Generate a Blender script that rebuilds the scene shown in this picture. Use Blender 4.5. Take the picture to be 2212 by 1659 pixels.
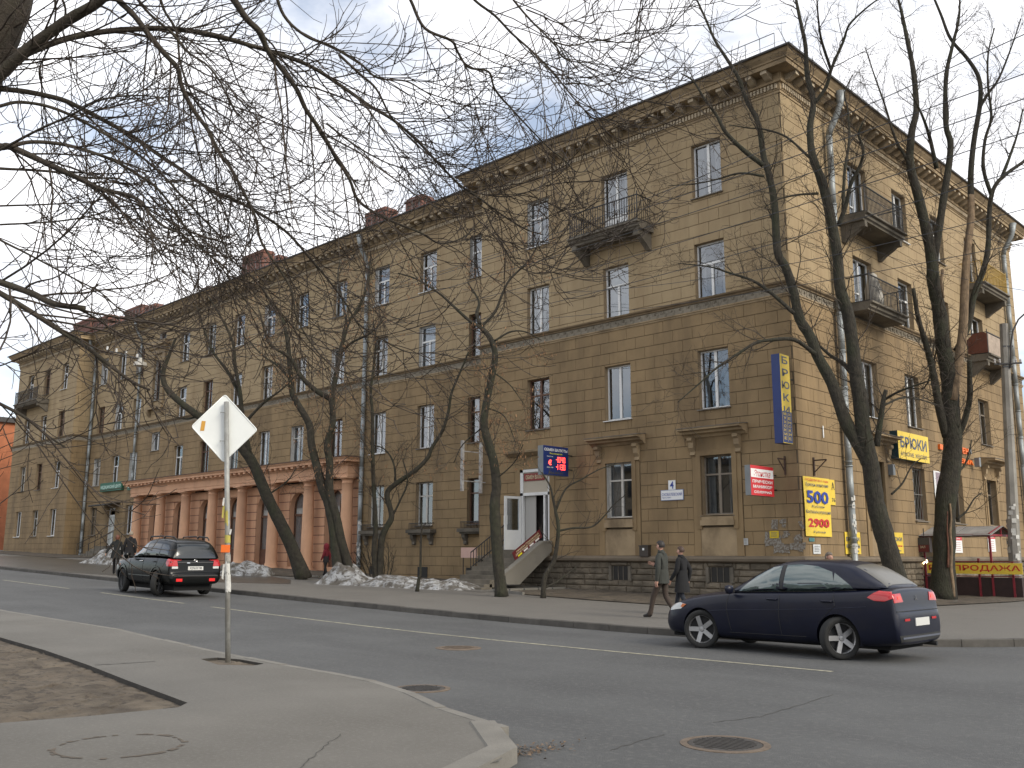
import bpy, bmesh, math, random
import numpy as np
from mathutils import Vector, Matrix
for o in list(bpy.data.objects): bpy.data.objects.remove(o)
S = bpy.context.scene
COL = S.collection
random.seed(7)

# ------------------------------------------------------------------ camera
# rows: world X (along the main front, to the right), Y (away, along the side front), Z up,
# each written in camera axes (right, down, forward)
RC = np.array([[0.71696048, -0.12202833, -0.68635031],
               [0.69710822, 0.12944420, 0.70518390],
               [0.00279166, -0.98404943, 0.17787333]])
FPX, CX, CY, EYE = 2046.0427, 1106.0, 829.5, 1.6      # plan unit: a 2212 x 1659 survey sheet
cam = bpy.data.cameras.new('camera')
camo = bpy.data.objects.new('camera', cam)
COL.objects.link(camo)
cam.sensor_width = 36.0
cam.lens = FPX / 2212.0 * 36.0
cam.clip_start, cam.clip_end = 0.1, 3000.0
M = Matrix.Identity(4)
for i in range(3):
    M[i][0], M[i][1], M[i][2] = RC[i][0], -RC[i][1], -RC[i][2]
M[2][3] = EYE
camo.matrix_world = M
S.camera = camo

# ------------------------------------------------------------------ sky and sun
SUN = Vector((0.86, 0.06, 0.52)).normalized()
w = bpy.data.worlds.new('World'); S.world = w; w.use_nodes = True
nt = w.node_tree; nt.nodes.clear()
N = nt.nodes.new; L = nt.links.new
out = N('ShaderNodeOutputWorld'); bg = N('ShaderNodeBackground'); L(bg.outputs[0], out.inputs[0])
sky = N('ShaderNodeTexSky'); sky.sky_type = 'NISHITA'; sky.sun_disc = False
sky.sun_elevation = math.asin(SUN.z); sky.sun_rotation = math.atan2(SUN.x, SUN.y)
sky.air_density = 1.0; sky.dust_density = 1.0; sky.ozone_density = 1.5
tc = N('ShaderNodeTexCoord'); mp = N('ShaderNodeMapping'); mp.inputs['Scale'].default_value = (1.0, 1.0, 2.1)
mp.inputs['Location'].default_value = (0.35, 0.1, 0.0)
L(tc.outputs['Generated'], mp.inputs[0])
n1 = N('ShaderNodeTexNoise'); n1.inputs['Scale'].default_value = 2.3; n1.inputs['Detail'].default_value = 7; n1.inputs['Roughness'].default_value = 0.55
L(mp.outputs[0], n1.inputs['Vector'])
rp = N('ShaderNodeValToRGB'); rp.color_ramp.elements[0].position = 0.40; rp.color_ramp.elements[1].position = 0.53
L(n1.outputs['Fac'], rp.inputs[0])
n2 = N('ShaderNodeTexNoise'); n2.inputs['Scale'].default_value = 4.0; n2.inputs['Detail'].default_value = 6
L(mp.outputs[0], n2.inputs['Vector'])
rc = N('ShaderNodeValToRGB')
rc.color_ramp.elements[0].position = 0.30; rc.color_ramp.elements[0].color = (0.98, 0.985, 1.03, 1)
rc.color_ramp.elements[1].position = 0.58; rc.color_ramp.elements[1].color = (1.30, 1.30, 1.33, 1)
L(n2.outputs['Fac'], rc.inputs[0])
sb = N('ShaderNodeVectorMath'); sb.operation = 'SCALE'; sb.inputs['Scale'].default_value = 0.15
L(sky.outputs[0], sb.inputs[0])
pale = N('ShaderNodeMix'); pale.data_type = 'RGBA'; pale.inputs['Factor'].default_value = 0.30
L(sb.outputs[0], pale.inputs['A']); pale.inputs['B'].default_value = (0.95, 1.0, 1.08, 1)
mx = N('ShaderNodeMix'); mx.data_type = 'RGBA'
L(rp.outputs[0], mx.inputs['Factor']); L(pale.outputs['Result'], mx.inputs['A']); L(rc.outputs[0], mx.inputs['B'])
L(mx.outputs['Result'], bg.inputs['Color']); bg.inputs['Strength'].default_value = 1.0

sl = bpy.data.lights.new('sun', 'SUN'); sl.energy = 2.35; sl.angle = math.radians(26); sl.color = (1.0, 0.92, 0.78)
so = bpy.data.objects.new('sun', sl); COL.objects.link(so)
so.rotation_euler = SUN.to_track_quat('Z', 'Y').to_euler()
S.view_settings.view_transform = 'Standard'; S.view_settings.look = 'None'
S.view_settings.exposure = 0.22; S.view_settings.gamma = 1.0; S.view_settings.use_curve_mapping = False
S.render.engine = 'CYCLES'
S.cycles.max_bounces = 4; S.cycles.diffuse_bounces = 2; S.cycles.glossy_bounces = 2; S.cycles.transparent_max_bounces = 6

# ------------------------------------------------------------------ survey helpers
def ray(x, y):
    d = RC @ np.array([x - CX, y - CY, FPX]); return d / FPX
def at(x, y, dep):            # a point at a given distance along the view axis
    d = ray(x, y); return Vector((d[0]*dep, d[1]*dep, EYE + d[2]*dep))
def onY(x, y, Y):
    d = ray(x, y); t = Y/d[1]; return Vector((d[0]*t, Y, EYE + d[2]*t))
def onX(x, y, X):
    d = ray(x, y); t = X/d[0]; return Vector((X, d[1]*t, EYE + d[2]*t))
def onZ(x, y, z):
    d = ray(x, y); t = (z-EYE)/d[2]; return Vector((d[0]*t, d[1]*t, z))
def zg(x):                    # the street climbs gently to the left
    a = (-x - 15.0)/2.0
    return 0.048*(a if a > 30 else math.log1p(math.exp(a)))
def gz(x, y, h=0.0):          # survey point standing on the ground (plus h)
    z = 0.1
    for _ in range(40):
        p = onZ(x, y, z + h); z = 0.5*z + 0.5*zg(max(p.x, -120))
    return onZ(x, y, z + h)
def depth(p):
    q = RC.T @ np.array([p[0], p[1], p[2]-EYE]); return q[2]
def zz(r, x, y):              # from an enlargement r=(x0,y0,x1,y1) of the full photo to the sheet
    s = (r[2]-r[0])/2212.0
    return ((r[0]+x*s)/1.475588, (r[1]+y*s)/1.475588)

# ------------------------------------------------------------------ object helpers
def tag(o, label=None, cat=None, group=None, kind=None):
    if label: o['label'] = label
    if cat: o['category'] = cat
    if group: o['group'] = group
    if kind: o['kind'] = kind
    return o
def empty(name, loc=(0, 0, 0), rz=0.0, label=None, cat=None, group=None):
    o = bpy.data.objects.new(name, None); COL.objects.link(o)
    o.location = loc; o.rotation_euler = (0, 0, rz); o.empty_display_size = 0.2
    return tag(o, label, cat, group)
def link(name, me, mat=None, parent=None):
    o = bpy.data.objects.new(name, me); COL.objects.link(o)
    if mat is not None and not me.materials:
        for m in (mat if isinstance(mat, (list, tuple)) else [mat]): me.materials.append(m)
    if parent is not None: o.parent = parent
    return o
class MB:
    def __init__(s): s.v = []; s.f = []; s.m = []
    def face(s, pts, mi=0):
        b = len(s.v); s.v += [tuple(p) for p in pts]; s.f.append(tuple(range(b, b+len(pts)))); s.m.append(mi)
    def box(s, x0, x1, y0, y1, z0, z1, mi=0, mat=None):
        b = len(s.v)
        P = [(x0,y0,z0),(x1,y0,z0),(x1,y1,z0),(x0,y1,z0),(x0,y0,z1),(x1,y0,z1),(x1,y1,z1),(x0,y1,z1)]
        if mat is not None: P = [tuple(mat @ Vector(p)) for p in P]
        s.v += P
        for q in ((0,3,2,1),(4,5,6,7),(0,1,5,4),(1,2,6,5),(2,3,7,6),(3,0,4,7)):
            s.f.append(tuple(b+i for i in q)); s.m.append(mi)
        return s
    def bar(s, a, b_, w, h, mi=0, up=(0,0,1)):
        a = Vector(a); b_ = Vector(b_); d = (b_-a).normalized(); u = Vector(up)
        if abs(d.dot(u)) > 0.98: u = Vector((1,0,0))
        x = d.cross(u).normalized(); u = x.cross(d).normalized()
        b = len(s.v)
        for p in (a, b_):
            for sx, sz in ((-1,-1),(1,-1),(1,1),(-1,1)): s.v.append(tuple(p + x*(sx*w/2) + u*(sz*h/2)))
        for q in ((0,1,2,3),(7,6,5,4),(0,4,5,1),(1,5,6,2),(2,6,7,3),(3,7,4,0)):
            s.f.append(tuple(b+i for i in q)); s.m.append(mi)
        return s
    def tube(s, pts, rad, n=6, mi=0, cap=True):
        pts = [Vector(p) for p in pts]; k = len(pts)
        if not isinstance(rad, (list, tuple, np.ndarray)): rad = [rad]*k
        t = [(pts[min(i+1, k-1)]-pts[max(i-1, 0)]) for i in range(k)]
        t = [(v.normalized() if v.length > 1e-9 else Vector((0,0,1))) for v in t]
        u = t[0].orthogonal().normalized()
        b = len(s.v)
        for i in range(k):
            u = (u - t[i]*u.dot(t[i]))
            u = u.normalized() if u.length > 1e-6 else t[i].orthogonal().normalized()
            w_ = t[i].cross(u)
            for j in range(n):
                a = 2*math.pi*j/n
                s.v.append(tuple(pts[i] + (u*math.cos(a)+w_*math.sin(a))*rad[i]))
        for i in range(k-1):
            for j in range(n):
                j2 = (j+1) % n
                s.f.append((b+i*n+j, b+i*n+j2, b+(i+1)*n+j2, b+(i+1)*n+j)); s.m.append(mi)
        if cap:
            s.f.append(tuple(b+j for j in range(n))[::-1]); s.m.append(mi)
            s.f.append(tuple(b+(k-1)*n+j for j in range(n))); s.m.append(mi)
        return s
    def lathe(s, prof, n=16, c=(0,0,0), mi=0):
        b = len(s.v)
        for r, z in prof:
            for j in range(n):
                a = 2*math.pi*j/n; s.v.append((c[0]+r*math.cos(a), c[1]+r*math.sin(a), c[2]+z))
        for i in range(len(prof)-1):
            for j in range(n):
                j2 = (j+1) % n
                s.f.append((b+i*n+j, b+i*n+j2, b+(i+1)*n+j2, b+(i+1)*n+j)); s.m.append(mi)
        return s
    def prism(s, poly, d, mi=0):                     # poly: 3-D points of one face, d: extrusion
        d = Vector(d); P = [Vector(p) for p in poly]; n = len(P); b = len(s.v)
        s.v += [tuple(p) for p in P] + [tuple(p+d) for p in P]
        s.f.append(tuple(range(b, b+n))[::-1]); s.m.append(mi)
        s.f.append(tuple(range(b+n, b+2*n))); s.m.append(mi)
        for i in range(n):
            j = (i+1) % n; s.f.append((b+i, b+j, b+n+j, b+n+i)); s.m.append(mi)
        return s
    def mesh(s, name='m', smooth=False, fix=True):
        me = bpy.data.meshes.new(name); me.from_pydata(s.v, [], s.f)
        if any(s.m): me.polygons.foreach_set('material_index', s.m)
        if fix:
            bm = bmesh.new(); bm.from_mesh(me); bmesh.ops.recalc_face_normals(bm, faces=bm.faces); bm.to_mesh(me); bm.free()
        if smooth: me.polygons.foreach_set('use_smooth', [True]*len(me.polygons))
        me.update(); return me
    def build(s, name, mat, parent=None, smooth=False, fix=True):
        return link(name, s.mesh(name, smooth, fix), mat, parent)

TMP = bpy.data.scenes.new('workbench')
def eval_mesh(ob, extra=()):
    # evaluate modifiers or text in a small scratch scene
    for q in (ob, *extra): TMP.collection.objects.link(q)
    vl = TMP.view_layers[0]; vl.update(); me = bpy.data.meshes.new_from_object(ob.evaluated_get(vl.depsgraph))
    for q in (ob, *extra): bpy.data.objects.remove(q)
    return me

# ------------------------------------------------------------------ materials
MATS = {}
def mat(name, col, rough=0.8, var=0.0, vscale=3.0, bump=0.0, bscale=40.0, metal=0.0, spec=0.5, emit=None, estr=0.0,
        island=0.0, stain=None, stain_amt=0.0, stain_scale=(1, 1, 1), coat=0.0, speck=None, speck_amt=0.0, speck_scale=60.0, stain_lo=0.45, stain_hi=0.7, bstretch=None, bdist=0.02):
    if name in MATS: return MATS[name]
    m = bpy.data.materials.new(name); m.use_nodes = True; MATS[name] = m
    nt = m.node_tree; N = nt.nodes.new; L = nt.links.new
    b = nt.nodes['Principled BSDF']
    b.inputs['Roughness'].default_value = rough; b.inputs['Metallic'].default_value = metal
    b.inputs['Specular IOR Level'].default_value = spec
    if coat: b.inputs['Coat Weight'].default_value = coat; b.inputs['Coat Roughness'].default_value = 0.04
    c = N('ShaderNodeRGB'); c.outputs[0].default_value = (*col, 1); cur = c.outputs[0]
    geo = N('ShaderNodeNewGeometry')
    def noise(scale, detail=5, vec=None, rough_=0.6):
        n = N('ShaderNodeTexNoise'); n.inputs['Scale'].default_value = scale; n.inputs['Detail'].default_value = detail
        n.inputs['Roughness'].default_value = rough_
        L(vec if vec is not None else geo.outputs['Position'], n.inputs['Vector']); return n
    def mult(cur, fac_socket, lo, hi):
        mr = N('ShaderNodeMapRange'); mr.inputs[1].default_value = 0.3; mr.inputs[2].default_value = 0.7
        mr.inputs[3].default_value = lo; mr.inputs[4].default_value = hi; L(fac_socket, mr.inputs[0])
        v = N('ShaderNodeVectorMath'); v.operation = 'SCALE'; L(cur, v.inputs[0]); L(mr.outputs[0], v.inputs['Scale']); return v.outputs[0]
    if var: cur = mult(cur, noise(vscale).outputs['Fac'], 1-var, 1+var)
    if island:
        oi = N('ShaderNodeObjectInfo'); ad = N('ShaderNodeMath'); ad.operation = 'ADD'
        L(oi.outputs['Random'], ad.inputs[0]); L(geo.outputs['Random Per Island'], ad.inputs[1])
        fr = N('ShaderNodeMath'); fr.operation = 'FRACT'; L(ad.outputs[0], fr.inputs[0])
        mr = N('ShaderNodeMapRange'); mr.inputs[3].default_value = 1-island; mr.inputs[4].default_value = 1+island; L(fr.outputs[0], mr.inputs[0])
        v = N('ShaderNodeVectorMath'); v.operation = 'SCALE'; L(cur, v.inputs[0]); L(mr.outputs[0], v.inputs['Scale']); cur = v.outputs[0]
    def mixin(cur, col2, amt, scale, vecscale, lo, hi):
        mpn = N('ShaderNodeVectorMath'); mpn.operation = 'MULTIPLY'; mpn.inputs[1].default_value = vecscale
        L(geo.outputs['Position'], mpn.inputs[0])
        n = noise(scale, 6, mpn.outputs[0])
        mr = N('ShaderNodeMapRange'); mr.inputs[1].default_value = lo; mr.inputs[2].default_value = hi
        mr.inputs[3].default_value = 0; mr.inputs[4].default_value = amt; L(n.outputs['Fac'], mr.inputs[0])
        x = N('ShaderNodeMix'); x.data_type = 'RGBA'; L(mr.outputs[0], x.inputs['Factor']); L(cur, x.inputs['A'])
        x.inputs['B'].default_value = (*col2, 1); return x.outputs['Result']
    if stain: cur = mixin(cur, stain, stain_amt, 1.0, stain_scale, stain_lo, stain_hi)
    if speck: cur = mixin(cur, speck, speck_amt, speck_scale, (1, 1, 1), 0.52, 0.62)
    L(cur, b.inputs['Base Color'])
    if bump:
        bp = N('ShaderNodeBump'); bp.inputs['Strength'].default_value = bump; bp.inputs['Distance'].default_value = bdist
        bvec = None
        if bstretch:
            bm_ = N('ShaderNodeVectorMath'); bm_.operation = 'MULTIPLY'; bm_.inputs[1].default_value = bstretch; L(geo.outputs['Position'], bm_.inputs[0]); bvec = bm_.outputs[0]
        L(noise(bscale, 6, bvec).outputs['Fac'], bp.inputs['Height']); L(bp.outputs[0], b.inputs['Normal'])
    if emit:
        b.inputs['Emission Color'].default_value = (*emit, 1); b.inputs['Emission Strength'].default_value = estr
    return m
def glassmat(name, tint=(0.9, 0.95, 1.0), refl=0.32, rough=0.02):
    if name in MATS: return MATS[name]
    m = bpy.data.materials.new(name); m.use_nodes = True; MATS[name] = m
    nt = m.node_tree; N = nt.nodes.new; L = nt.links.new; nt.nodes.clear()
    o = N('ShaderNodeOutputMaterial'); t = N('ShaderNodeBsdfTransparent'); g = N('ShaderNodeBsdfGlossy'); x = N('ShaderNodeMixShader')
    t.inputs[0].default_value = (*[c*0.75 for c in tint], 1); g.inputs[0].default_value = (*tint, 1); g.inputs['Roughness'].default_value = rough
    lw = N('ShaderNodeLayerWeight'); lw.inputs[0].default_value = 0.35
    mr = N('ShaderNodeMapRange'); mr.inputs[3].default_value = refl*0.55; mr.inputs[4].default_value = min(1, refl*2.0)
    L(lw.outputs['Fresnel'], mr.inputs[0]); L(mr.outputs[0], x.inputs[0]); L(t.outputs[0], x.inputs[1]); L(g.outputs[0], x.inputs[2]); L(x.outputs[0], o.inputs[0])
    return m

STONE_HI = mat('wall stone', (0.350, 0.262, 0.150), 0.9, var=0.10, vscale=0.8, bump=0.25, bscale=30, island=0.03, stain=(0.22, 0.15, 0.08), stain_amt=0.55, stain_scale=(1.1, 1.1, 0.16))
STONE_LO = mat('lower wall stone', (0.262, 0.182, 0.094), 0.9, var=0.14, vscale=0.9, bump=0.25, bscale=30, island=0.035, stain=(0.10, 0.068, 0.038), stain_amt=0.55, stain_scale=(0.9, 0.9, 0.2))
MORTAR = mat('shaded joint mortar', (0.105, 0.080, 0.052), 0.95, var=0.2)  # kept dark so the shade inside the joints is part of the colour
TRIM = mat('cornice plaster', (0.33, 0.245, 0.145), 0.9, var=0.18, vscale=1.3, bump=0.2, stain=(0.11, 0.078, 0.045), stain_amt=0.7, stain_scale=(1.2, 1.2, 0.8))
BRACK = mat('bracket plaster', (0.45, 0.37, 0.26), 0.9, var=0.15, stain=(0.12, 0.09, 0.05), stain_amt=0.5, stain_scale=(2, 2, 2))
FRIEZE = mat('frieze relief', (0.27, 0.235, 0.18), 0.9, var=0.2, vscale=2, bump=0.3, stain=(0.10, 0.085, 0.06), stain_amt=0.6)
REVEAL = mat('reveal plaster', (0.30, 0.22, 0.13), 0.9, var=0.12)
REVEALW = mat('whitened reveal', (0.46, 0.45, 0.42), 0.9, var=0.12)
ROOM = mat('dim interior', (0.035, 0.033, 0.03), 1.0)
WHITE = mat('white window frame', (0.72, 0.72, 0.70), 0.45, var=0.05)
OLDWHITE = mat('worn white frame', (0.50, 0.48, 0.43), 0.6, var=0.15, vscale=6)
BROWN = mat('brown window frame', (0.13, 0.065, 0.04), 0.6, var=0.2)
CURTAIN = mat('curtain', (0.30, 0.29, 0.27), 0.9, var=0.2, vscale=4)
GLASS = glassmat('window glass')
IRON = mat('black iron', (0.022, 0.02, 0.019), 0.55, var=0.2)
TIN = mat('tin sill', (0.16, 0.14, 0.115), 0.6, var=0.25)
CONC = mat('weathered concrete', (0.155, 0.135, 0.105), 0.92, var=0.22, vscale=1.6, bump=0.3, stain=(0.05, 0.045, 0.035), stain_amt=0.7)
CONCL = mat('pale concrete', (0.20, 0.185, 0.155), 0.9, var=0.15, vscale=2, bump=0.2, stain=(0.12, 0.11, 0.09), stain_amt=0.5)
ZINC = mat('zinc pipe', (0.27, 0.29, 0.29), 0.5, var=0.2, vscale=2.5, metal=0.3)
ROOF = mat('roof metal', (0.045, 0.042, 0.04), 0.6, var=0.2)
BRICK = mat('chimney brick', (0.165, 0.075, 0.055), 0.9, var=0.25, vscale=5, bump=0.3)
PINK = mat('pink plaster', (0.66, 0.385, 0.235), 0.9, var=0.10, vscale=0.9, bump=0.15, stain=(0.40, 0.22, 0.14), stain_amt=0.45, stain_scale=(1.2, 1.2, 0.3))
PINKD = mat('pink joint', (0.17, 0.075, 0.05), 0.95)
# ================================================================== THE SETTING: ground, road, pavements
ASPH = mat('road asphalt', (0.084, 0.085, 0.083), 0.82, var=0.20, vscale=0.45, bump=0.6, bscale=60, speck=(0.125, 0.122, 0.114), speck_amt=0.5, speck_scale=14,
           stain=(0.056, 0.056, 0.056), stain_amt=0.75, stain_scale=(0.10, 0.55, 1))
PAVE = mat('pavement asphalt', (0.128, 0.118, 0.102), 0.9, var=0.14, vscale=0.5, bump=0.4, bscale=110, speck=(0.24, 0.22, 0.19), speck_amt=0.4, speck_scale=75,
           stain=(0.082, 0.075, 0.064), stain_amt=0.6, stain_scale=(0.5, 0.5, 1))
PAVEN = mat('near pavement asphalt', (0.142, 0.133, 0.116), 0.9, var=0.12, vscale=0.5, bump=0.4, bscale=110, speck=(0.20, 0.19, 0.165), speck_amt=0.35, speck_scale=26,
            stain=(0.108, 0.10, 0.085), stain_amt=0.7, stain_scale=(0.6, 0.6, 1))
WET = mat('damp asphalt', (0.065, 0.058, 0.048), 0.35, var=0.25, vscale=0.7, bump=0.3, bscale=90)
DIRT = mat('bare earth', (0.098, 0.076, 0.052), 0.95, var=0.35, vscale=2.2, bump=1.0, bscale=18, stain=(0.19, 0.155, 0.11), stain_amt=0.6, stain_scale=(2, 2, 2), speck=(0.045, 0.034, 0.024), speck_amt=0.8, speck_scale=9)
DIRT2 = mat('littered earth', (0.072, 0.056, 0.038), 0.95, var=0.4, vscale=1.6, bump=1.0, bscale=14, stain=(0.125, 0.10, 0.07), stain_amt=0.5, stain_scale=(1.3, 1.3, 1.3), speck=(0.03, 0.024, 0.016), speck_amt=0.8, speck_scale=7)
KERB = mat('kerb granite', (0.085, 0.078, 0.068), 0.9, var=0.25, vscale=3, bump=0.4, island=0.15)
KERBL = mat('pale kerb concrete', (0.175, 0.164, 0.142), 0.9, var=0.15, vscale=3, bump=0.3)
PAINT = mat('worn road paint', (0.34, 0.32, 0.235), 0.8, var=0.2, vscale=6, stain=(0.11, 0.108, 0.10), stain_amt=0.75, stain_scale=(9, 9, 9), stain_lo=0.42, stain_hi=0.66)
CAST = mat('cast iron cover', (0.050, 0.045, 0.040), 0.6, var=0.3, vscale=10, bump=0.6, bscale=60)
CASTR = mat('rusty cover', (0.14, 0.105, 0.075), 0.85, var=0.3, vscale=10, bump=0.6, bscale=60)

def sheet(name, outer, holes, zoff, m, parent=None, noise_amp=0.0, step=4.0, fine=0.0):
    bm = bmesh.new()
    for loop in [outer] + list(holes):
        vs = [bm.verts.new((p[0], p[1], 0)) for p in loop]
        for i in range(len(vs)): bm.edges.new((vs[i], vs[(i+1) % len(vs)]))
    bmesh.ops.triangle_fill(bm, use_beauty=True, use_dissolve=False, edges=bm.edges[:])
    xs = [v.co.x for v in bm.verts]; ys = [v.co.y for v in bm.verts]
    x0, x1 = max(min(xs), -130), max(xs)
    cuts = []
    x = -130.0
    while x < -8:
        if min(xs) < x < x1: cuts.append(x)
        x += (step if x < -24 else 2.0)
    for c in cuts:
        bmesh.ops.bisect_plane(bm, geom=bm.verts[:]+bm.edges[:]+bm.faces[:], plane_co=(c, 0, 0), plane_no=(1, 0, 0), dist=1e-5)
    if fine:
        for ax, a, b in ((0, min(xs), max(xs)), (1, min(ys), max(ys))):
            c = a + fine
            while c < b:
                no = (1, 0, 0) if ax == 0 else (0, 1, 0); co = (c, 0, 0) if ax == 0 else (0, c, 0)
                bmesh.ops.bisect_plane(bm, geom=bm.verts[:]+bm.edges[:]+bm.faces[:], plane_co=co, plane_no=no, dist=1e-5); c += fine
    bound = {v for e in bm.edges if e.is_boundary for v in e.verts}
    rnd = random.Random(sum(map(ord, name)))
    for v in bm.verts:
        v.co.z = zg(max(v.co.x, -130)) + zoff
        if noise_amp and v not in bound: v.co.z += rnd.uniform(-noise_amp, noise_amp)
    bmesh.ops.recalc_face_normals(bm, faces=bm.faces[:])
    for f in bm.faces:
        if f.normal.z < 0: f.normal_flip()
    me = bpy.data.meshes.new(name); bm.to_mesh(me); bm.free()
    if noise_amp: me.polygons.foreach_set('use_smooth', [True]*len(me.polygons))
    return link(name, me, m, parent)

G = sheet('ground', [(-1500, -900), (900, -900), (900, 1500), (-1500, 1500)], [], -0.16, DIRT); tag(G, kind='structure')
road = sheet('road', [(-400, 7.0), (-14, 7.0), (-9, 5), (-6, -30), (60, -30), (60, 17.0), (14, 17), (14, 140), (-6, 140), (-6, 20), (-12, 17.0), (-400, 17.0)], [], 0.0, ASPH); tag(road, kind='structure')

# far pavement (below the building) ------------------------------------------------
FK = [(-300, 16.34), (-60, 16.34), (-30, 16.34), (-11.6, 16.34), (-10.2, 16.45), (-8.7, 16.85), (-7.3, 17.55), (-6.2, 18.4), (-5.2, 19.8), (-4.6, 21.6), (-4.3, 24), (-4.3, 140)]
def offs(poly, d):
    P = [Vector((p[0], p[1])) for p in poly]; R = []
    for i in range(len(P)):
        t = (P[min(i+1, len(P)-1)] - P[max(i-1, 0)]).normalized(); n = Vector((-t.y, t.x)); R.append(tuple(P[i]+n*d))
    return R
inner = offs(FK, 0.15)
farp = sheet('pavement', inner + [(-14.2, 140), (-14.2, 28.6), (-300, 28.6)], [], 0.125, PAVE); tag(farp, kind='structure')
def kerbrow(path, parent, m, w=0.15, top=0.14, ln=1.0, bot=-0.05, start=None, stop=None, inset=0.0):
    P = [Vector((p[0], p[1])) for p in path]; L_ = [0]
    for a, b in zip(P, P[1:]): L_.append(L_[-1]+(b-a).length)
    def pt(s):
        for i in range(len(P)-1):
            if s <= L_[i+1] or i == len(P)-2: return P[i].lerp(P[i+1], (s-L_[i])/max(L_[i+1]-L_[i], 1e-6))
    s = start or 0.0; e = stop or L_[-1]; rnd = random.Random(3)
    while s < e - 0.05:
        q = min(s+ln, e); a = pt(s+0.006); b = pt(q-0.006); t = (b-a).normalized(); n = Vector((-t.y, t.x))
        dz = rnd.uniform(-0.006, 0.006); bev = 0.018; mb = MB(); rows = []
        for p in (a, b):
            z = zg(max(p.x, -130)); p = p + n*inset
            pr = [(0, bot), (0, top-bev+dz), (bev, top+dz), (w, top+dz-0.002), (w, bot)]
            rows.append([(p.x+n.x*u, p.y+n.y*u, z+v) for u, v in pr])
        for i in range(4): mb.face([rows[0][i], rows[1][i], rows[1][i+1], rows[0][i+1]])
        mb.face(rows[0]); mb.face(rows[1][::-1])
        mb.build('kerb_stone', m, parent); s = q
FKL = [(-95, 16.34)] + FK[3:-1] + [(-4.3, 40)]
kerbrow(FKL, farp, KERB)
long_k = sheet('kerb_run', [(-300, 16.34), (-95.02, 16.34), (-95.02, 16.5), (-300, 16.5)], [], 0.14, KERB, farp)

# damp asphalt in front of the colonnade
damp = sheet('damp_pavement', [(-70, 16.62), (-44, 16.62), (-33.5, 18.3), (-31.2, 20.2), (-34, 22.0), (-38, 23.3), (-70, 24.6)], [], 0.131, WET, farp)

# near pavement with its worn earth patches ----------------------------------------
NP = [(-300, 7.55)] + [tuple(onZ(*p, zg(onZ(*p, .2).x)+0.11).xy) for p in ((20, 1309), (269, 1360.5), (471, 1407), (600, 1432), (745, 1457), (850, 1478), (905, 1500), (950, 1522), (1000, 1540), (1068, 1559), (1100, 1570), (1116, 1600), (1120, 1644))] + [(-4.75, 3.6), (-4.5, 1.5), (-4.4, -30)]
hole = [tuple(onZ(*p, zg(onZ(*p, .2).x)+0.11).xy) for p in ((-60, 1362), (0, 1377), (95, 1405), (190, 1437), (275, 1470), (405, 1518), (385, 1528), (200, 1546), (0, 1562), (-120, 1570))]
hole2 = [tuple(onZ(*p, zg(onZ(*p, .2).x)+0.11).xy) for p in ((433, 1424), (470, 1421), (520, 1425), (571, 1434), (548, 1438), (470, 1436))]
nin = offs(NP, -0.13)
nearp = sheet('pavement', nin + [(-300, -30)], [hole, hole2], 0.11, PAVEN); tag(nearp, kind='structure')
# thickness of the slab edge round the earth patches
mb = MB()
for h in (hole, hole2):
    for i in range(len(h)):
        a, b = h[i], h[(i+1) % len(h)]; za, zb = zg(a[0]), zg(b[0])
        mb.face([(a[0], a[1], za+0.11), (b[0], b[1], zb+0.11), (b[0], b[1], zb-0.1), (a[0], a[1], za-0.1)])
mb.build('slab_edge', mat('asphalt edge', (0.05, 0.045, 0.038), 0.95, var=0.3, vscale=5), nearp)
def shrink(poly, d):
    c = Vector((sum(p[0] for p in poly)/len(poly), sum(p[1] for p in poly)/len(poly)))
    return [tuple(c+(Vector(p)-c)*(1+d)) for p in poly]
ear = sheet('earth_patch', shrink(hole, 0.02), [], 0.055, DIRT, noise_amp=0.022, fine=0.16); tag(ear, kind='structure')
ear2 = sheet('earth_patch', shrink(hole2, 0.02), [], 0.075, DIRT, noise_amp=0.015, fine=0.1); tag(ear2, kind='structure')
kerbrow([p for p in NP[1:] if True][:11], nearp, KERBL, w=0.13, top=0.113, ln=1.1, inset=-0.13)
kerbrow(NP[10:], nearp, KERBL, w=0.24, top=0.128, ln=1.25, inset=-0.24)
far_nk = sheet('kerb_run', [(-300, 7.42), (NP[1][0]-0.02, NP[1][1]-0.13), (NP[1][0]-0.02, NP[1][1]), (-300, 7.55)], [], 0.112, KERBL, nearp)
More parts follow.
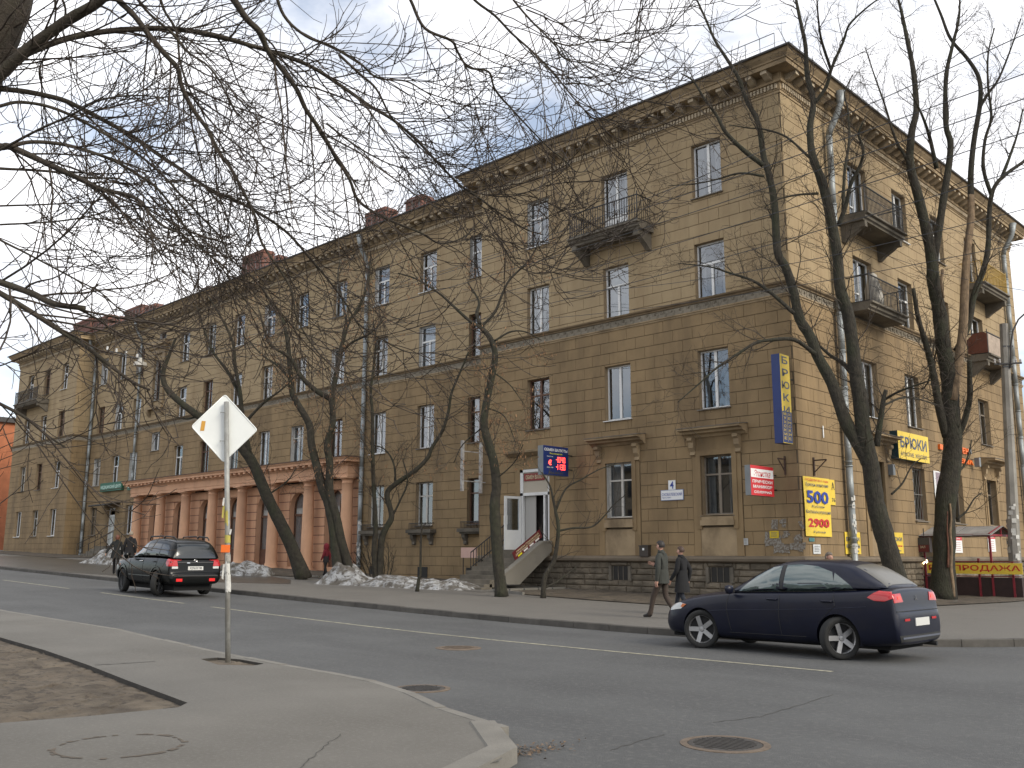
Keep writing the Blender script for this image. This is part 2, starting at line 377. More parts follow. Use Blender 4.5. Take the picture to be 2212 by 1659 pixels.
# a worn ring where a cover was patched over, and a repaired seam
ring = MB(); c = onZ(258, 1612, 0.11)
rr = random.Random(5)
for a0 in range(0, 64):
    if rr.random() < 0.22: continue
    a, b = a0/64*2*math.pi, (a0+1)/64*2*math.pi; w0 = rr.uniform(0.015, 0.06)
    ring.face([(c.x+0.46*math.cos(a), c.y+0.46*math.sin(a), zg(c.x)+0.1145), (c.x+0.46*math.cos(b), c.y+0.46*math.sin(b), zg(c.x)+0.1145),
               (c.x+(0.46+w0)*math.cos(b), c.y+(0.46+w0)*math.sin(b), zg(c.x)+0.1145), (c.x+(0.46+w0)*math.cos(a), c.y+(0.46+w0)*math.sin(a), zg(c.x)+0.1145)])
ring.build('patched_ring', mat('ring dirt', (0.105, 0.085, 0.065), 0.95, var=0.3, vscale=8), nearp)
def seam(pts, wd, zoff, m, parent, name='seam'):
    s_ = MB(); Q = [onZ(x, y, zg(onZ(x, y, .1).x)+zoff) for x, y in pts]
    r_ = random.Random(len(pts))
    Q2 = []
    for a, b in zip(Q, Q[1:]):
        for k in range(8): Q2.append(a.lerp(b, k/8) + Vector((r_.uniform(-.02, .02), r_.uniform(-.02, .02), 0)))
    Q2.append(Q[-1])
    for a, b in zip(Q2, Q2[1:]):
        t = (b-a).normalized(); n = Vector((-t.y, t.x, 0)); w1 = wd*r_.uniform(.5, 1.2)
        s_.face([a-n*w1, b-n*w1, b+n*w1, a+n*w1])
    return s_.build(name, m, parent)
CRK = mat('crack', (0.055, 0.052, 0.047), 0.95)
seam([(205, 1436), (260, 1433), (335, 1428)], 0.018, 0.1145, CRK, nearp)
seam([(650, 1659), (690, 1620), (735, 1585)], 0.004, 0.1145, CRK, nearp)
seam([(1320, 1621), (1380, 1600), (1435, 1586)], 0.007, 0.0045, CRK, road)
seam([(1545, 1560), (1640, 1548), (1700, 1530), (1800, 1500)], 0.008, 0.0045, CRK, road)
# leaves and grit swept against the near kerb
grit = MB(); c = onZ(1140, 1622, 0.0); r_ = random.Random(2)
for i in range(260):
    a = r_.gauss(0, 1); b = r_.gauss(0, 1); p = (c.x+0.10*a+0.05, c.y-0.1+0.26*b); s_ = r_.uniform(0.008, 0.03); an = r_.uniform(0, 3)
    q = [(p[0]+s_*math.cos(an+k*2.1)*r_.uniform(.5, 1), p[1]+s_*math.sin(an+k*2.1)*r_.uniform(.5, 1), 0.008+r_.uniform(0, .02)) for k in range(3)]
    grit.face(q)
tag(grit.build('leaf_litter', mat('dead leaves', (0.13, 0.085, 0.05), 0.9, island=0.4)), 'swept brown dead leaves and grit along the corner kerb', 'leaves', kind='stuff')
for pts in (((1960, 1397), (2212, 1399)),):
    pass

# painted lane dashes ---------------------------------------------------------------
def dash(xa, xb, y=13.04, w_=0.055):
    n = max(2, int(abs(xb-xa)/2)); m_ = MB()
    X = [xa+(xb-xa)*i/n for i in range(n+1)]
    for a, b in zip(X, X[1:]):
        m_.face([(a, y-w_, zg(a)+0.005), (b, y-w_, zg(b)+0.005), (b, y+w_, zg(b)+0.005), (a, y+w_, zg(a)+0.005)])
    m_.build('lane_line', PAINT, road)
dash(-23.9, -6.4); dash(-31.0, -25.4); dash(-40.0, -33.6)
for k in range(8): dash(-49-9*k, -43-9*k)
# manholes
def manhole(px_, py_, r_, m1, label, z0=0.0, rim=0.07):
    c = onZ(px_, py_, 0.02); o = empty('manhole_cover', (c.x, c.y, zg(c.x)+0.004), 0, label, 'manhole cover', 'manhole covers in the road')
    mb_ = MB(); mb_.lathe([(0.0, 0.006), (r_-0.02, 0.006), (r_, 0.004), (r_, -0.02)], 40); 
    for k in range(-5, 6):
        w_ = math.sqrt(max(0, (r_-0.05)**2-(k*r_/6)**2))
        mb_.box(-w_, w_, k*r_/6-0.012, k*r_/6+0.012, 0.005, 0.011)
    mb_.build('lid', m1, o)
    mb_ = MB(); mb_.lathe([(r_+0.008, -0.02), (r_+0.008, 0.005), (r_+rim, 0.003), (r_+rim, -0.02)], 40); mb_.build('ring', CASTR, o)
manhole(990, 1399, 0.33, CASTR, 'brownish round manhole cover in the middle of the road')
manhole(1566, 1603, 0.315, CAST, 'dark round manhole cover with a rusty rim in the foreground')
manhole(911, 1485, 0.28, CAST, 'small dark manhole cover half tucked under the corner kerb')

# earth strips in front of the building ---------------------------------------------
def strip(poly, z=0.15, amp=0.03, fine=0.5):
    o = sheet('earth_strip', poly, [], z, DIRT2, noise_amp=amp, fine=fine); tag(o, kind='structure'); return o
strip([(-23.9, 23.6), (-19, 23.2), (-14.9, 23.3), (-13.2, 24.2), (-12.6, 27.6), (-14.2, 28.5), (-23.9, 28.5)])
strip([(-45.5, 24.3), (-38, 23.4), (-31.6, 24.2), (-30.0, 25.0), (-30.0, 28.6), (-45.5, 28.6)])
strip([(-85, 24.6), (-66, 24.4), (-66, 28.6), (-85, 28.6)], fine=1.2)
strip([(-14.55, 29.5), (-11.2, 29.5), (-10.4, 34), (-10.4, 60), (-14.55, 60)])
# paved path to the entrance stair with its low edging
path = sheet('path', [(-29.9, 23.2), (-24.0, 23.2), (-24.0, 28.5), (-29.9, 28.5)], [], 0.135, PAVE); tag(path, kind='structure')
ledge = [(-30.0, 24.4), (-30.0, 28.0)]
for a, b in (((-23.95, 23.7), (-23.95, 27.5)), ((-30.0, 24.9), (-36.0, 24.1)), ((-23.95, 23.7), (-22.2, 23.4))):
    t = Vector((b[0]-a[0], b[1]-a[1], 0)); n_ = int(t.length/0.9)+1
    for k in range(n_):
        p = Vector((*a, 0))+t*(k/n_+0.01); q = Vector((*a, 0))+t*((k+1)/n_-0.01); zc = zg(p.x)
        MB().bar((p.x, p.y, zc+0.15), (q.x, q.y, zg(q.x)+0.15), 0.09, 0.14).build('edging_stone', KERBL, path)
# ================================================================== THE APARTMENT BUILDING
YF, YR, YP, XC, XRL, XLW, XLE, YE = 28.2, 29.55, 29.80, -14.606, -29.35, -74.4, -87.2, 52.4
BORG = Vector((XC, YF, 0.15))
BLD = empty('apartment_building', BORG, 0, 'long tan four storey apartment block with pink columned ground floor and heavy cornice', 'building')
BINV = Matrix.Translation(-BORG)
def bpart(o, parent=None):
    if parent is None:
        o.parent = BLD; o.matrix_parent_inverse = BINV
    else:
        o.parent = parent
    return o
class Fac:
    def __init__(s, ang, T): s.M = Matrix.Translation(T) @ Matrix.Rotation(ang, 4, 'Z')
    def p(s, u, d, z): return s.M @ Vector((u, -d, z))           # d = outwards
F_MAIN = Fac(0, (0, YF, 0)); F_REC = Fac(0, (0, YR, 0)); F_POR = Fac(0, (0, YP, 0))
F_SIDE = Fac(math.pi/2, (XC, 0, 0)); F_LWS = Fac(math.pi/2, (XLW, 0, 0)); F_RET = Fac(-math.pi/2, (XRL, 0, 0))
def fbox(mb, F, u0, u1, d0, d1, z0, z1, mi=0):
    mb.box(u0, u1, -d1, -d0, z0, z1, mi, F.M); return mb
def fbuild(mb, name, m, parent=None, smooth=False):
    o = mb.build(name, m, None, smooth); bpart(o)
    if parent is not None: o.parent = parent; o.matrix_parent_inverse = parent_inv(parent)
    return o
def parent_inv(par):
    mw = par.matrix_basis.copy()
    if par.parent is BLD: mw = BLD_M @ BINV @ mw
    return mw.inverted()
BLD_M = Matrix.Translation(BORG)

# ---- openings (u0, u1, z0, z1, kind)
Z4, Z3, Z2, Z1 = (14.45, 16.48), (10.64, 12.68), (6.66, 8.74), (2.98, 5.02)
W = 0.61
op_main, op_side, op_rec, op_lw = [], [], [], []
CA, CB, CC_ = -25.93, -21.83, -17.62
for c, kinds in ((CA, ('T', 'S2', 'OB', None)), (CB, (None, 'T', 'S2', 'OW')), (CC_, ('S2n', 'T', 'S2', 'OG'))):
    for (z0, z1), k in zip((Z4, Z3, Z2, Z1), kinds):
        if k: op_main.append((c-W, c+W, z0, z1, k))
op_main.append((CB-0.64, CB+0.64, 13.90, 16.48, 'BD'))
op_main.append((-26.95, -25.32, 1.80, 5.05, 'DOOR'))
S1, S2, S3, S4 = 34.02, 38.0, 42.1, 46.3
op_side += [(S1-0.82, S1+0.82, 13.92, 16.45, 'BD2'), (S1-0.82, S1+0.82, 10.66, 12.68, 'BD2'), (S1-0.68, S1+0.68, *Z2, 'S2'), (S1-0.8, S1+0.8, *Z1, 'OG'),
            (S2-0.7, S2+0.7, *Z4, 'S2'), (S2-0.7, S2+0.7, *Z3, 'T'), (S2-0.7, S2+0.7, *Z2, 'S2'), (S2-0.6, S2+0.6, *Z1, 'GR'),
            (S3-0.7, S3+0.7, *Z4, 'T'), (S3-0.7, S3+0.7, *Z3, 'OG'), (S3-0.7, S3+0.7, *Z2, 'S2'), (S3-0.65, S3+0.65, *Z1, 'OG'),
            (S4-0.75, S4+0.75, 13.92, 16.45, 'BD2'), (S4-0.85, S4+0.85, 10.66, 12.68, 'BD2'), (S4-0.7, S4+0.7, *Z2, 'OG'), (S4-0.65, S4+0.65, *Z1, 'OG')]
RCOLS = [-30.95, -34.55, -38.25, -41.95, -45.6, -49.1, -52.6, -56.2, -59.7, -66.45, -69.45, -72.65]
rk4 = ['T', 'T', 'T', 'OW', 'T', 'T', 'T', 'OW', 'T', 'OB', 'S2', 'T']; rk3 = ['OB', 'T', 'OW', 'S2', 'OW', 'OW', 'T', 'OB', 'T', 'T', 'T', 'OB']
rk2 = ['OB', 'S2', 'S2', 'OB', 'OW', 'S2', 'OW', 'OB', 'T', 'S2', 'T', 'OW']; rk1 = {0: 'OB', 1: 'OW', 2: 'OW', 9: 'S2', 11: 'OG'}
for i, c in enumerate(RCOLS):
    op_rec.append((c-W, c+W, *Z4, rk4[i])); op_rec.append((c-W, c+W, *Z3, rk3[i])); op_rec.append((c-W, c+W, *Z2, rk2[i]))
    if i in rk1: op_rec.append((c-W, c+W, *Z1, rk1[i]))
op_rec += [(-63.9, -62.8, 12.2, 15.05, 'OB'), (-63.6, -62.6, 16.55, 17.0, 'SM'), (-63.75, -62.55, 8.66, 9.92, 'S2'), (-70.1, -68.8, 2.15, 4.9, 'DOORL')]
for c, kk in ((-76.9, ('T', 'OB', 'T', 'S2')), (-80.6, ('OB', 'T', 'OB', 'OW')), (-84.3, ('T', 'T', 'OW', 'S2'))):
    for (z0, z1), k in zip((Z4, Z3, Z2, Z1), kk): op_lw.append((c-W, c+W, z0, z1, k))

# ---- wall shell with openings, joints are the gaps between the stone blocks
def cells(u0, u1, z0, z1, ops):
    us = sorted({u0, u1, *[min(max(o[i], u0), u1) for o in ops for i in (0, 1)]})
    zs = sorted({z0, z1, *[min(max(o[i], z0), z1) for o in ops for i in (2, 3)]})
    for a, b in zip(us, us[1:]):
        for c, d in zip(zs, zs[1:]):
            if b-a < 1e-4 or d-c < 1e-4: continue
            cu, cz = (a+b)/2, (c+d)/2
            if not any(o[0] < cu < o[1] and o[2] < cz < o[3] for o in ops): yield a, b, c, d
def subtract(r, ops):
    rs = [r]
    for o in ops:
        nr = []
        for (a, b, c, d) in rs:
            if o[1] <= a or o[0] >= b or o[3] <= c or o[2] >= d: nr.append((a, b, c, d)); continue
            if a < o[0]: nr.append((a, o[0], c, d))
            if o[1] < b: nr.append((o[1], b, c, d))
            m0, m1 = max(a, o[0]), min(b, o[1])
            if c < o[2]: nr.append((m0, m1, c, o[2]))
            if o[3] < d: nr.append((m0, m1, o[3], d))
        rs = nr
    return [r for r in rs if r[1]-r[0] > 0.05 and r[3]-r[2] > 0.05]
shell = MB(); PROUD, JT = 0.022, 0.014
blocks = []      # (F, a, b, c, d, lower?)
def wall(F, u0, u1, zlo, ops, off=0.0, edge0=False, edge1=False, top=17.40, extra=()):
    for a, b, c, d in cells(u0, u1, zlo, top, list(ops)):
        shell.face([F.p(a, 0, c), F.p(b, 0, c), F.p(b, 0, d), F.p(a, 0, d)])
    for o in ops:
        a, b, c, d = o[:4]; dp = -0.30; mi = 0
        for q in (((a, 0, c), (a, 0, d), (a, dp, d), (a, dp, c)), ((b, 0, c), (b, 0, d), (b, dp, d), (b, dp, c)), ((a, 0, d), (b, 0, d), (b, dp, d), (a, dp, d)), ((a, 0, c), (b, 0, c), (b, dp, c), (a, dp, c))):
            shell.face([F.p(*p) for p in q], 1)
    for lower in (True, False):
        if lower:
            zs = []; z = 1.97
            while z > zlo+0.02: zs.append(z); z -= 0.4285
            zs.append(zlo); zs = zs[::-1]
            z = 1.97+0.4285
            while z < 10.05: zs.append(z); z += 0.4285
            zs.append(10.115)
        else:
            zs = [10.66]; z = 10.79
            while z < top-0.1: zs.append(z); z += 0.4393
            zs.append(top)
        for k, (c, d) in enumerate(zip(zs, zs[1:])):
            u = u0 - (0.42 if k % 2 else 0.0) + off - 0.84
            while u < u1:
                a, b = max(u, u0), min(u+0.84, u1); u += 0.84
                if b-a < 0.06: continue
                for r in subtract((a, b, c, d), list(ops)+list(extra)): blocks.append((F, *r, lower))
def blockmesh(mb, F, a, b, c, d, g=JT):
    g2 = g/2; h2 = g*.30; a, b = a-g2+h2, b+g2-h2
    P = [F.p(a+g2, 0.001, c+g2), F.p(b-g2, 0.001, c+g2), F.p(b-g2, 0.001, d-g2), F.p(a+g2, 0.001, d-g2)]
    e = 0.004
    Q = [F.p(a+g2+e, PROUD, c+g2+e), F.p(b-g2-e, PROUD, c+g2+e), F.p(b-g2-e, PROUD, d-g2-e), F.p(a+g2+e, PROUD, d-g2-e)]
    mb.face(Q)
    for i in range(4): mb.face([P[i], P[(i+1) % 4], Q[(i+1) % 4], Q[i]])
hood_c = [(CB, 'm'), (CC_, 'm')]
ex_main = [(CB-0.98, CB+0.98, 1.58, 6.05), (CC_-0.98, CC_+0.98, 1.58, 6.05), (-27.2, -25.05, 1.58, 5.3)]
ex_side = [(S1-1.05, S1+1.05, 1.58, 6.0), (S4-0.95, S4+0.95, 2.6, 6.0)]
wall(F_MAIN, XRL, XC, 1.58, op_main, extra=ex_main)
wall(F_SIDE, YF, YE, 1.58, op_side, off=0.42, extra=ex_side)
wall(F_REC, XLW, XRL, 0.0, op_rec + [(-65.1, -39.75, 0.0, 6.3, 'POR')])
wall(F_LWS, YF, YR, 0.9, [])
wall(F_MAIN, XLE, XLW, 0.9, op_lw)
shell.face([(XRL, YF, 0), (XRL, YR, 0), (XRL, YR, 18.2), (XRL, YF, 18.2)])
shell.face([(XLE, YF, 0), (XLE, 46, 0), (XLE, 46, 18.2), (XLE, YF, 18.2)])
shell.face([(XC, YE, 0), (XC-12, YE, 0), (XC-12, YE, 18.2), (XC, YE, 18.2)])
shell.face([(XRL, YF, 0.0), (XC, YF, 0.0), (XC, YF, 1.585), (XRL, YF, 1.585)])
shell.face([(XC, YF, 0.0), (XC, YE, 0.0), (XC, YE, 1.585), (XC, YF, 1.585)])
wo = shell.build('wall', [MORTAR, REVEAL]); bpart(wo)
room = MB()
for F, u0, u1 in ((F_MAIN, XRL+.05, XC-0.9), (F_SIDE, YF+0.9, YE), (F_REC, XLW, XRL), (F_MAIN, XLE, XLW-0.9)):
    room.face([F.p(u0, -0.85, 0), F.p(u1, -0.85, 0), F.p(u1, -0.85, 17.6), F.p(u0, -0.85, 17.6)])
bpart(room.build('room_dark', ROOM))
# largest blocks in view become single stones
def shown(bk):
    F, a, b, c, d, lo = bk; p = F.p((a+b)/2, 0, (c+d)/2); dd = Vector((p.x, p.y, p.z-EYE))
    n = F.M.to_3x3() @ Vector((0, -1, 0)); q = RC.T @ np.array(dd)
    if q[2] < 1: return 0
    x = CX+FPX*q[0]/q[2]; y = CY+FPX*q[1]/q[2]
    if not (0 < x < 2212 and 0 < y < 1659): return 0
    return (b-a)*(d-c)*abs(n.dot(dd))/dd.length**3
blocks.sort(key=shown, reverse=True)
for bk in blocks[:300]:
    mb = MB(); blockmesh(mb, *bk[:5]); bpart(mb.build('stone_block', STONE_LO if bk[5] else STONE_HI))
rest = MB(); 
for bk in blocks[300:]:
    k0 = len(rest.f); blockmesh(rest, *bk[:5])
    if bk[5]:
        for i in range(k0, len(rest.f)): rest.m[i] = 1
ro = rest.build('stone_blocks', [STONE_HI, STONE_LO]); bpart(ro); ro['kind'] = 'stuff'

# ---- cornice, frieze, plinth: profiles swept round the outline
OUT = [(XC-12, YE), (XC, YE), (XC, YF), (XRL, YF), (XRL, YR), (XLW, YR), (XLW, YF), (XLE, YF), (XLE, 46)]
def sweep(profile, path, z0=0.0):
    P = [Vector(p) for p in path]; rows = []
    for i, p in enumerate(P):
        ns = []
        for a, b in ((i-1, i), (i, i+1)):
            if a < 0 or b >= len(P): continue
            t = (P[b]-P[a]).normalized(); ns.append(Vector((-t.y, t.x)))
        n = ns[0] if len(ns) == 1 else (ns[0]+ns[1])/(1+ns[0].dot(ns[1]))
        rows.append([(p.x+n.x*o, p.y+n.y*o, z) for o, z in profile])
    mb = MB()
    for r, s in zip(rows, rows[1:]):
        for k in range(len(profile)-1): mb.face([r[k], s[k], s[k+1], r[k+1]])
    return mb
corn = sweep([(0.0, 17.34), (0.05, 17.35), (0.05, 17.43), (0.035, 17.44), (0.07, 17.45), (0.07, 17.70), (0.15, 17.71), (0.17, 17.78), (0.13, 17.79), (0.13, 18.06), (0.60, 18.06), (0.62, 18.05), (0.62, 18.20), (0.66, 18.21), (0.67, 18.26), (0.78, 18.38), (0.82, 18.46), (0.85, 18.46)], OUT)
bpart(corn.build('cornice', TRIM))
rf = sweep([(0.80, 18.47), (0.90, 18.47), (0.91, 18.53), (0.84, 18.55), (-4.5, 19.35)], OUT); bpart(rf.build('roof', ROOF))
seg = [(OUT[i], OUT[i+1]) for i in range(len(OUT)-1)]
brk_me = MB().prism([(-0.11, 0.13, 18.06), (-0.11, 0.56, 18.06), (-0.11, 0.56, 17.93), (-0.11, 0.44, 17.90), (-0.11, 0.30, 17.83), (-0.11, 0.13, 17.80)], (0.22, 0, 0)).mesh('bracket')
brk_me.materials.append(BRACK)
dent = MB(); nb = 0
for (a, b) in seg[1:-1]:
    A, B = Vector(a), Vector(b); t = (B-A); ln = t.length; t.normalize(); n = Vector((-t.y, t.x))
    if ln < 3: continue
    k = int((ln-0.5)/0.59)
    for i in range(k+1):
        p = A + t*(0.28 + i*(ln-0.56)/k)
        if nb < 290:
            o = bpy.data.objects.new('bracket', brk_me); COL.objects.link(o)
            o.matrix_basis = Matrix(((t.x, n.x, 0, p.x), (t.y, n.y, 0, p.y), (0, 0, 1, 0), (0, 0, 0, 1))); bpart(o); nb += 1
    m_ = int(ln/0.135)
    for i in range(m_):
        p = A + t*((i+0.5)*ln/m_); q = Matrix(((t.x, n.x, 0, p.x), (t.y, n.y, 0, p.y), (0, 0, 1, 0), (0, 0, 0, 1)))
        dent.box(-0.038, 0.038, 0.069, 0.135, 17.50, 17.67, 0, q)
o = dent.build('dentils', BRACK); bpart(o); o['kind'] = 'stuff'
fz = sweep([(0.0, 10.10), (0.05, 10.11), (0.055, 10.17), (0.085, 10.18), (0.085, 10.22), (0.04, 10.23)], OUT); bpart(fz.build('string_course', TRIM))
fz = sweep([(0.04, 10.23), (0.04, 10.48)], OUT); bpart(fz.build('frieze', FRIEZE))
fz = sweep([(0.04, 10.48), (0.09, 10.49), (0.10, 10.53), (0.17, 10.57), (0.19, 10.62), (0.0, 10.67)], OUT); bpart(fz.build('string_course', mat('frieze ledge', (0.20, 0.145, 0.085), 0.9, var=0.25, vscale=2)))
orn = MB()
for (a, b) in seg[1:5]:
    A, B = Vector(a), Vector(b); t = (B-A); ln = t.length; t.normalize(); n = Vector((-t.y, t.x))
    m_ = int(ln/0.36)
    for i in range(m_):
        p = A + t*((i+0.5)*ln/m_)
        for rad in (0.10, 0.05):
            pts = [(p.x+t.x*rad*math.cos(x)+n.x*0.05, p.y+t.y*rad*math.cos(x)+n.y*0.05, 10.345+rad*math.sin(x)) for x in [2*math.pi*j/9*0.85 for j in range(9)]]
            orn.tube(pts, 0.014, 3, cap=False)
        q = p+t*0.11; orn.tube([(q.x+n.x*.05, q.y+n.y*.05, 10.245), (q.x+t.x*.07+n.x*.05, q.y+t.y*.07+n.y*.05, 10.30), (q.x+t.x*.05+n.x*.05, q.y+t.y*.05+n.y*.05, 10.45)], 0.014, 3, cap=False)
o = orn.build('frieze_scrolls', FRIEZE); bpart(o); o['kind'] = 'stuff'
# plinth ledge and rough stones
PL = [(XC-5, YE), (XC, YE), (XC, YF), (XRL, YF)]
PLM = mat('plinth ledge', (0.17, 0.135, 0.095), 0.9, var=0.25, vscale=2, bump=0.3, stain=(0.06, 0.05, 0.035), stain_amt=0.7)
pl = sweep([(0.06, 1.36), (0.10, 1.38), (0.17, 1.42), (0.18, 1.50), (0.13, 1.56), (0.0, 1.60)], PL); bpart(pl.build('plinth_ledge', PLM))
PLS = mat('plinth stone', (0.155, 0.128, 0.092), 0.95, var=0.3, vscale=3, bump=0.7, bscale=14, island=0.22, stain=(0.06, 0.052, 0.04), stain_amt=0.6)
base_ops_m = [(CB-0.45, CB+0.45, 0.72, 1.22), (CC_-0.48, CC_+0.48, 0.72, 1.22)]
base_ops_s = [(S1-0.45, S1+0.45, 0.72, 1.22), (S2-0.2, S2+2.4, -0.5, 1.36)]
rnd = random.Random(11); stones = []
for F, u0, u1, ops in ((F_MAIN, XRL+0.02, XC, base_ops_m), (F_SIDE, YF, YE, base_ops_s)):
    zs = [0.0, 0.28, 0.5, 0.71, 0.92, 1.13, 1.37]
    for k, (c, d) in enumerate(zip(zs, zs[1:])):
        u = u0
        while u < u1:
            ln = rnd.uniform(0.42, 0.95); b = min(u+ln, u1)
            if b-u > 0.1:
                for r in subtract((u, b, c, d), ops): stones.append((F, *r))
            u = b
    for o in ops:
        if o[1]-o[0] < 1.5:
            m_ = MB(); fbox(m_, F, o[0], o[1], -0.02, 0.004, o[2], o[3]); bpart(m_.build('basement_window', ROOM))
            m_ = MB()
            for k in range(4): fbox(m_, F, o[0]+(k+.5)*(o[1]-o[0])/4-0.012, o[0]+(k+.5)*(o[1]-o[0])/4+0.012, 0.01, 0.03, o[2], o[3])
            fbox(m_, F, o[0]-0.05, o[0]+0.06, 0.004, 0.10, o[2]-.02, o[3]); fbox(m_, F, o[1]-0.06, o[1]+0.05, 0.004, 0.10, o[2]-.02, o[3])
            bpart(m_.build('basement_grille', CONC))
stones.sort(key=lambda s: (s[0].p(s[1], 0, s[3])).length)
rest = MB()
for i, (F, a, b, c, d) in enumerate(stones):
    mb = MB() if i < 200 else rest
    pr = rnd.uniform(0.03, 0.06); g = 0.008
    P = [F.p(a+g, 0.0, c+g), F.p(b-g, 0.0, c+g), F.p(b-g, 0.0, d-g), F.p(a+g, 0.0, d-g)]
    m0 = [(a+g+.03, c+g+.025), ((a+b)/2, c+g+.03), (b-g-.03, c+g+.025), (b-g-.03, d-g-.025), ((a+b)/2, d-g-.03), (a+g+.03, d-g-.025)]
    Q = [F.p(x, pr*rnd.uniform(.75, 1.1), z) for x, z in m0]; cen = F.p((a+b)/2, pr*1.25, (c+d)/2)
    for j in range(6): mb.face([Q[j], Q[(j+1) % 6], cen])
    for s_, q_ in (((P[0], P[1]), (Q[0], Q[1], Q[2])), ((P[1], P[2]), (Q[2], Q[3])), ((P[2], P[3]), (Q[3], Q[4], Q[5])), ((P[3], P[0]), (Q[5], Q[0]))):
        mb.face([s_[0], s_[1]] + list(q_)[::-1])
    if i < 200: bpart(mb.build('plinth_stone', PLS, fix=True))
if rest.f: o = rest.build('plinth_stones', PLS); bpart(o); o['kind'] = 'stuff'

# ---- windows ------------------------------------------------------------------------
WC = {}
NOWIN = {'DOOR', 'DOORL', 'POR'}
def frame_mesh(kind, w, h, m):
    key = (kind, round(w, 2), round(h, 2), m.name)
    if key in WC: return WC[key]
    mb = MB(); t = 0.055; d0, d1 = 0.0, 0.06
    def bar(a, b, c, d, dd=0.0): mb.box(a, b, d0-dd, d1, c, d)
    bar(0, w, 0, t); bar(0, w, h-t, h); bar(0, t, t, h-t); bar(w-t, w, t, h-t)
    panes = []
    ti, to = t, w-t; zi, zo = t, h-t
    if kind in ('S2', 'S2n', 'BD', 'BD2'):
        mid = w*0.5
        bar(mid-0.05, mid+0.05, zi, zo, 0.008); panes = [(ti, mid-0.05, zi, zo), (mid+0.05, to, zi, zo)]
        if kind in ('BD', 'BD2'):
            zb = h*0.34; bar(ti, mid-0.05, zb-0.03, zb+0.03, 0.004) if kind == 'BD2' else bar(ti, to, zb-0.03, zb+0.03, 0.004)
            if kind == 'BD': mb.box(ti, to, 0.012, 0.05, zi, zb); panes = [(ti, mid-0.05, zb+.03, zo), (mid+0.05, to, zb+.03, zo)]
        if kind == 'S2n': bar(ti, mid-.05, h*0.42-.012, h*.42+.012, -0.01)
    elif kind == 'T':
        zt = h*0.63; bar(ti, to, zt-0.04, zt+0.04, 0.006); mid = w*0.5; bar(mid-0.045, mid+0.045, zi, zt-0.04, 0.006)
        panes = [(ti, to, zt+.04, zo), (ti, mid-.045, zi, zt-.04), (mid+.045, to, zi, zt-.04)]
    elif kind in ('OW', 'OB', 'OG'):
        zt = h*0.68; bar(ti, to, zt-0.03, zt+0.03, 0.006); mid = w*0.5; bar(mid-0.05, mid+0.05, zi, zo, 0.008)
        panes = [(ti, mid-.05, zt+.03, zo), (mid+.05, to, zt+.03, zo), (ti, mid-.05, zi, zt-.03), (mid+.05, to, zi, zt-.03)]
    elif kind == 'GR':
        panes = [(ti, to, zi, zo)]
    elif kind == 'SM':
        panes = [(ti, to, zi, zo)]
    WC[key] = (mb.mesh('window'), panes)
    WC[key][0].materials.append(m); return WC[key]
PANE = {}
def pane_mesh(w, h):
    k = (round(w, 3), round(h, 3))
    if k not in PANE:
        me = MB(); me.face([(0, 0, 0), (w, 0, 0), (w, 0, h), (0, 0, h)]); me = me.mesh('pane', fix=False); me.materials.append(GLASS); PANE[k] = me
    return PANE[k]
wr = random.Random(21)
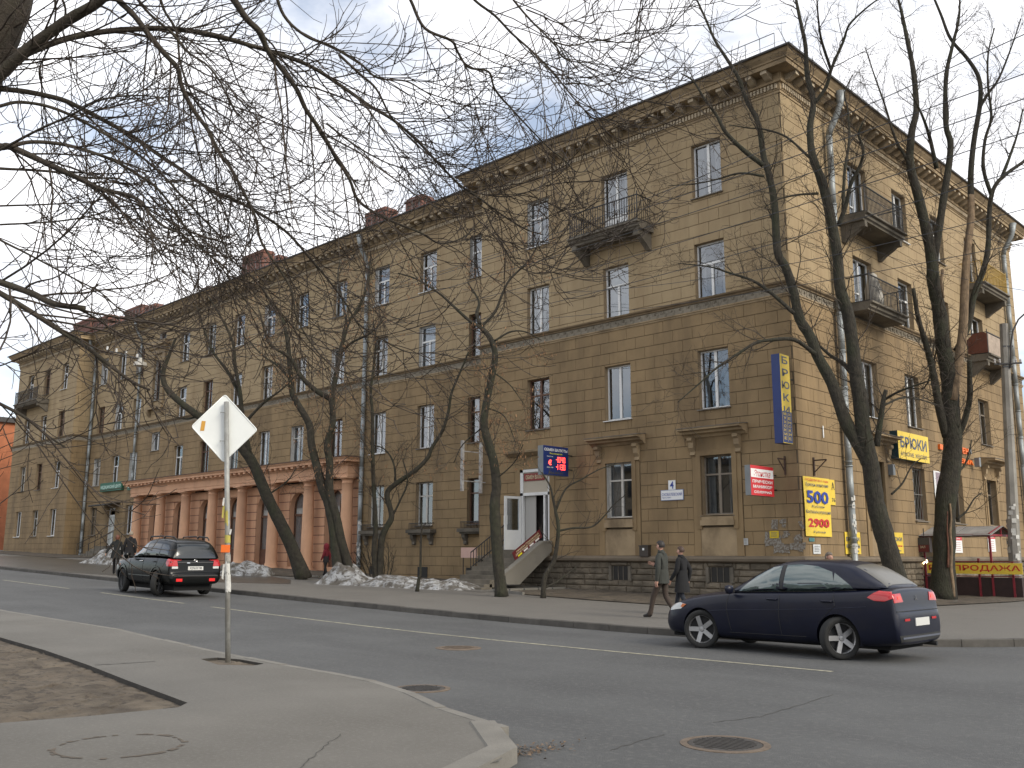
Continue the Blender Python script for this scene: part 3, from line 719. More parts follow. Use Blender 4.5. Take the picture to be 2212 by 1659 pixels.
def window(F, o, white_rev=False, sill=True, silmat=None):
    u0, u1, z0, z1, kind = o; w, h = u1-u0, z1-z0
    m = {'OB': BROWN, 'OG': mat('grey brown frame', (0.20, 0.165, 0.125), 0.6, var=0.2), 'OW': OLDWHITE, 'GR': BROWN, 'SM': BROWN}.get(kind, WHITE)
    me, panes = frame_mesh(kind, w, h, m)
    ob = bpy.data.objects.new('window', me); COL.objects.link(ob); ob.matrix_basis = F.M @ Matrix.Translation((u0, 0.17, z0)); bpart(ob)
    for (a, b, c, d) in panes:
        p = bpy.data.objects.new('pane', pane_mesh(b-a, d-c)); COL.objects.link(p); p.parent = ob; p.location = (a, 0.035, c)
    if sill:
        mb = MB(); mb.prism([(-0.06, 0.02, 0.012), (-0.06, -0.27, -0.025), (-0.06, -0.27, -0.055), (-0.06, 0.02, -0.03)], (w+0.12, 0, 0))
        s_ = mb.build('sill', silmat or (WHITE if (kind in ('S2', 'T') and wr.random() < .45) else TIN)); s_.parent = ob
    r_ = wr.random()
    if kind != 'GR' and r_ < 0.68:
        mb = MB(); hh = h*wr.choice((0.98, 0.98, 0.62, 0.98)); n = 14; a0, a1 = 0.03, w-0.03
        if r_ < 0.48: spans = [(a0, a0+w*wr.uniform(.16, .34)), (a1-w*wr.uniform(.16, .34), a1)]
        else: spans = [(a0, a1)]
        for s0, s1 in spans:
            for k in range(n):
                x0, x1 = s0+(s1-s0)*k/n, s0+(s1-s0)*(k+1)/n
                y0, y1 = 0.17+0.025*math.sin(k*1.9), 0.17+0.025*math.sin((k+1)*1.9)
                mb.face([(x0, y0, 0.05), (x1, y1, 0.05), (x1, y1, hh), (x0, y0, hh)])
        c_ = mb.build('curtain', CURTAIN, None, fix=False); c_.parent = ob
    if white_rev:
        mb = MB(); e = 0.004
        mb.face([(e, -0.17, 0), (e, 0.0, 0), (e, 0.0, h), (e, -0.17, h)]); mb.face([(w-e, -0.17, 0), (w-e, 0.0, 0), (w-e, 0.0, h), (w-e, -0.17, h)])
        mb.face([(0, -0.17, h-e), (w, -0.17, h-e), (w, 0.0, h-e), (0, 0.0, h-e)])
        rv = mb.build('reveal', REVEALW, None, fix=False); rv.parent = ob
    if kind == 'GR':
        mb = MB(); k = 0
        for i in range(9):
            x = w*(i+0.5)/9
            pts = [(x+0.05*math.sin(j*0.9)*(1 if i % 2 else -1), -0.06, h*j/16) for j in range(17)]; mb.tube(pts, 0.010, 4)
        for zc in (0.03, h/2, h-0.03): mb.box(0, w, -0.075, -0.055, zc-0.012, zc+0.012)
        g_ = mb.build('grille', mat('grey grille', (0.17, 0.16, 0.14), .6)); g_.parent = ob
    return ob
for F, ops in ((F_MAIN, op_main), (F_SIDE, op_side), (F_REC, op_rec), (F_MAIN, op_lw)):
    for o in ops:
        if o[4] in NOWIN: continue
        ground = o[2] < 3.2
        wrv = (F is F_REC and wr.random() < 0.45) or (F is F_MAIN and abs((o[0]+o[1])/2-CA) < .1 and o[2] > 14) or (F is F_MAIN and abs((o[0]+o[1])/2-CB) < .1 and o[2] < 4)
        window(F, o, wrv, sill=not (o[4] in ('BD', 'BD2')))

# ---- ground floor hoods with consoles, surrounds and aprons ---------------------------
def hood(F, c, hw, z=5.86, out=0.55, apron=True, top=5.02):
    m_ = MB()
    prof = [(0.0, z-0.22), (0.10, z-0.20), (0.18, z-0.12), (0.34, z-0.08), (0.36, z), (out, z+0.02), (out, z+0.10), (0.0, z+0.17)]
    m_.prism([F.p(c-hw-0.28, d, zc) for d, zc in prof], F.p(c+hw+0.28, 0, 0)-F.p(c-hw-0.28, 0, 0))
    h_ = m_.build('window_hood', TRIM); bpart(h_)
    m_ = MB(); pr = [(0.02, z+0.175), (out+0.03, z+0.11), (out+0.03, z+0.09), (out+0.01, z+0.09), (0.0, z+0.15)]
    m_.prism([F.p(c-hw-0.31, d, zc) for d, zc in pr], F.p(c+hw+0.31, 0, 0)-F.p(c-hw-0.31, 0, 0)); bpart(m_.build('hood_flashing', TIN))
    for s in (-1, 1):
        m_ = MB(); uc = c+s*(hw-0.06)
        pr = [(0.03, z-0.20), (0.30, z-0.20), (0.30, z-0.30), (0.22, z-0.36), (0.20, z-0.55), (0.10, z-0.68), (0.13, z-0.80), (0.03, z-0.84)]
        m_.prism([F.p(uc-0.10, d, zc) for d, zc in pr], F.p(uc+0.10, 0, 0)-F.p(uc-0.10, 0, 0)); bpart(m_.build('console', TRIM))
    m_ = MB(); o0, o1 = c-0.62, c+0.62
    # pilaster strips, lintel and panel under the hood
    for a, b, d1, z0_, z1_ in ((c-hw, c-0.70, 0.05, 1.6, z-0.2), (c+0.70, c+hw, 0.05, 1.6, z-0.2), (c-0.70, c+0.70, 0.04, top+0.18, z-0.2)):
        fbox(m_, F, a, b, 0.0, d1, z0_, z1_)
    for a, b, z0_, z1_ in ((c-0.80, c-0.62, 2.5, top+0.18), (c+0.62, c+0.80, 2.5, top+0.18), (c-0.62, c+0.62, top, top+0.18)):
        fbox(m_, F, a, b, 0.001, 0.085, z0_, z1_)
    bpart(m_.build('window_surround', STONE_LO))
    if apron:
        m_ = MB(); fbox(m_, F, c-0.70, c+0.70, 0.0, 0.03, 1.6, 2.55); fbox(m_, F, c-0.66, c+0.66, 0.0, 0.14, 2.62, 2.80); fbox(m_, F, c-0.62, c+0.62, 0, 0.10, 2.80, 2.975)
        bpart(m_.build('apron', TRIM))
hood(F_MAIN, CB, 0.96); hood(F_MAIN, CC_, 0.96); hood(F_SIDE, S1, 1.02)
# the side hood over the far window is deeper and narrower
hood(F_SIDE, S4, 0.93, z=5.82, out=0.7)
# small hood above the entrance
m_ = MB(); z = 5.72
m_.prism([F_MAIN.p(-27.6, d, zc) for d, zc in ((0, z-.16), (.16, z-.1), (.34, z), (.36, z+.08), (0, z+.14))], Vector((3.0, 0, 0))); bpart(m_.build('door_hood', TRIM))
m_ = MB()
for a, b, d1, z0_, z1_ in ((-27.2, -26.95, 0.04, 1.6, 5.56), (-25.32, -25.05, 0.04, 1.6, 5.56), (-26.95, -25.32, 0.036, 5.06, 5.56), (-27.2, -25.05, 0.03, 1.58, 1.8)): fbox(m_, F_MAIN, a, b, 0.0, d1, z0_, z1_)
bpart(m_.build('door_surround', STONE_LO))
# balconets under the recessed ground floor windows
for c in RCOLS[:3]:
    m_ = MB(); fbox(m_, F_REC, c-0.9, c+0.9, 0.0, 0.38, 2.62, 2.78); fbox(m_, F_REC, c-0.8, c+0.8, 0, 0.30, 2.54, 2.62); b_ = m_.build('balconet', CONC); bpart(b_)
    for s in (-1, 1):
        m_ = MB(); pr = [(0.0, 2.54), (0.26, 2.54), (0.24, 2.38), (0.12, 2.22), (0.14, 2.1), (0, 2.05)]
        m_.prism([F_REC.p(c+s*0.62-0.1, d, zc) for d, zc in pr], Vector((0.2, 0, 0))); bpart(m_.build('console', CONC))
    m_ = MB(); fbox(m_, F_REC, c-0.75, c+0.75, 0.28, 0.30, 3.06, 3.09)
    for k in range(17): fbox(m_, F_REC, c-0.75+k*1.5/16-.008, c-0.75+k*1.5/16+.008, 0.28, 0.30, 2.78, 3.06)
    for s in (-1, 1): fbox(m_, F_REC, c+s*0.75-.01, c+s*.75+.01, 0.0, 0.30, 3.06, 3.09)
    bpart(m_.build('balconet_railing', IRON))
for c in (-34.55, -31.2, -38.25):
    m_ = MB(); fbox(m_, F_REC, c-0.35, c+0.35, 0.03, 0.045, 0.55, 1.05); bpart(m_.build('basement_window', ROOM))

# ---- balconies -------------------------------------------------------------------------
def balcony(F, c, hw, z, proj=1.05, railm=IRON, ornate=False, board=None, consoles=True, rail_h=1.0, infill=None):
    m_ = MB()
    pr = [(0.0, z-0.30), (proj-0.14, z-0.30), (proj-0.12, z-0.24), (proj-0.05, z-0.20), (proj-0.04, z-0.10), (proj+0.06, z-0.07), (proj+0.06, z), (0.0, z+0.01)]
    m_.prism([F.p(c-hw, d, zc) for d, zc in pr], F.p(c+hw, 0, 0)-F.p(c-hw, 0, 0))
    sl_ = m_.build('balcony', CONC); bpart(sl_)
    inv = BLD_M @ BINV
    def sub(mb, nm, mt):
        o = mb.build(nm, mt); o.parent = sl_; return o
    if consoles:
        for s in (-1, 1):
            m_ = MB(); uc = c+s*(hw-0.22)
            pr = [(0.0, z-0.30), (proj-0.12, z-0.30), (proj-0.12, z-0.52), (proj-0.30, z-0.52), (proj-0.42, z-0.62), (0.30, z-0.80), (0.12, z-0.95), (0.0, z-0.95)]
            m_.prism([F.p(uc-0.11, d, zc) for d, zc in pr], F.p(uc+0.11, 0, 0)-F.p(uc-0.11, 0, 0)); sub(m_, 'console', CONC)
    m_ = MB(); e = hw-0.08; pe = proj-0.06
    def B(a, b, w_, h_): m_.bar(F.p(*a), F.p(*b), w_, h_)
    for zr in ((0.04, rail_h) if not ornate else (0.06, rail_h)):
        B((c-e, pe, z+zr), (c+e, pe, z+zr), 0.045, 0.035)
        for s in (-1, 1): B((c+s*e, 0, z+zr), (c+s*e, pe, z+zr), 0.04, 0.035)
    if not ornate: 
        B((c-e, pe, z+rail_h*0.62), (c+e, pe, z+rail_h*0.62), 0.02, 0.02)
    for s in (-1, 1): m_.tube([F.p(c+s*e, pe, z), F.p(c+s*e, pe, z+rail_h+0.14)], [0.028, 0.022], 6)
    nb_ = int(2*e/0.115)
    step = 2*e/nb_
    for k in range(1, nb_):
        u = c-e+k*step
        m_.tube([F.p(u, pe, z+.03), F.p(u, pe, z+rail_h*.3), F.p(u, pe, z+rail_h*.45), F.p(u, pe, z+rail_h*.6), F.p(u, pe, z+rail_h)], [0.014, 0.014, 0.026 if ornate else .014, 0.014, 0.014], 5)
        if ornate:
            for zc, sg in ((z+rail_h-0.06, 1), (z+0.12, -1)):
                m_.tube([F.p(u-step/2+step/2*math.cos(x), pe, zc+sg*0.045*math.sin(x)) for x in [math.pi*j/6 for j in range(7)]], 0.008, 3)
    ns = int(pe/0.125)
    for s in (-1, 1):
        for k in range(1, ns): m_.tube([F.p(c+s*e, k*pe/ns, z+.03), F.p(c+s*e, k*pe/ns, z+rail_h)], 0.010, 4)
    sub(m_, 'railing', railm)
    if board is not None:
        m_ = MB(); fbox(m_, F, c-e, c+e, pe+0.02, pe+0.035, z+0.05, z+0.93); sub(m_, 'front_board', board[0])
        m_ = MB(); pts = [(0, .05), (pe, .05), (pe, .93), (pe*0.75, 1.02), (pe*.35, 0.98), (0.0, .7)]
        m_.prism([F.p(c-e-0.03, d, z+zc) for d, zc in pts], F.p(c-e-0.045, 0, 0)-F.p(c-e-0.03, 0, 0)); sub(m_, 'side_board', board[1])
    return sl_
balcony(F_MAIN, CB+0.12, 1.72, 13.88, proj=1.0, ornate=True)
balcony(F_SIDE, S1, 1.78, 13.90, proj=1.05)
balcony(F_SIDE, S1, 1.62, 10.60, proj=0.95, consoles=False)
balcony(F_SIDE, S4, 1.75, 13.90, proj=1.05, railm=mat('yellow railing', (0.42, 0.27, 0.05), 0.6, var=0.15))
balcony(F_SIDE, S4, 1.55, 10.60, proj=0.95, board=(mat('weathered pale board', (0.36, 0.29, 0.23), 0.9, var=0.25, vscale=5), mat('rust brown board', (0.12, 0.042, 0.026), 0.85, var=0.2)))
balcony(F_MAIN, -82.4, 2.6, 13.9, proj=1.0, consoles=True)
# bundle on the lower side balcony
m_ = MB(); r_ = random.Random(4); c0 = F_SIDE.p(S1-0.55, 0.6, 10.62); prof = [(0.0, 0), (.30, .02), (.34, .3), (.28, .7), (.20, 1.0), (.15, 1.2), (0.02, 1.28)]
for i in range(len(prof)): pass
m_.lathe(prof, 10, c0); 
m_.v = [(x+r_.uniform(-.04, .04), y+r_.uniform(-.04, .04), z_+r_.uniform(-.03, .03)) for x, y, z_ in m_.v]
tag(m_.build('covered_bundle', mat('grey tarp', (0.33, 0.31, 0.27), 0.8, var=0.2, vscale=4), None, True), 'pale wrapped bundle standing on the third floor side balcony', 'bundle')

# ---- stair tower trim on the recessed front (niche with pediment) -----------------------
m_ = MB()
for a, b, d1, z0_, z1_ in ((-64.35, -63.92, 0.16, 11.9, 15.5), (-62.78, -62.35, 0.16, 11.9, 15.5), (-64.5, -62.2, 0.20, 15.5, 15.85), (-64.75, -61.95, 0.34, 15.85, 16.02), (-64.95, -61.75, 0.5, 16.02, 16.3)): fbox(m_, F_REC, a, b, 0.036, d1, z0_, z1_)
for uc in (-64.3, -62.4):
    m_.prism([F_REC.p(uc-.14, d, zc) for d, zc in ((0.036, 11.55), (.3, 11.55), (.3, 11.4), (.12, 11.15), (0.036, 11.05))], Vector((.28, 0, 0)))
fbox(m_, F_REC, -64.6, -62.1, 0.036, 0.3, 11.55, 11.75)
bpart(m_.build('niche_surround', TRIM))

# ---- the pink colonnade -----------------------------------------------------------------
CX_ = [-64.58+3.468*k for k in range(8)]; YC = 29.25
arches = [(CX_[k]+CX_[k+1])/2-0.12 for k in range(7)]
pw = MB(); AW, ZS = 0.80, 4.18
u0, u1 = CX_[0]-0.5, CX_[-1]+0.54
zb_ = [0.0]; z = 0.75
while z < 5.5: zb_.append(z); z += 0.47
zb_.append(5.5)
ops = [(a-AW, a+AW, 0.95, ZS) for a in arches]
# wall with arched heads
band = MB()
for a, b, c, d in cells(u0, u1, 0.0, 5.5, [(a-AW, a+AW, 0.95, 5.02) for a in arches]): pw.face([F_POR.p(a, 0, c), F_POR.p(b, 0, c), F_POR.p(b, 0, d), F_POR.p(a, 0, d)])
for a in arches:
    n = 14; pts = [(a+AW*math.cos(math.pi*k/n), ZS+0.84*math.sin(math.pi*k/n)) for k in range(n+1)]
    for k in range(n):
        (x0, z0_), (x1, z1_) = pts[k], pts[k+1]
        pw.face([F_POR.p(x0, 0, z0_), F_POR.p(x0, 0, 5.02), F_POR.p(x1, 0, 5.02), F_POR.p(x1, 0, z1_)])
        pw.face([F_POR.p(x0, 0, z0_), F_POR.p(x1, 0, z1_), F_POR.p(x1, -.42, z1_), F_POR.p(x0, -.42, z0_)])
    for s in (-1, 1): pw.face([F_POR.p(a+s*AW, 0, .95), F_POR.p(a+s*AW, 0, ZS), F_POR.p(a+s*AW, -.42, ZS), F_POR.p(a+s*AW, -.42, .95)])
    pw.face([F_POR.p(a-AW, 0, .95), F_POR.p(a+AW, 0, .95), F_POR.p(a+AW, -.42, .95), F_POR.p(a-AW, -.42, .95)])
POR = pw.build('portico_wall', PINK); bpart(POR)
# rusticated courses between the arches
k_ = 0
for c, d in zip(zb_, zb_[1:]):
    for k in range(8):
        a0 = u0 if k == 0 else arches[k-1]+AW; a1 = u1 if k == 7 else arches[k]-AW
        zc = (c+d)/2
        if zc > ZS:
            dx = AW*math.sqrt(max(0, 1-min(1, ((max(c, ZS)-ZS)/0.84))**2)) if c < 5.02 else 0
            if dx == 0 or d > 5.02: 
                if k == 0: 
                    m_ = MB(); fbox(m_, F_POR, u0, u1, 0.0, 0.05, max(c, 5.03)+.02, d); bpart(m_.build('rusticated_course', PINK))
                continue
            a0 = u0 if k == 0 else arches[k-1]+dx; a1 = u1 if k == 7 else arches[k]-dx
        if d <= .97 and c < .9: pass
        if a1-a0 < 0.1: continue
        m_ = MB(); fbox(m_, F_POR, a0+0.0, a1, 0.0, 0.05, c+0.022, d); bpart(m_.build('rusticated_course', PINK))
for x in CX_:
    m_ = MB(); z0_ = zg(x)+0.1
    H_ = 5.53
    prof = [(0.40, z0_-.3), (0.40, z0_+0.10), (0.36, z0_+0.12), (0.37, z0_+0.2), (0.335, z0_+0.26)]
    for t in range(9):
        f = t/8; prof.append((0.325*(1-0.16*f*f), z0_+0.28+(H_-0.32-z0_-0.28)*f))
    prof += [(0.30, H_-0.30), (0.30, H_-0.26), (0.275, H_-.25), (0.28, H_-0.14), (0.36, H_-0.08), (0.37, H_-0.06)]
    m_.lathe(prof, 22, (x, YC, 0)); m_.box(x-0.40, x+0.40, YC-0.40, YC+0.40, H_-0.06, H_+0.04); m_.box(x-0.43, x+0.43, YC-.43, YC+.43, z0_-.4, z0_+.02)
    me = m_.mesh('column'); 
    for p_ in me.polygons: p_.use_smooth = len(p_.vertices) == 4 and abs(p_.normal.z) < .75 and p_.area < .3
    bpart(link('column', me, PINK))
ent = MB(); E0, E1 = CX_[0]-0.48, CX_[-1]+0.42
path = [(E1, YR+.2), (E1, YC-0.33), (E0, YC-0.33), (E0, YR+.2)]
ent = sweep([(-0.6, 5.56), (0.0, 5.56), (0.0, 5.72), (0.03, 5.73), (0.03, 6.10), (0.10, 6.13), (0.12, 6.18), (0.10, 6.20), (0.10, 6.30), (0.42, 6.30), (0.42, 6.40), (0.50, 6.48), (0.52, 6.52), (-0.4, 6.60)], path)
bpart(ent.build('entablature', PINK))
ent.v = []
m_ = MB()
k = int((E1-E0)/0.55)
for i in range(k+1):
    u = E0+0.15+i*(E1-E0-0.3)/k
    q = MB(); q.box(u-0.12, u+0.12, YC-0.33-0.38, YC-0.33-0.09, 6.19, 6.30); bpart(q.build('bracket', PINK))
jl = MB()
for c in zb_[1:-1]:
    for k in range(8):
        dx = AW*math.sqrt(max(0, 1-min(1, max(0, (c-ZS)/.84))**2)); a0 = u0 if k == 0 else arches[k-1]+dx; a1 = u1 if k == 7 else arches[k]-dx
        if c < 5.0: fbox(jl, F_POR, a0, a1, .0, .053, c-.012, c+.024)
o = jl.build('joint_lines', PINKD); bpart(o); o['kind'] = 'stuff'
m_ = sweep([(0.50, 6.525), (0.56, 6.525), (0.56, 6.56), (-0.4, 6.62)], path); bpart(m_.build('portico_roof', mat('rust flashing', (0.10, 0.06, 0.045), 0.8, var=0.2)))
for i, a in enumerate(arches):
    m_ = MB(); y0 = -0.30
    t = 0.06; m = BROWN
    def fb(u0_, u1_, z0_, z1_, d=-0.30): fbox(m_, F_POR, u0_, u1_, d-0.05, d, z0_, z1_)
    zb = zg(a)+0.12 if i in (0, 3, 6) else 0.95
    fb(a-AW, a-AW+t, .96, ZS); fb(a+AW-t, a+AW, .96, ZS); fb(a-AW, a+AW, ZS-.45, ZS-.33); fb(a-.035, a+.035, .96, ZS-.45, -0.295); fb(a-AW, a+AW, .96, 1.9, -0.31)
    n = 14
    for k in range(n):
        x0, x1 = math.pi*k/n, math.pi*(k+1)/n
        q = [F_POR.p(a+r*AW*math.cos(x), -0.30, ZS+r*.84*math.sin(x)) for r, x in ((1, x0), (1, x1), (.92, x1), (.92, x0))]; m_.face(q)
    wn = m_.build('window', m); bpart(wn)
    for u_0, u_1, z_0, z_1 in ((a-AW+t, a-.035, 1.9, ZS-.45), (a+.035, a+AW-t, 1.9, ZS-.45)):
        q = MB(); q.face([F_POR.p(u_0, -.33, z_0), F_POR.p(u_1, -.33, z_0), F_POR.p(u_1, -.33, z_1), F_POR.p(u_0, -.33, z_1)]); p_ = q.build('pane', GLASS, None, fix=False); p_.parent = wn
    q = MB(); q.face([F_POR.p(a+AW, -.33, ZS-.33), *[F_POR.p(a+AW*math.cos(math.pi*k/n), -.33, ZS+.84*math.sin(math.pi*k/n)) for k in range(n+1)], F_POR.p(a-AW, -.33, ZS-.33)][1:-1]); p_ = q.build('pane', GLASS, None, fix=False); p_.parent = wn
    q = MB()
    for s in (-1, 1):
        for k in range(10):
            x0, x1 = s*(0.10+.07*k), s*(0.10+.07*(k+1)); y0_, y1_ = -.42-.02*math.sin(k*2), -.42-.02*math.sin((k+1)*2)
            q.face([F_POR.p(a+x0, y0_, 1.0), F_POR.p(a+x1, y1_, 1.0), F_POR.p(a+x1, y1_, ZS+.84), F_POR.p(a+x0, y0_, ZS+.84)])
    c_ = q.build('curtain', mat('pale curtain', (.46, .45, .42), .9, var=.15, vscale=3), None, fix=False); c_.parent = wn
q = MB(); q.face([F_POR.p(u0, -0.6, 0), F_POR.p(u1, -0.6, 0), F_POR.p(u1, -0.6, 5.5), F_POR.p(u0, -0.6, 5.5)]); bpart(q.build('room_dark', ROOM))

# ---- drainpipes ----------------------------------------------------------------------------
def pipe(F, u, r=0.085, ztop=18.3, zend=0.4, out=0.16):
    m_ = MB(); pts = [F.p(u, 0.74, ztop), F.p(u, 0.72, ztop-0.45), F.p(u, 0.60, ztop-0.75), F.p(u, out+0.06, 17.0), F.p(u, out, 16.75)]
    z = 16.75
    m_.tube(pts, [r*1.7, r, r, r, r], 10)
    while z > zend+0.2:
        z2 = max(z-1.35, zend); m_.tube([F.p(u, out, z), F.p(u, out, z2)], [r, r*0.97], 10); m_.tube([F.p(u, out, z2+0.02), F.p(u, out, z2+0.07)], [r*1.14]*2, 10); z = z2
    m_.tube([F.p(u, out, zend+.02), F.p(u, out+0.05, zend-.12), F.p(u, out+0.25, zend-.22)], r, 10)
    for k in range(6): zc = 2.2+2.6*k; m_.bar(F.p(u, 0, zc), F.p(u, out, zc), 0.03, 0.02); m_.tube([F.p(u, out, zc-.02), F.p(u, out, zc+.02)], r*1.12, 10)
    o = m_.build('drainpipe', ZINC, None, True); bpart(o); return o
pipe(F_SIDE, 31.4, r=0.12, out=0.22); pipe(F_SIDE, 50.75, r=0.12, out=0.2); pipe(F_REC, -39.35, r=0.11, zend=1.0); pipe(F_REC, -66.1, zend=6.6); pipe(F_REC, -74.1, r=0.11, zend=1.6)
# ---- roof railing, chimneys, aerial ----------------------------------------------------------
def roofrail(a, b, z0_=18.62, h=0.78):
    A, B = Vector((*a, z0_)), Vector((*b, z0_)); n = int((B-A).length/0.55); m_ = MB()
    m_.bar(A+Vector((0, 0, h)), B+Vector((0, 0, h)), 0.022, 0.022); m_.bar(A+Vector((0, 0, h*.5)), B+Vector((0, 0, h*.5)), 0.012, 0.012)
    for k in range(n+1): p = A.lerp(B, k/n); m_.bar(p-Vector((0, 0, .1)), p+Vector((0, 0, h)), 0.018, 0.018)
    bpart(m_.build('roof_railing', mat('grey railing', (0.16, 0.16, 0.16), .6)))
roofrail((XC+0.1, YF-0.35), (XRL-0.4, YF-0.35)); roofrail((XRL-0.4, YF-0.35), (XRL-0.4, YR)); roofrail((XRL-0.7, YR-0.3), (XLW+0.5, YR-0.3))
def chimney(x, y, w_, d_, z1_, z0_=18.6):
    m_ = MB(); m_.box(x-w_/2, x+w_/2, y-d_/2, y+d_/2, z0_, z1_-.25); m_.box(x-w_/2-.05, x+w_/2+.05, y-d_/2-.05, y+d_/2+.05, z1_-.25, z1_-.12); m_.box(x-w_/2+.02, x+w_/2-.02, y-d_/2+.02, y+d_/2-.02, z1_-.12, z1_)
    k = int(w_/.45)
    o = m_.build('chimney', BRICK); bpart(o)
    for i in range(k):
        q = MB(); u = x-w_/2+(i+.5)*w_/k; q.box(u-.08, u+.08, y-d_/2-.004, y-d_/2+.1, z1_-.62, z1_-.42); p_ = q.build('flue_hole', ROOM); p_.parent = o; p_.matrix_parent_inverse = Matrix.Identity(4)
for xa, xb, yt, Y_ in ((873, 915, 433, 31.6), (786, 836, 463, 31.6), (519, 572, 557, 32), (574, 604, 560, 33.5), (431, 455, 625, 32), (360, 381, 656, 32), (312, 337, 663, 32.4), (266, 308, 672, 32.4), (240, 262, 690, 34), (200, 237, 692, 32.4), (156, 199, 701, 32.4)):
    p, q = onY(xa, yt, Y_), onY(xb, yt, Y_); chimney((p.x+q.x)/2, Y_+.45, max(1.0, (q.x-p.x)*.82), 0.9, p.z)
m_ = MB(); p = onY(837, 492, 31.6); q = onY(838, 414, 31.6); m_.tube([p, q], 0.025, 5); m_.bar(q+Vector((-.5, 0, -.05)), q+Vector((.5, 0, -.05)), .03, .03)
for k in range(-3, 4): m_.bar(q+Vector((k*.15, -.3, -.05)), q+Vector((k*.15, .3, -.05)), .015, .015)
bpart(m_.build('aerial', IRON))
# ================================================================== SIGNS, ENTRANCE AND SHOP FITTINGS
def text_mesh(txt, size, bold=0.0, sx=1.0, shear=0.0, ext=0.004, align='CENTER', sp=1.0):
    cu = bpy.data.curves.new('t', 'FONT'); cu.body = txt; cu.size = size; cu.align_x = align; cu.align_y = 'CENTER'
    cu.extrude = ext; cu.offset = bold*size; cu.shear = shear; cu.space_character = sp; cu.resolution_u = 2
    me = eval_mesh(bpy.data.objects.new('t', cu)); bpy.data.curves.remove(cu)
    for v in me.vertices: v.co.x *= sx
    return me
def lettering(parent, txt, u, v, w, h, m, bold=0.012, shear=0.0, sp=1.0, d=0.006, name='lettering'):
    """text fitted into a w x h box centred at (u, v) on the parent's front (local x right, z up, front = -y)"""
    me = text_mesh(txt, 1.0, bold, 1.0, shear, 0.0, sp=sp)
    if not len(me.vertices): return None
    xs = [q.co.x for q in me.vertices]; ys = [q.co.y for q in me.vertices]
    sx = w/max(1e-6, max(xs)-min(xs)); sy = h/max(1e-6, max(ys)-min(ys)); cx, cy = (max(xs)+min(xs))/2, (max(ys)+min(ys))/2
    for q in me.vertices: q.co = Vector((u+(q.co.x-cx)*sx, -d, v+(q.co.y-cy)*sy))
    me.materials.clear(); o = link(name, me, m, parent); return o
def panel(name, w, h, t, m, M_, label, cat, side=None, group=None):
    mb = MB(); mb.box(0, w, 0, t, 0, h)
    if side:
        for i in range(6): mb.m[i] = 0 if i == 2 else 1
    o = mb.build(name, [m, side] if side else m, None, fix=False); o.matrix_basis = M_; tag(o, label, cat, group); return o
def rect(parent, a, b, c, d, m, dd=0.003, name='field'):
    q = MB(); q.face([(a, -dd, c), (b, -dd, c), (b, -dd, d), (a, -dd, d)]); return q.build(name, m, parent, fix=False)
def on_main(x0, z0, out=0.05): return Matrix.Translation((x0, YF-out, z0))
def on_side(y0, z0, out=0.05): return Matrix.Translation((XC+out, y0, z0)) @ Matrix.Rotation(math.pi/2, 4, 'Z')
def on_rec(x0, z0, out=0.05): return Matrix.Translation((x0, YR-out, z0))
YEL = mat('yellow sign', (0.78, 0.56, 0.06), 0.5, var=0.06); NAVY = mat('navy sign', (0.012, 0.03, 0.14), 0.4, var=0.1); REDS = mat('red sign', (0.55, 0.022, 0.03), 0.45)
WHT = mat('sign white', (0.78, 0.78, 0.76), 0.5); DGREY = mat('lettering grey blue', (0.09, 0.11, 0.16), 0.6); BLU = mat('lettering blue', (0.02, 0.05, 0.30), 0.5)
ORG = mat('orange letter', (0.85, 0.16, 0.01), 0.45, var=0.08); GRNS = mat('green sign', (0.0, 0.10, 0.055), 0.5); BOXG = mat('sign box grey', (0.20, 0.215, 0.22), 0.5, var=0.1)
MAR = mat('maroon banner', (0.11, 0.010, 0.014), 0.6, var=0.1); CREAM = mat('cream lettering', (0.62, 0.56, 0.35), 0.6); BLACKT = mat('dark lettering', (0.03, 0.03, 0.04), 0.6)
YELT = mat('bright yellow lettering', (0.75, 0.72, 0.02), 0.5); LED = mat('red led', (0.5, 0.02, 0.02), 0.4, emit=(1.0, 0.06, 0.04), estr=5.0)
def projecting(nt_, ft_, nb_, gap, thick, m, side, name, label, cat):
    """a box sign standing out from the main front; survey corners: near top, far top, near bottom"""
    p = onY(*ft_, YF-gap); x = p.x; q = onX(*nt_, x); r_ = onX(*nb_, x)
    w_ = p.y-q.y; h_ = q.z-r_.z
    M_ = Matrix.Translation((x, q.y, r_.z)) @ Matrix.Rotation(math.pi/2, 4, 'Z')
    o = panel(name, w_, h_, thick, m, M_, label, cat, side)
    mb = MB()
    for f in (0.25, 0.75): mb.box(w_, w_+gap, thick*.4, thick*.4+.03, h_*f-.02, h_*f+.02)
    mb.build('mounting_arm', IRON, o); return o, w_, h_
src = lambda x, y: (x/1.475588, y/1.475588)
# tall trousers sign by the corner
o, w_, h_ = projecting(src(2484, 1126), src(2514, 1134), src(2493, 1410), 0.42, 0.30, YEL, NAVY, 'vertical_sign', 'tall narrow yellow and navy sign reading БРЮКИ downwards by the building corner', 'sign')
for i, ch in enumerate('БРЮКИ'): lettering(o, ch, w_*0.5, h_*(0.935-0.141*i), w_*(0.62 if ch != 'Ю' else .8), h_*0.085, DGREY, 0.02)
rect(o, 0.01, w_-.01, 0.02, h_*0.355, NAVY)
rect(o, w_*.5-.008, w_*.5+.008, 0.06, h_*.335, YEL, 0.005)
for i, ch in enumerate('МУЖСКИЕ'): lettering(o, ch, w_*0.26, h_*(0.325-0.045*i), w_*0.26, h_*0.030, YEL, 0.01)
for i, ch in enumerate('ЖЕНСКИЕ'): lettering(o, ch, w_*0.74, h_*(0.325-0.045*i), w_*0.26, h_*0.030, YEL, 0.01)
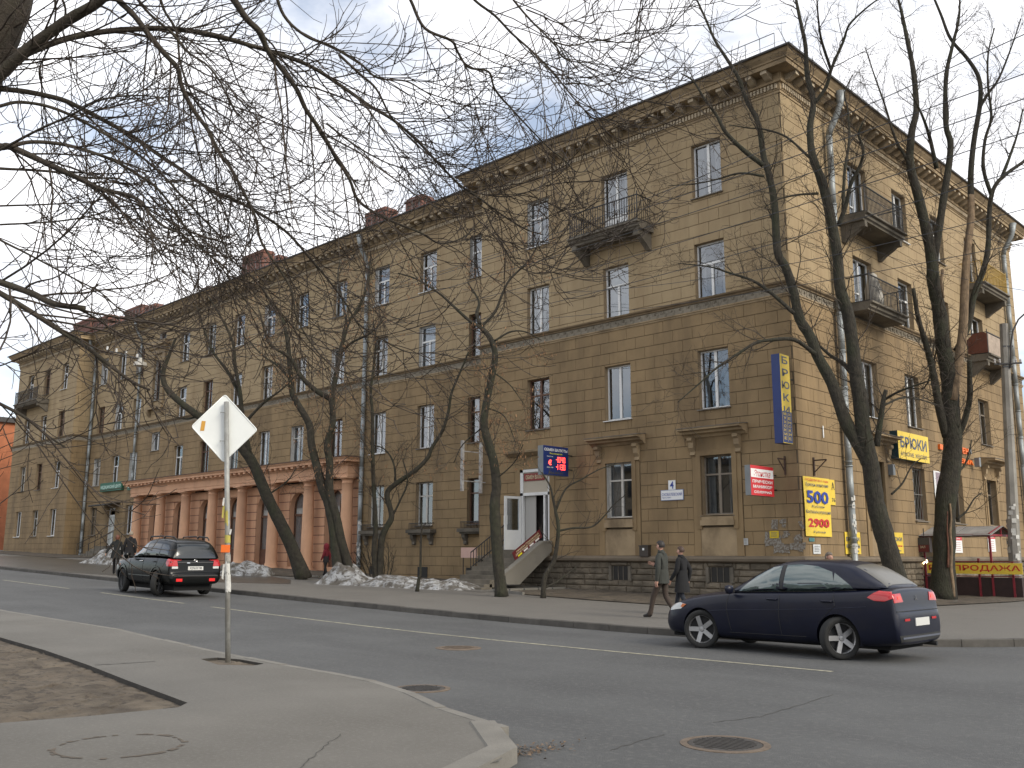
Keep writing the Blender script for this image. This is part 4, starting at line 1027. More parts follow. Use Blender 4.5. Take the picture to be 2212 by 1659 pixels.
# hairdresser sign
o, w_, h_ = projecting(src(2391, 1481), src(2464, 1489), src(2391, 1577), 0.35, 0.20, REDS, BOXG, 'salon_sign', 'red and white projecting box sign listing ПРИЧЕСКИ МАНИКЮР СОЛЯРИЙ', 'sign')
rect(o, 0.02, w_-.02, h_*0.60, h_*0.89, WHT)
lettering(o, 'Эгоистка', w_*.5, h_*.745, w_*.72, h_*.22, REDS, 0.008, shear=0.45)
for i, t_ in enumerate(('ПРИЧЕСКИ', 'МАНИКЮР', 'СОЛЯРИЙ')): lettering(o, t_, w_*.5, h_*(0.47-.17*i), w_*(.86, .82, .76)[i], h_*.105, WHT, 0.02)
# exchange board
o, w_, h_ = projecting(src(1731.6, 1418.3), src(1811, 1429.3), src(1729.7, 1511.6), 0.40, 0.28, NAVY, BOXG, 'exchange_board', 'navy electronic exchange rate board with glowing red digits over the stair', 'sign')
lettering(o, 'ОБМЕН ВАЛЮТЫ', w_*.5, h_*.87, w_*.92, h_*.10, WHT, 0.02); lettering(o, 'без комиссии', w_*.5, h_*.745, w_*.5, h_*.055, YELT, .015)
lettering(o, 'покупка', w_*.26, h_*.63, w_*.24, h_*.045, WHT, .01); lettering(o, 'продажа', w_*.26, h_*.255, w_*.25, h_*.045, WHT, .01)
lettering(o, '€', w_*.26, h_*.43, w_*.13, h_*.18, LED, .02); lettering(o, '956-52-62', w_*.5, h_*.085, w_*.56, h_*.07, mat('dim gold', (.10, .085, .03), .6), .01)
SEG = {'4': 'gbc', '0': 'abcdef', 'F': 'fgbc', '1': 'bc', '3': 'abgcd'}
def digits(par, s, u, v, cw, ch):
    mb = MB(); t = cw*.20
    for i, c in enumerate(s):
        x0 = u+i*cw*1.28
        for sg in SEG[c]:
            a = {'a': (x0, x0+cw, v+ch-t, v+ch), 'd': (x0, x0+cw, v, v+t), 'g': (x0, x0+cw, v+ch/2-t/2, v+ch/2+t/2), 'f': (x0, x0+t, v+ch/2, v+ch), 'b': (x0+cw-t, x0+cw, v+ch/2, v+ch), 'e': (x0, x0+t, v, v+ch/2), 'c': (x0+cw-t, x0+cw, v, v+ch/2)}[sg]
            mb.face([(a[0], -.006, a[2]), (a[1], -.006, a[2]), (a[1], -.006, a[3]), (a[0], -.006, a[3])])
    mb.build('led_digits', LED, par, fix=False)
digits(o, '40F0', w_*.50, h_*.455, w_*.075, h_*.185); digits(o, '4130', w_*.50, h_*.205, w_*.075, h_*.185)
# empty white frame beside it
p = onY(*src(1533, 1412), YF-0.30); q = onX(*src(1474.5, 1404), p.x); r_ = onX(*src(1474.5, 1565), p.x)
mb = MB(); y0, y1, z0, z1 = q.y, p.y, r_.z, q.z; X_ = p.x
for a, b in (((y0, z0), (y0, z1)), ((y1, z0-.05), (y1, z1))): mb.bar((X_, a[0], a[1]), (X_, b[0], b[1]), 0.13, 0.10, up=(0, 1, 0))
for zc in (z0+(z1-z0)*.2, z0+(z1-z0)*.79): mb.bar((X_, y0, zc), (X_, y1, zc), 0.04, 0.04)
mb.bar((X_, y1, z0+(z1-z0)*.2), (X_, YF, z0+(z1-z0)*.2), .04, .04)
tag(mb.build('empty_sign', mat('chipped white steel', (.40, .39, .37), .7, var=.3, vscale=6, stain=(.12, .06, .04), stain_amt=.6, stain_scale=(5, 5, 5))), 'empty white rectangular sign frame jutting from the wall left of the entrance', 'sign frame')
# address plates
a = onY(*src(2129.7, 1531.6), YF-.06); b = onY(*src(2153, 1560.6), YF-.06)
o = panel('number_plate', b.x-a.x, a.z-b.z, .02, WHT, on_main(a.x, b.z, .06), 'small square white house number plate with a blue 4', 'plate'); lettering(o, '4', (b.x-a.x)/2, (a.z-b.z)/2, .16, .26, BLU, .01)
a = onY(*src(2000+390*.27125, 1400+600*.27125), YF-.06); b = onY(*src(2000+660*.27125, 1400+712*.27125), YF-.06); w_, h_ = b.x-a.x, a.z-b.z
o = panel('street_plate', w_, h_, .02, mat('plate rim blue', (.18, .22, .36), .5), on_main(a.x, b.z, .06), 'wide white street name plate reading СКОБЕЛЕВСКИЙ below the house number', 'plate')
rect(o, .02, w_-.02, .02, h_-.02, WHT); lettering(o, 'СКОБЕЛЕВСКИЙ', w_*.5, h_*.6, w_*.88, h_*.36, BLU, .008, d=.007); lettering(o, 'проспект', w_*.27, h_*.24, w_*.4, h_*.16, BLU, .0, d=.007)
# yellow price banner on the side front
B6 = (2500, 1350, 3260, 1920)
def side_rect(tl, br, out=0.06, Z=B6):
    a = onX(*zz(Z, *tl), XC+out); b = onX(*zz(Z, *br), XC+out); return a.y, b.z, b.y-a.y, a.z-b.z
y0, z0, w_, h_ = side_rect((168, 485), (440, 1052))
y1_, z1_, w2, h2 = side_rect((425, 520), (477, 758), .05)
o = panel('banner', w2+.1, h2, .01, YEL, on_side(y1_-.1, z1_, .048), 'yellow banner strip half hidden behind the big price banner', 'banner'); lettering(o, 'А', w2*.55+.1, h2*.75, w2*.7, h2*.3, BLACKT, .02); lettering(o, '76', w2*.55+.1, h2*.2, w2*.8, h2*.16, BLACKT, .02)
mb = MB(); nx_, nz_ = 10, 14
for i in range(nx_):
    for k in range(nz_):
        f = lambda u, v: (w_*u, -0.012*math.sin(u*5+v*4)*(.3+math.sin(v*3.1)), h_*v)
        mb.face([f(i/nx_, k/nz_), f((i+1)/nx_, k/nz_), f((i+1)/nx_, (k+1)/nz_), f(i/nx_, (k+1)/nz_)])
o = mb.build('price_banner', YEL, None, True, fix=False); o.matrix_basis = on_side(y0, z0, .075); tag(o, 'large yellow hanging banner with prices 500 and 2900 at the building corner', 'banner')
dd = .026
lettering(o, 'МОДЕЛИ 2011 года', w_*.5, h_*.945, w_*.86, h_*.045, REDS, .012, d=dd); lettering(o, 'Брюки женские', w_*.5, h_*.865, w_*.86, h_*.075, DGREY, .006, d=dd)
lettering(o, '500', w_*.5, h_*.66, w_*.84, h_*.22, BLU, .03, d=dd); lettering(o, 'Рублей', w_*.5, h_*.50, w_*.46, h_*.05, DGREY, .004, d=dd)
lettering(o, 'Костюмы мужские', w_*.5, h_*.405, w_*.94, h_*.075, DGREY, .012, d=dd); lettering(o, '2900', w_*.5, h_*.225, w_*.8, h_*.15, REDS, .03, d=dd); lettering(o, 'Рублей', w_*.5, h_*.07, w_*.44, h_*.045, DGREY, .004, d=dd)
# trousers box sign on the side front
y0, z0, w_, h_ = side_rect((1047, 62), (1350, 372), .32)
o = panel('trousers_sign', w_, h_, .30, YEL, on_side(y0, z0, .32), 'yellow rectangular БРЮКИ box sign above the grilled side window', 'sign', mat('dark teal box', (0.008, .045, .06), .5))
lettering(o, 'БРЮКИ', w_*.5, h_*.62, w_*.86, h_*.42, DGREY, .03); lettering(o, 'МУЖСКИЕ  ЖЕНСКИЕ', w_*.5, h_*.19, w_*.84, h_*.15, DGREY, .008)
# small yellow posters
for (tl, br, lab, tx) in (((560, 1005), (714, 1212), 'small yellow poster reading БРЮКИ КОСТЮМЫ beside the drainpipe', ('БРЮКИ', 'КОСТЮМЫ', 'СОРОЧКИ')), ((960, 1008), (1110, 1205), 'small yellow poster with an arrow behind the leaning tree trunk', ('БРЮКИ', '• 1 этаж', '→'))):
    y0, z0, w_, h_ = side_rect(tl, br, .06); o = panel('poster', w_, h_, .012, YEL, on_side(y0, z0, .06), lab, 'poster')
    lettering(o, tx[0], w_*.5, h_*.68, w_*.86, h_*.2, DGREY, .03); lettering(o, tx[1], w_*.5, h_*.36, w_*.88, h_*(.2 if tx[1][0] == 'К' else .09), DGREY if tx[1][0] == 'К' else REDS, .03); lettering(o, tx[2], w_*.55, h_*.13, w_*.6, h_*.1, DGREY, .02)
# photo poster with a pink foot
y0, z0, w_, h_ = side_rect((1383, 435), (1560, 870), .06); o = panel('poster', w_, h_, .012, WHT, on_side(y0, z0, .06), 'tall white poster with a pink lower half behind the broken tree', 'poster')
rect(o, 0.01, w_-.01, .01, h_*.42, mat('pink print', (.62, .03, .12), .5)); rect(o, w_*.12, w_*.6, h_*.45, h_*.97, mat('grey print', (.30, .24, .27), .6))
for k in range(3): lettering(o, ('НОВЫЙ', 'СЕЗОН', 'ЦЕНЫ')[k], w_*.45, h_*(.34-.1*k), w_*.6, h_*.055, WHT, .02)
# orange channel letters
for (tl, br, tx, lab) in (((1640, 222), (1700, 290), 'ЕН', 'upper row of orange channel letters right of the broken tree'), ((1614, 318), (1746, 388), 'ЕМА', 'lower row of orange channel letters right of the broken tree')):
    y0, z0, w_, h_ = side_rect(tl, br, .10); me = text_mesh(tx, 1.0, .03, ext=.08)
    xs = [v.co.x for v in me.vertices]; ys = [v.co.y for v in me.vertices]
    for v in me.vertices: v.co = Vector(((v.co.x-min(xs))*w_/(max(xs)-min(xs)), -v.co.z*.5, (v.co.y-min(ys))*h_/(max(ys)-min(ys))))
    me.materials.clear(); o = link('channel_letters', me, ORG); o.matrix_basis = on_side(y0, z0, .12); tag(o, lab, 'lettering')
y0, z0, w_, h_ = side_rect((1702, 232), (1735, 285), .1); panel('sign_box', w_, h_, .1, BOXG, on_side(y0, z0, .12), 'small grey blue box at the end of the orange letters', 'sign')
y0, z0, w_, h_ = side_rect((1440, 190), (1475, 245), .1); panel('sign_box', w_, h_, .1, ORG, on_side(y0, z0, .12), 'small orange sign box just left of the broken tree trunk', 'sign')
# price lists under the canopy
for (tl, br, lab) in (((1570, 1050), (1657, 1200), 'white price list with red heading nearer the broken tree'), ((1885, 1035), (1966, 1190), 'white price list with red heading under the canopy gable')):
    y0, z0, w_, h_ = side_rect(tl, br, .06); o = panel('price_list', w_, h_, .012, WHT, on_side(y0, z0, .06), lab, 'poster'); rect(o, 0, w_, h_*.78, h_, REDS); lettering(o, 'ЦЕНЫ', w_*.5, h_*.89, w_*.5, h_*.1, WHT, .02)
    for k in range(5): rect(o, w_*.2, w_*.8, h_*(.62-.12*k), h_*(.645-.12*k), mat('faint print', (.45, .2, .22), .7))
# slim white strip and old sign brackets near the corner
y0, z0, w_, h_ = side_rect((355, 20), (366, 132), .05); panel('strip', .06, h_, .015, WHT, on_side(y0, z0, .055), 'short vertical white strip fixed high on the side wall', 'strip')
for base, lab in ((onX(*zz(B6, 262, 400), XC), 'rusty iron bracket on the side wall above the price banner'), (onY(*src(2000+1860*.27125, 1400+310*.27125), YF), 'rusty iron bracket on the front wall beside the corner')):
    mb = MB(); side = abs(base.x-XC) < .01; d_ = Vector((1, 0, 0)) if side else Vector((0, -1, 0)); c = base
    mb.bar(c+Vector((0, 0, -.3))+d_*.05, c+Vector((0, 0, .3))+d_*.05, .07, .04); mb.bar(c+Vector((0, 0, .2))+d_*.05, c+Vector((0, 0, .2))+d_*.5, .04, .04); mb.bar(c+Vector((0, 0, -.2))+d_*.05, c+Vector((0, 0, .2))+d_*.5, .03, .03)
    tag(mb.build('iron_bracket', mat('rusty iron', (.06, .035, .025), .8, var=.3)), lab, 'bracket')
# torn notices near the corner
TORN = mat('torn paper', (.33, .31, .27), .9, var=.35, vscale=14, stain=(.12, .09, .06), stain_amt=.9, stain_scale=(14, 14, 14), stain_lo=.4, stain_hi=.55)
R6 = (2300, 1650, 2700, 1950); rn = random.Random(9)
mb = MB()
for cx_, cz_, ww, hh in ((1170, 310, 170, 180), (1340, 390, 100, 130), (900, 430, 150, 90), (1200, 515, 200, 80), (1060, 110, 120, 130), (1380, 130, 150, 160), (1040, 540, 150, 60), (1380, 540, 120, 80), (830, 400, 80, 110), (920, 140, 90, 60)):
    for k in range(4):
        x_, y_ = cx_+rn.uniform(-.4, .4)*ww, cz_+rn.uniform(-.4, .4)*hh; a = onY(*zz(R6, x_, y_), YF-.040-.0015*k-.0002*len(mb.f)); s_ = rn.uniform(.04, .13)
        w1_, h1_ = s_*rn.uniform(.7, 1.6), s_*rn.uniform(.5, 1.5); jj = lambda: rn.uniform(-.25, .25)*s_
        mb.face([Vector((a.x-w1_+jj(), a.y, a.z-h1_+jj())), Vector((a.x+jj(), a.y, a.z-h1_*.8+jj())), Vector((a.x+w1_+jj(), a.y, a.z-h1_+jj())), Vector((a.x+w1_+jj(), a.y, a.z+h1_+jj())), Vector((a.x-w1_+jj(), a.y, a.z+h1_+jj()))])
tag(mb.build('torn_notices', TORN, None, fix=False), 'patchwork of torn paper notices pasted on the wall at the corner', 'notices', kind='stuff')
for (x0, y0_, x1, y1_), m, lab, F_ in (((845, 235, 1012, 362), mat('yellow notice', (.55, .40, .02), .7, var=.15), 'small bright yellow notice among torn papers', 'm'), ((388, 365, 470, 482), mat('pale notice', (.42, .42, .40), .8, var=.2, vscale=9), 'small single grey notice on the wall left of the torn papers', 'm'), ((1612, 470, 1750, 640), mat('white notice', (.55, .57, .57), .8, var=.2, vscale=9), 'white printed notice below the price banner', 's'), ((1545, 355, 1640, 420), mat('teal notice', (.06, .22, .23), .8), 'tiny teal sticker under the price banner', 's')):
    if F_ == 'm':
        a, b = onY(*zz(R6, x0, y0_), YF-.06), onY(*zz(R6, x1, y1_), YF-.06); o = panel('notice', b.x-a.x, a.z-b.z, .004, m, on_main(a.x, b.z, .062), lab, 'notice'); w_, h_ = b.x-a.x, a.z-b.z
    else:
        a, b = onX(*zz(R6, x0, y0_), XC+.05), onX(*zz(R6, x1, y1_), XC+.05); w_, h_ = b.y-a.y, a.z-b.z; o = panel('notice', w_, h_, .004, m, on_side(a.y, b.z, .052), lab, 'notice')
    for k in range(4): rect(o, w_*.15, w_*(.85-.1*(k % 2)), h_*(.75-.17*k), h_*(.80-.17*k), mat('notice print', (.12, .12, .13), .8))
# wall box
a = onY(*zz((1080, 1600, 2180, 2425), 1925, 285), YF-.2); b = onY(*zz((1080, 1600, 2180, 2425), 1975, 350), YF-.2)
mb = MB(); mb.box(a.x, b.x+.05, YF-.2, YF-.03, b.z, a.z); mb.box(a.x-.02, b.x+.07, YF-.22, YF-.03, a.z, a.z+.04); mb.box(a.x+.14, a.x+.22, YF-.205, YF-.19, b.z+.22, b.z+.3, 1)
tag(mb.build('wall_box', [mat('brown box', (.05, .04, .032), .5), WHT]), 'brown metal junction box on the wall above the plinth', 'box')
# left green signs
B5 = (0, 1350, 500, 1725)
a, b = onY(*zz(B5, 1415, 910), YR-.2), onY(*zz(B5, 1712, 955), YR-.2); w_ = b.x-a.x
o = panel('green_sign', w_, .62, .18, GRNS, on_rec(a.x, onY(*zz(B5, 1415, 965), YR-.2).z, .22), 'long green light box sign above the far left doorway', 'sign', GRNS); lettering(o, 'МЕДИЦИНСКИЙ ЦЕНТР', w_*.5, .32, w_*.93, .34, mat('pale green lettering', (.55, .75, .65), .5), .02)
a, b = onY(*zz(B5, 1800, 870), YR-.2), onY(*zz(B5, 1868, 935), YR-.2)
o = panel('green_sign', b.x-a.x, .68, .18, GRNS, on_rec(a.x, b.z, .22), 'small square green light box sign beside the colonnade', 'sign', GRNS); lettering(o, '24', (b.x-a.x)/2, .34, (b.x-a.x)*.8, .45, mat('pale green lettering', (.55, .75, .65), .5), .02)
# far left doorway: canopy, door, steps with rail
m_ = MB(); c = onY(*zz(B5, 1290, 1075), YR-.9); d_ = onY(*zz(B5, 1640, 1110), YR-.9)
m_.prism([(-70.9, YR-1.1, 5.02), (-70.9, YR-.02, 5.2), (-70.9, YR-.02, 5.28), (-70.9, YR-1.12, 5.10)], (2.9, 0, 0)); m_.tube([(-70.9, YR-1.1, 5.05), (-68.0, YR-1.1, 5.05)], .06, 6)
for x in (-70.8, -68.1): m_.bar((x, YR-1.0, 5.05), (x, YR-.02, 4.5), .04, .04)
tag(m_.build('door_canopy', IRON), 'dark metal canopy over the far left doorway', 'canopy')
m_ = MB(); x0, x1 = -70.1, -68.8
for a, b, c, d, mi in ((x0, x1, 2.15, 2.3, 0), (x0, x1, 4.3, 4.42, 0), (x0, x0+.1, 2.15, 4.9, 0), (x1-.1, x1, 2.15, 4.9, 0), (-69.5, -69.4, 2.15, 4.3, 0), (x0, x1, 4.8, 4.9, 0), (x0+.1, -69.5, 2.3, 4.3, 1), (-69.4, x1-.1, 2.3, 4.3, 1)): m_.box(a, b, YR+.12, YR+.17-.01*mi, c, d, mi)
bpart(m_.build('entrance_door', [WHITE, mat('pale door panel', (.40, .42, .40), .5)]))
st = empty('entrance_steps', (-69.4, YR-1.5, zg(-69)), 0, 'concrete steps with iron handrail at the far left doorway', 'steps')
for k in range(5):
    m_ = MB(); m_.box(-1.0, 1.0, 1.45-(.3*(5-k))-.3, 1.45, .17*k-.1, .17*(k+1)+(.02 if k == 4 else 0)); m_.build('step', CONC, st)
m_ = MB()
for x in (-1.0, 1.0):
    m_.bar((x, -.4, 1.0), (x, 1.3, 1.9), .04, .04); m_.bar((x, -.4, .6), (x, 1.3, 1.5), .02, .02)
    for k in range(5): y = -.4+.42*k; m_.bar((x, y, .15+.18*k), (x, y, 1.0+.22*k), .025, .025)
m_.build('handrail', IRON, st)

# ---- entrance stair -----------------------------------------------------------------------
RS = (1480, 1600, 1480+697, 2123)
STX0, STX1 = -27.25, -25.30
ST = empty('entrance_stair', ((STX0+STX1)/2, 25.4, zg(-26)+.13), 0, 'concrete entrance stair with sloping side walls below the exchange office', 'stair')
so_ = ST.location.copy()
def stp(mb, nm, m, par=ST):
    mb.v = [(x-so_.x, y-so_.y, z-so_.z) for x, y, z in mb.v]; return mb.build(nm, m, par)
NS = 9; zb0, zt0 = zg(-26)+.13, 1.80
yb0, yt0 = 24.55, 27.3
for k in range(NS):
    mb = MB(); y0 = yb0+(yt0-yb0)*k/NS; mb.box(STX0, STX1, y0, YF-.02 if k == NS-1 else y0+(yt0-yb0)/NS+.12, zb0+(zt0-zb0)*k/NS-.12, zb0+(zt0-zb0)*(k+1)/NS); stp(mb, 'step', CONC)
mb = MB(); mb.box(STX0-.35, STX1+.35, yb0-.45, yb0, zb0-.15, zb0+.06); stp(mb, 'landing', CONC)
def parapet(X_, pts, nm='side_wall'):
    P = [onX(*zz(RS, *p), X_) for p in pts]; mb = MB(); mb.prism([(X_, p.y, p.z) for p in P], (-.16, 0, 0)); stp(mb, nm, CONCL); return P
PR = parapet(STX1+.16, [(415, 742), (800, 410), (885, 410), (885, 500), (560, 835), (430, 835)])
P2 = [onX(*zz(RS, *p), STX1+.2) for p in ((405, 728), (800, 392), (888, 392), (888, 410), (805, 410), (410, 748))]
mb = MB(); mb.prism([(STX1+.2, p.y, p.z) for p in P2], (-.24, 0, 0)); stp(mb, 'wall_coping', CONCL)
PLs = parapet(STX0, [(95, 735), (463, 425), (480, 470), (180, 815), (90, 815)])
P2 = [onX(*zz(RS, *p), STX0+.04) for p in ((85, 722), (463, 405), (475, 425), (105, 742))]
mb = MB(); mb.prism([(STX0+.04, p.y, p.z) for p in P2], (-.24, 0, 0)); stp(mb, 'wall_coping', CONCL)
mb = MB(); a, b = P2[0], P2[1]
A_, B_ = Vector((STX0-.08, a.y, a.z)), Vector((STX0-.08, b.y, b.z))
for hgt in (.22, .8): mb.bar(A_+Vector((0, 0, hgt)), B_+Vector((0, 0, hgt)), .04, .035)
for k in range(15): p = A_.lerp(B_, k/14); mb.bar(p, p+Vector((0, 0, .8)), .022, .022)
stp(mb, 'railing', IRON)
# payments banner laid on the right side wall
Xb = STX1+.19; Q = [onX(*zz(RS, *p), Xb) for p in ((515, 590), (790, 352), (737, 272), (478, 520))]
ex_ = (Q[1]-Q[0]); ez_ = (Q[3]-Q[0]); w_, h_ = ex_.length, ez_.length; ex_.normalize(); ez_ = (ez_-ex_*ez_.dot(ex_)).normalized(); ny = ez_.cross(ex_)
Mb = Matrix(((ex_.x, ny.x, ez_.x, Q[0].x), (ex_.y, ny.y, ez_.y, Q[0].y), (ex_.z, ny.z, ez_.z, Q[0].z), (0, 0, 0, 1)))
o = panel('stair_banner', w_, h_, .02, MAR, Mb, 'dark red banner ПРИЕМ ПЛАТЕЖЕЙ tilted along the stair side wall', 'banner')
lettering(o, 'ПРИЕМ ПЛАТЕЖЕЙ', w_*.52, h_*.74, w_*.8, h_*.24, CREAM, .02); lettering(o, 'ДЕНЕЖНЫЕ ПЕРЕВОДЫ', w_*.5, h_*.42, w_*.88, h_*.24, CREAM, .02)
for k, mm in enumerate((YELT, WHT, WHT, WHT)): rect(o, w_*(.12+.21*k), w_*(.26+.21*k), h_*.07, h_*.26, mm)
# entrance frame, open leaf, fanlight sign
mb = MB(); x0, x1 = -26.95, -25.32; y0, y1 = YF-.02, YF+.10
for a, b, c, d in ((x0, x0+.16, 1.8, 5.05), (x1-.10, x1, 1.8, 5.05), (x0, x1, 4.93, 5.05), (x0, x1, 3.98, 4.10), (x1-.34, x1-.26, 1.8, 4.0)): mb.box(a, b, y0, y1, c, d)
dr = mb.build('door', WHITE); bpart(dr)
q = MB(); q.box(x0+.16, x1-.10, YF+.03, YF+.05, 4.1, 4.93); bpart(q.build('fanlight_panel', mat('beige panel', (.45, .40, .32), .7)))
o = panel('door_sign', x1-x0-.5, .30, .02, mat('dark red plate', (.22, .02, .02), .5), on_main(x0+.2, 4.58, .0), 'dark red ОБМЕН ВАЛЮТ plate over the open entrance door', 'sign'); lettering(o, 'ОБМЕН ВАЛЮТ', .6, .15, 1.0, .17, CREAM, .015)
q = MB(); q.box(x0+.16, x0+.75, YF+.12, YF+.16, 1.8, 3.98); bpart(q.build('inner_wall', mat('pale inner wall', (.42, .41, .38), .8)))
q = MB(); q.face([(x0, YF+.45, 1.8), (x1, YF+.45, 1.8), (x1, YF+.45, 4.0), (x0, YF+.45, 4.0)]); q.face([(x0, YF, 1.805), (x1, YF, 1.805), (x1, YF+.45, 1.805), (x0, YF+.45, 1.805)]); bpart(q.build('hallway', ROOM, None, fix=False))
lf = empty('door_leaf', (x0+.04, YF-.03, 1.82), 0); bpart(lf); lf.matrix_basis = Matrix.Translation((x0+.04, YF-.03, 1.82)) @ Matrix.Rotation(math.radians(-101), 4, 'Z')
q = MB()
for a, b, c, d in ((0, .82, 0, .78), (0, .82, 2.04, 2.14), (0, .12, .78, 2.04), (.70, .82, .78, 2.04)): q.box(a, b, 0, .06, c, d)
bpart(lf)
fr_ = q.build('leaf_frame', WHITE, lf); q = MB(); q.box(.12, .70, .02, .035, .78, 2.04); q.build('pane', GLASS, lf)
q = MB()
for sgn in (-.03, .09): q.tube([(.76, .03, 1.0), (.76, sgn+(.05 if sgn > 0 else -.05), 1.0), (.76, sgn+(.05 if sgn > 0 else -.05), 1.35), (.76, .03, 1.35)], .016, 5)
q.build('handle', WHT, lf)
# pink blank board beside the stair
Z8 = (1080, 1600, 2180, 2425); Yb = 26.4
a, b = onY(*zz(Z8, 785, 292), Yb), onY(*zz(Z8, 885, 358), Yb); w_, h_ = b.x-a.x, a.z-b.z
bd = empty('notice_board', ((a.x+b.x)/2, Yb, zg(a.x)+.13), 0, 'blank pinkish board on thin posts left of the stair', 'board')
q = MB(); q.box(-w_/2, w_/2, -.015, .015, b.z-bd.location.z, a.z-bd.location.z); q.build('panel', mat('faded pink board', (.55, .36, .30), .7, var=.06), bd)
q = MB(); [q.tube([(s*w_*.4, .03, -.1), (s*w_*.4, .03, a.z-bd.location.z-.05)], .02, 5) for s in (-1, 1)]; q.build('posts', IRON, bd)

# ---- basement shop stair-house standing out from the side front ------------------------------
REDP = mat('red steel', (.22, .02, .03), .5, var=.2); SHEETM = mat('grey roof sheet', (.24, .23, .215), .7, var=.25, vscale=1.5)
RZ = (2900, 1600, 2900+743, 0); YS = 37.7
SH = empty('basement_entrance', (XC+1.6, YS+1.0, .13), 0, 'red steel basement shop entrance with a small grey pitched roof', 'canopy')
SL = SH.location.copy()
def sp(x, y): p = onY(*zz(RZ, x, y), YS); return p-SL
xg = sp(752, 302).x; zE = sp(752, 302).z; yb_ = onX(*zz(RZ, 968, 302), xg+SL.x).y-SL.y; yf_ = YS-SL.y; ym = (yf_+yb_)/2; zr = onX(*zz(RZ, 858, 232), xg+SL.x).z-SL.z
xw = XC-SL.x; nseg = 8; ov = .15
for k in range(nseg):
    x0, x1 = xw+(xg+.12-xw)*k/nseg, xw+(xg+.12-xw)*(k+1)/nseg-.012; dz = .012*(k % 2)-.01*(k % 3)
    q = MB(); q.prism([(x0, yf_-ov, zE-.06+dz), (x1, yf_-ov, zE-.06+dz), (x1, ym, zr+dz), (x0, ym, zr+dz)], (0, 0, .02)); q.build('roof_sheet', SHEETM, SH)
    q = MB(); q.prism([(x0, yb_+ov, zE-.06), (x1, yb_+ov, zE-.06), (x1, ym, zr), (x0, ym, zr)], (0, 0, .02)); q.build('roof_sheet', SHEETM, SH)
for x, y, zt in ((xg, yf_, zE), (xg, yb_, zE), (xw+.15, yf_, zE), (sp(655, 600).x, yf_, sp(655, 535).z), (sp(975, 600).x, yf_, sp(975, 570).z), (sp(112, 600).x, yf_, sp(112, 540).z)):
    q = MB(); q.bar((x, y, -.4), (x, y, zt), .07, .07); q.build('post', REDP, SH)
q = MB(); q.bar((xw, yf_, zE-.04), (xg, yf_, zE-.04), .06, .08); q.bar((xg, yf_, zE-.04), (xg, yb_, zE-.04), .06, .08); q.bar((xg, yf_, zE), (xg, ym, zr), .05, .06); q.bar((xg, yb_, zE), (xg, ym, zr), .05, .06); q.bar((xg, ym, zE), (xg, ym, zr), .05, .05); q.build('roof_beam', REDP, SH)
xr = sp(1060, 700).x; zp = sp(500, 712).z
q = MB(); q.box(xw+.05, xr, yf_, yf_+.05, -.3, zp); q.build('side_panel', mat('dark brown sheet', (.035, .018, .016), .7, var=.25), SH)
q = MB(); q.box(xr-.05, xr, yf_+.05, yb_, -.3, zp); q.build('end_panel', mat('dark brown sheet', (.035, .018, .016), .7, var=.25), SH)
q = MB()
for zc in (sp(500, 566).z, sp(500, 702).z): q.bar((xw+.1, yf_-.02, zc), (xr, yf_-.02, zc), .03, .03)
q.build('railing', REDP, SH)
q = MB(); q.box(xw+.05, xg+1.0, yf_+.06, yb_, -.3, -.28); q.build('stair_floor', CONC, SH)
a, b = onY(*zz(RZ, 162, 585), YS-.06), onY(*zz(RZ, 1065, 575), YS-.06); w_ = b.x-a.x
zb_ = onY(*zz(RZ, 600, 682), YS-.06).z; h_ = onY(*zz(RZ, 600, 578), YS-.06).z-zb_
o = panel('sale_banner', w_, h_, .02, YEL, Matrix.Translation((a.x, YS-.08, zb_)), 'long yellow РАСПРОДАЖА banner tied along the red basement railing', 'banner'); lettering(o, 'РАСПРОДАЖА', w_*.5, h_*.5, w_*.96, h_*.62, mat('banner red', (.55, .03, .02), .5), .02)
# hanging lantern box sign and lamp
a = onY(*zz(RZ, 62, 338), YS-.25); b = onY(*zz(RZ, 192, 478), YS-.25); w_, h_ = b.x-a.x, a.z-b.z
o = panel('lantern_sign', w_, h_, .25, mat('dim sign glass', (.07, .05, .045), .5), Matrix.Translation((a.x, YS-.25, b.z)), 'dark hanging box sign with a dull red lower half under the canopy', 'sign')
rect(o, .03, w_-.03, .02, h_*.5, mat('dull red print', (.13, .02, .018), .5)); lettering(o, 'ЗАЛ', w_*.45, h_*.36, w_*.4, h_*.16, CREAM, .01)
rect(o, .03, w_-.03, h_*.52, h_*.97, mat('dull print', (.075, .07, .062), .5), .004)
q = MB(); q.bar((w_*.5, .12, h_), (w_*.5, .12, h_+.35), .03, .03); q.build('hanger', IRON, o)
p = onY(*zz(RZ, 146, 568), YS+.05)
lp = empty('bulkhead_lamp', p, 0, 'small glowing round lamp above the basement steps', 'lamp')
q = MB(); q.lathe([(0.0, -.10), (.07, -.08), (.10, 0), (.07, .08), (0, .10)], 12); q.build('globe', mat('lit globe', (1, .9, .7), .4, emit=(1.0, .72, .38), estr=9), lp, True)
q = MB(); q.bar((0, 0, .1), (0, 0, .2), .03, .03); q.bar((0, 0, .2), (XC-p.x, 0, .2), .03, .03); q.build('bracket', IRON, lp)
# dark basement doorway
q = MB(); q.box(XC+.005, XC+.03, S2-.1, S2+2.3, -.4, 1.34); bpart(q.build('basement_door', ROOM))
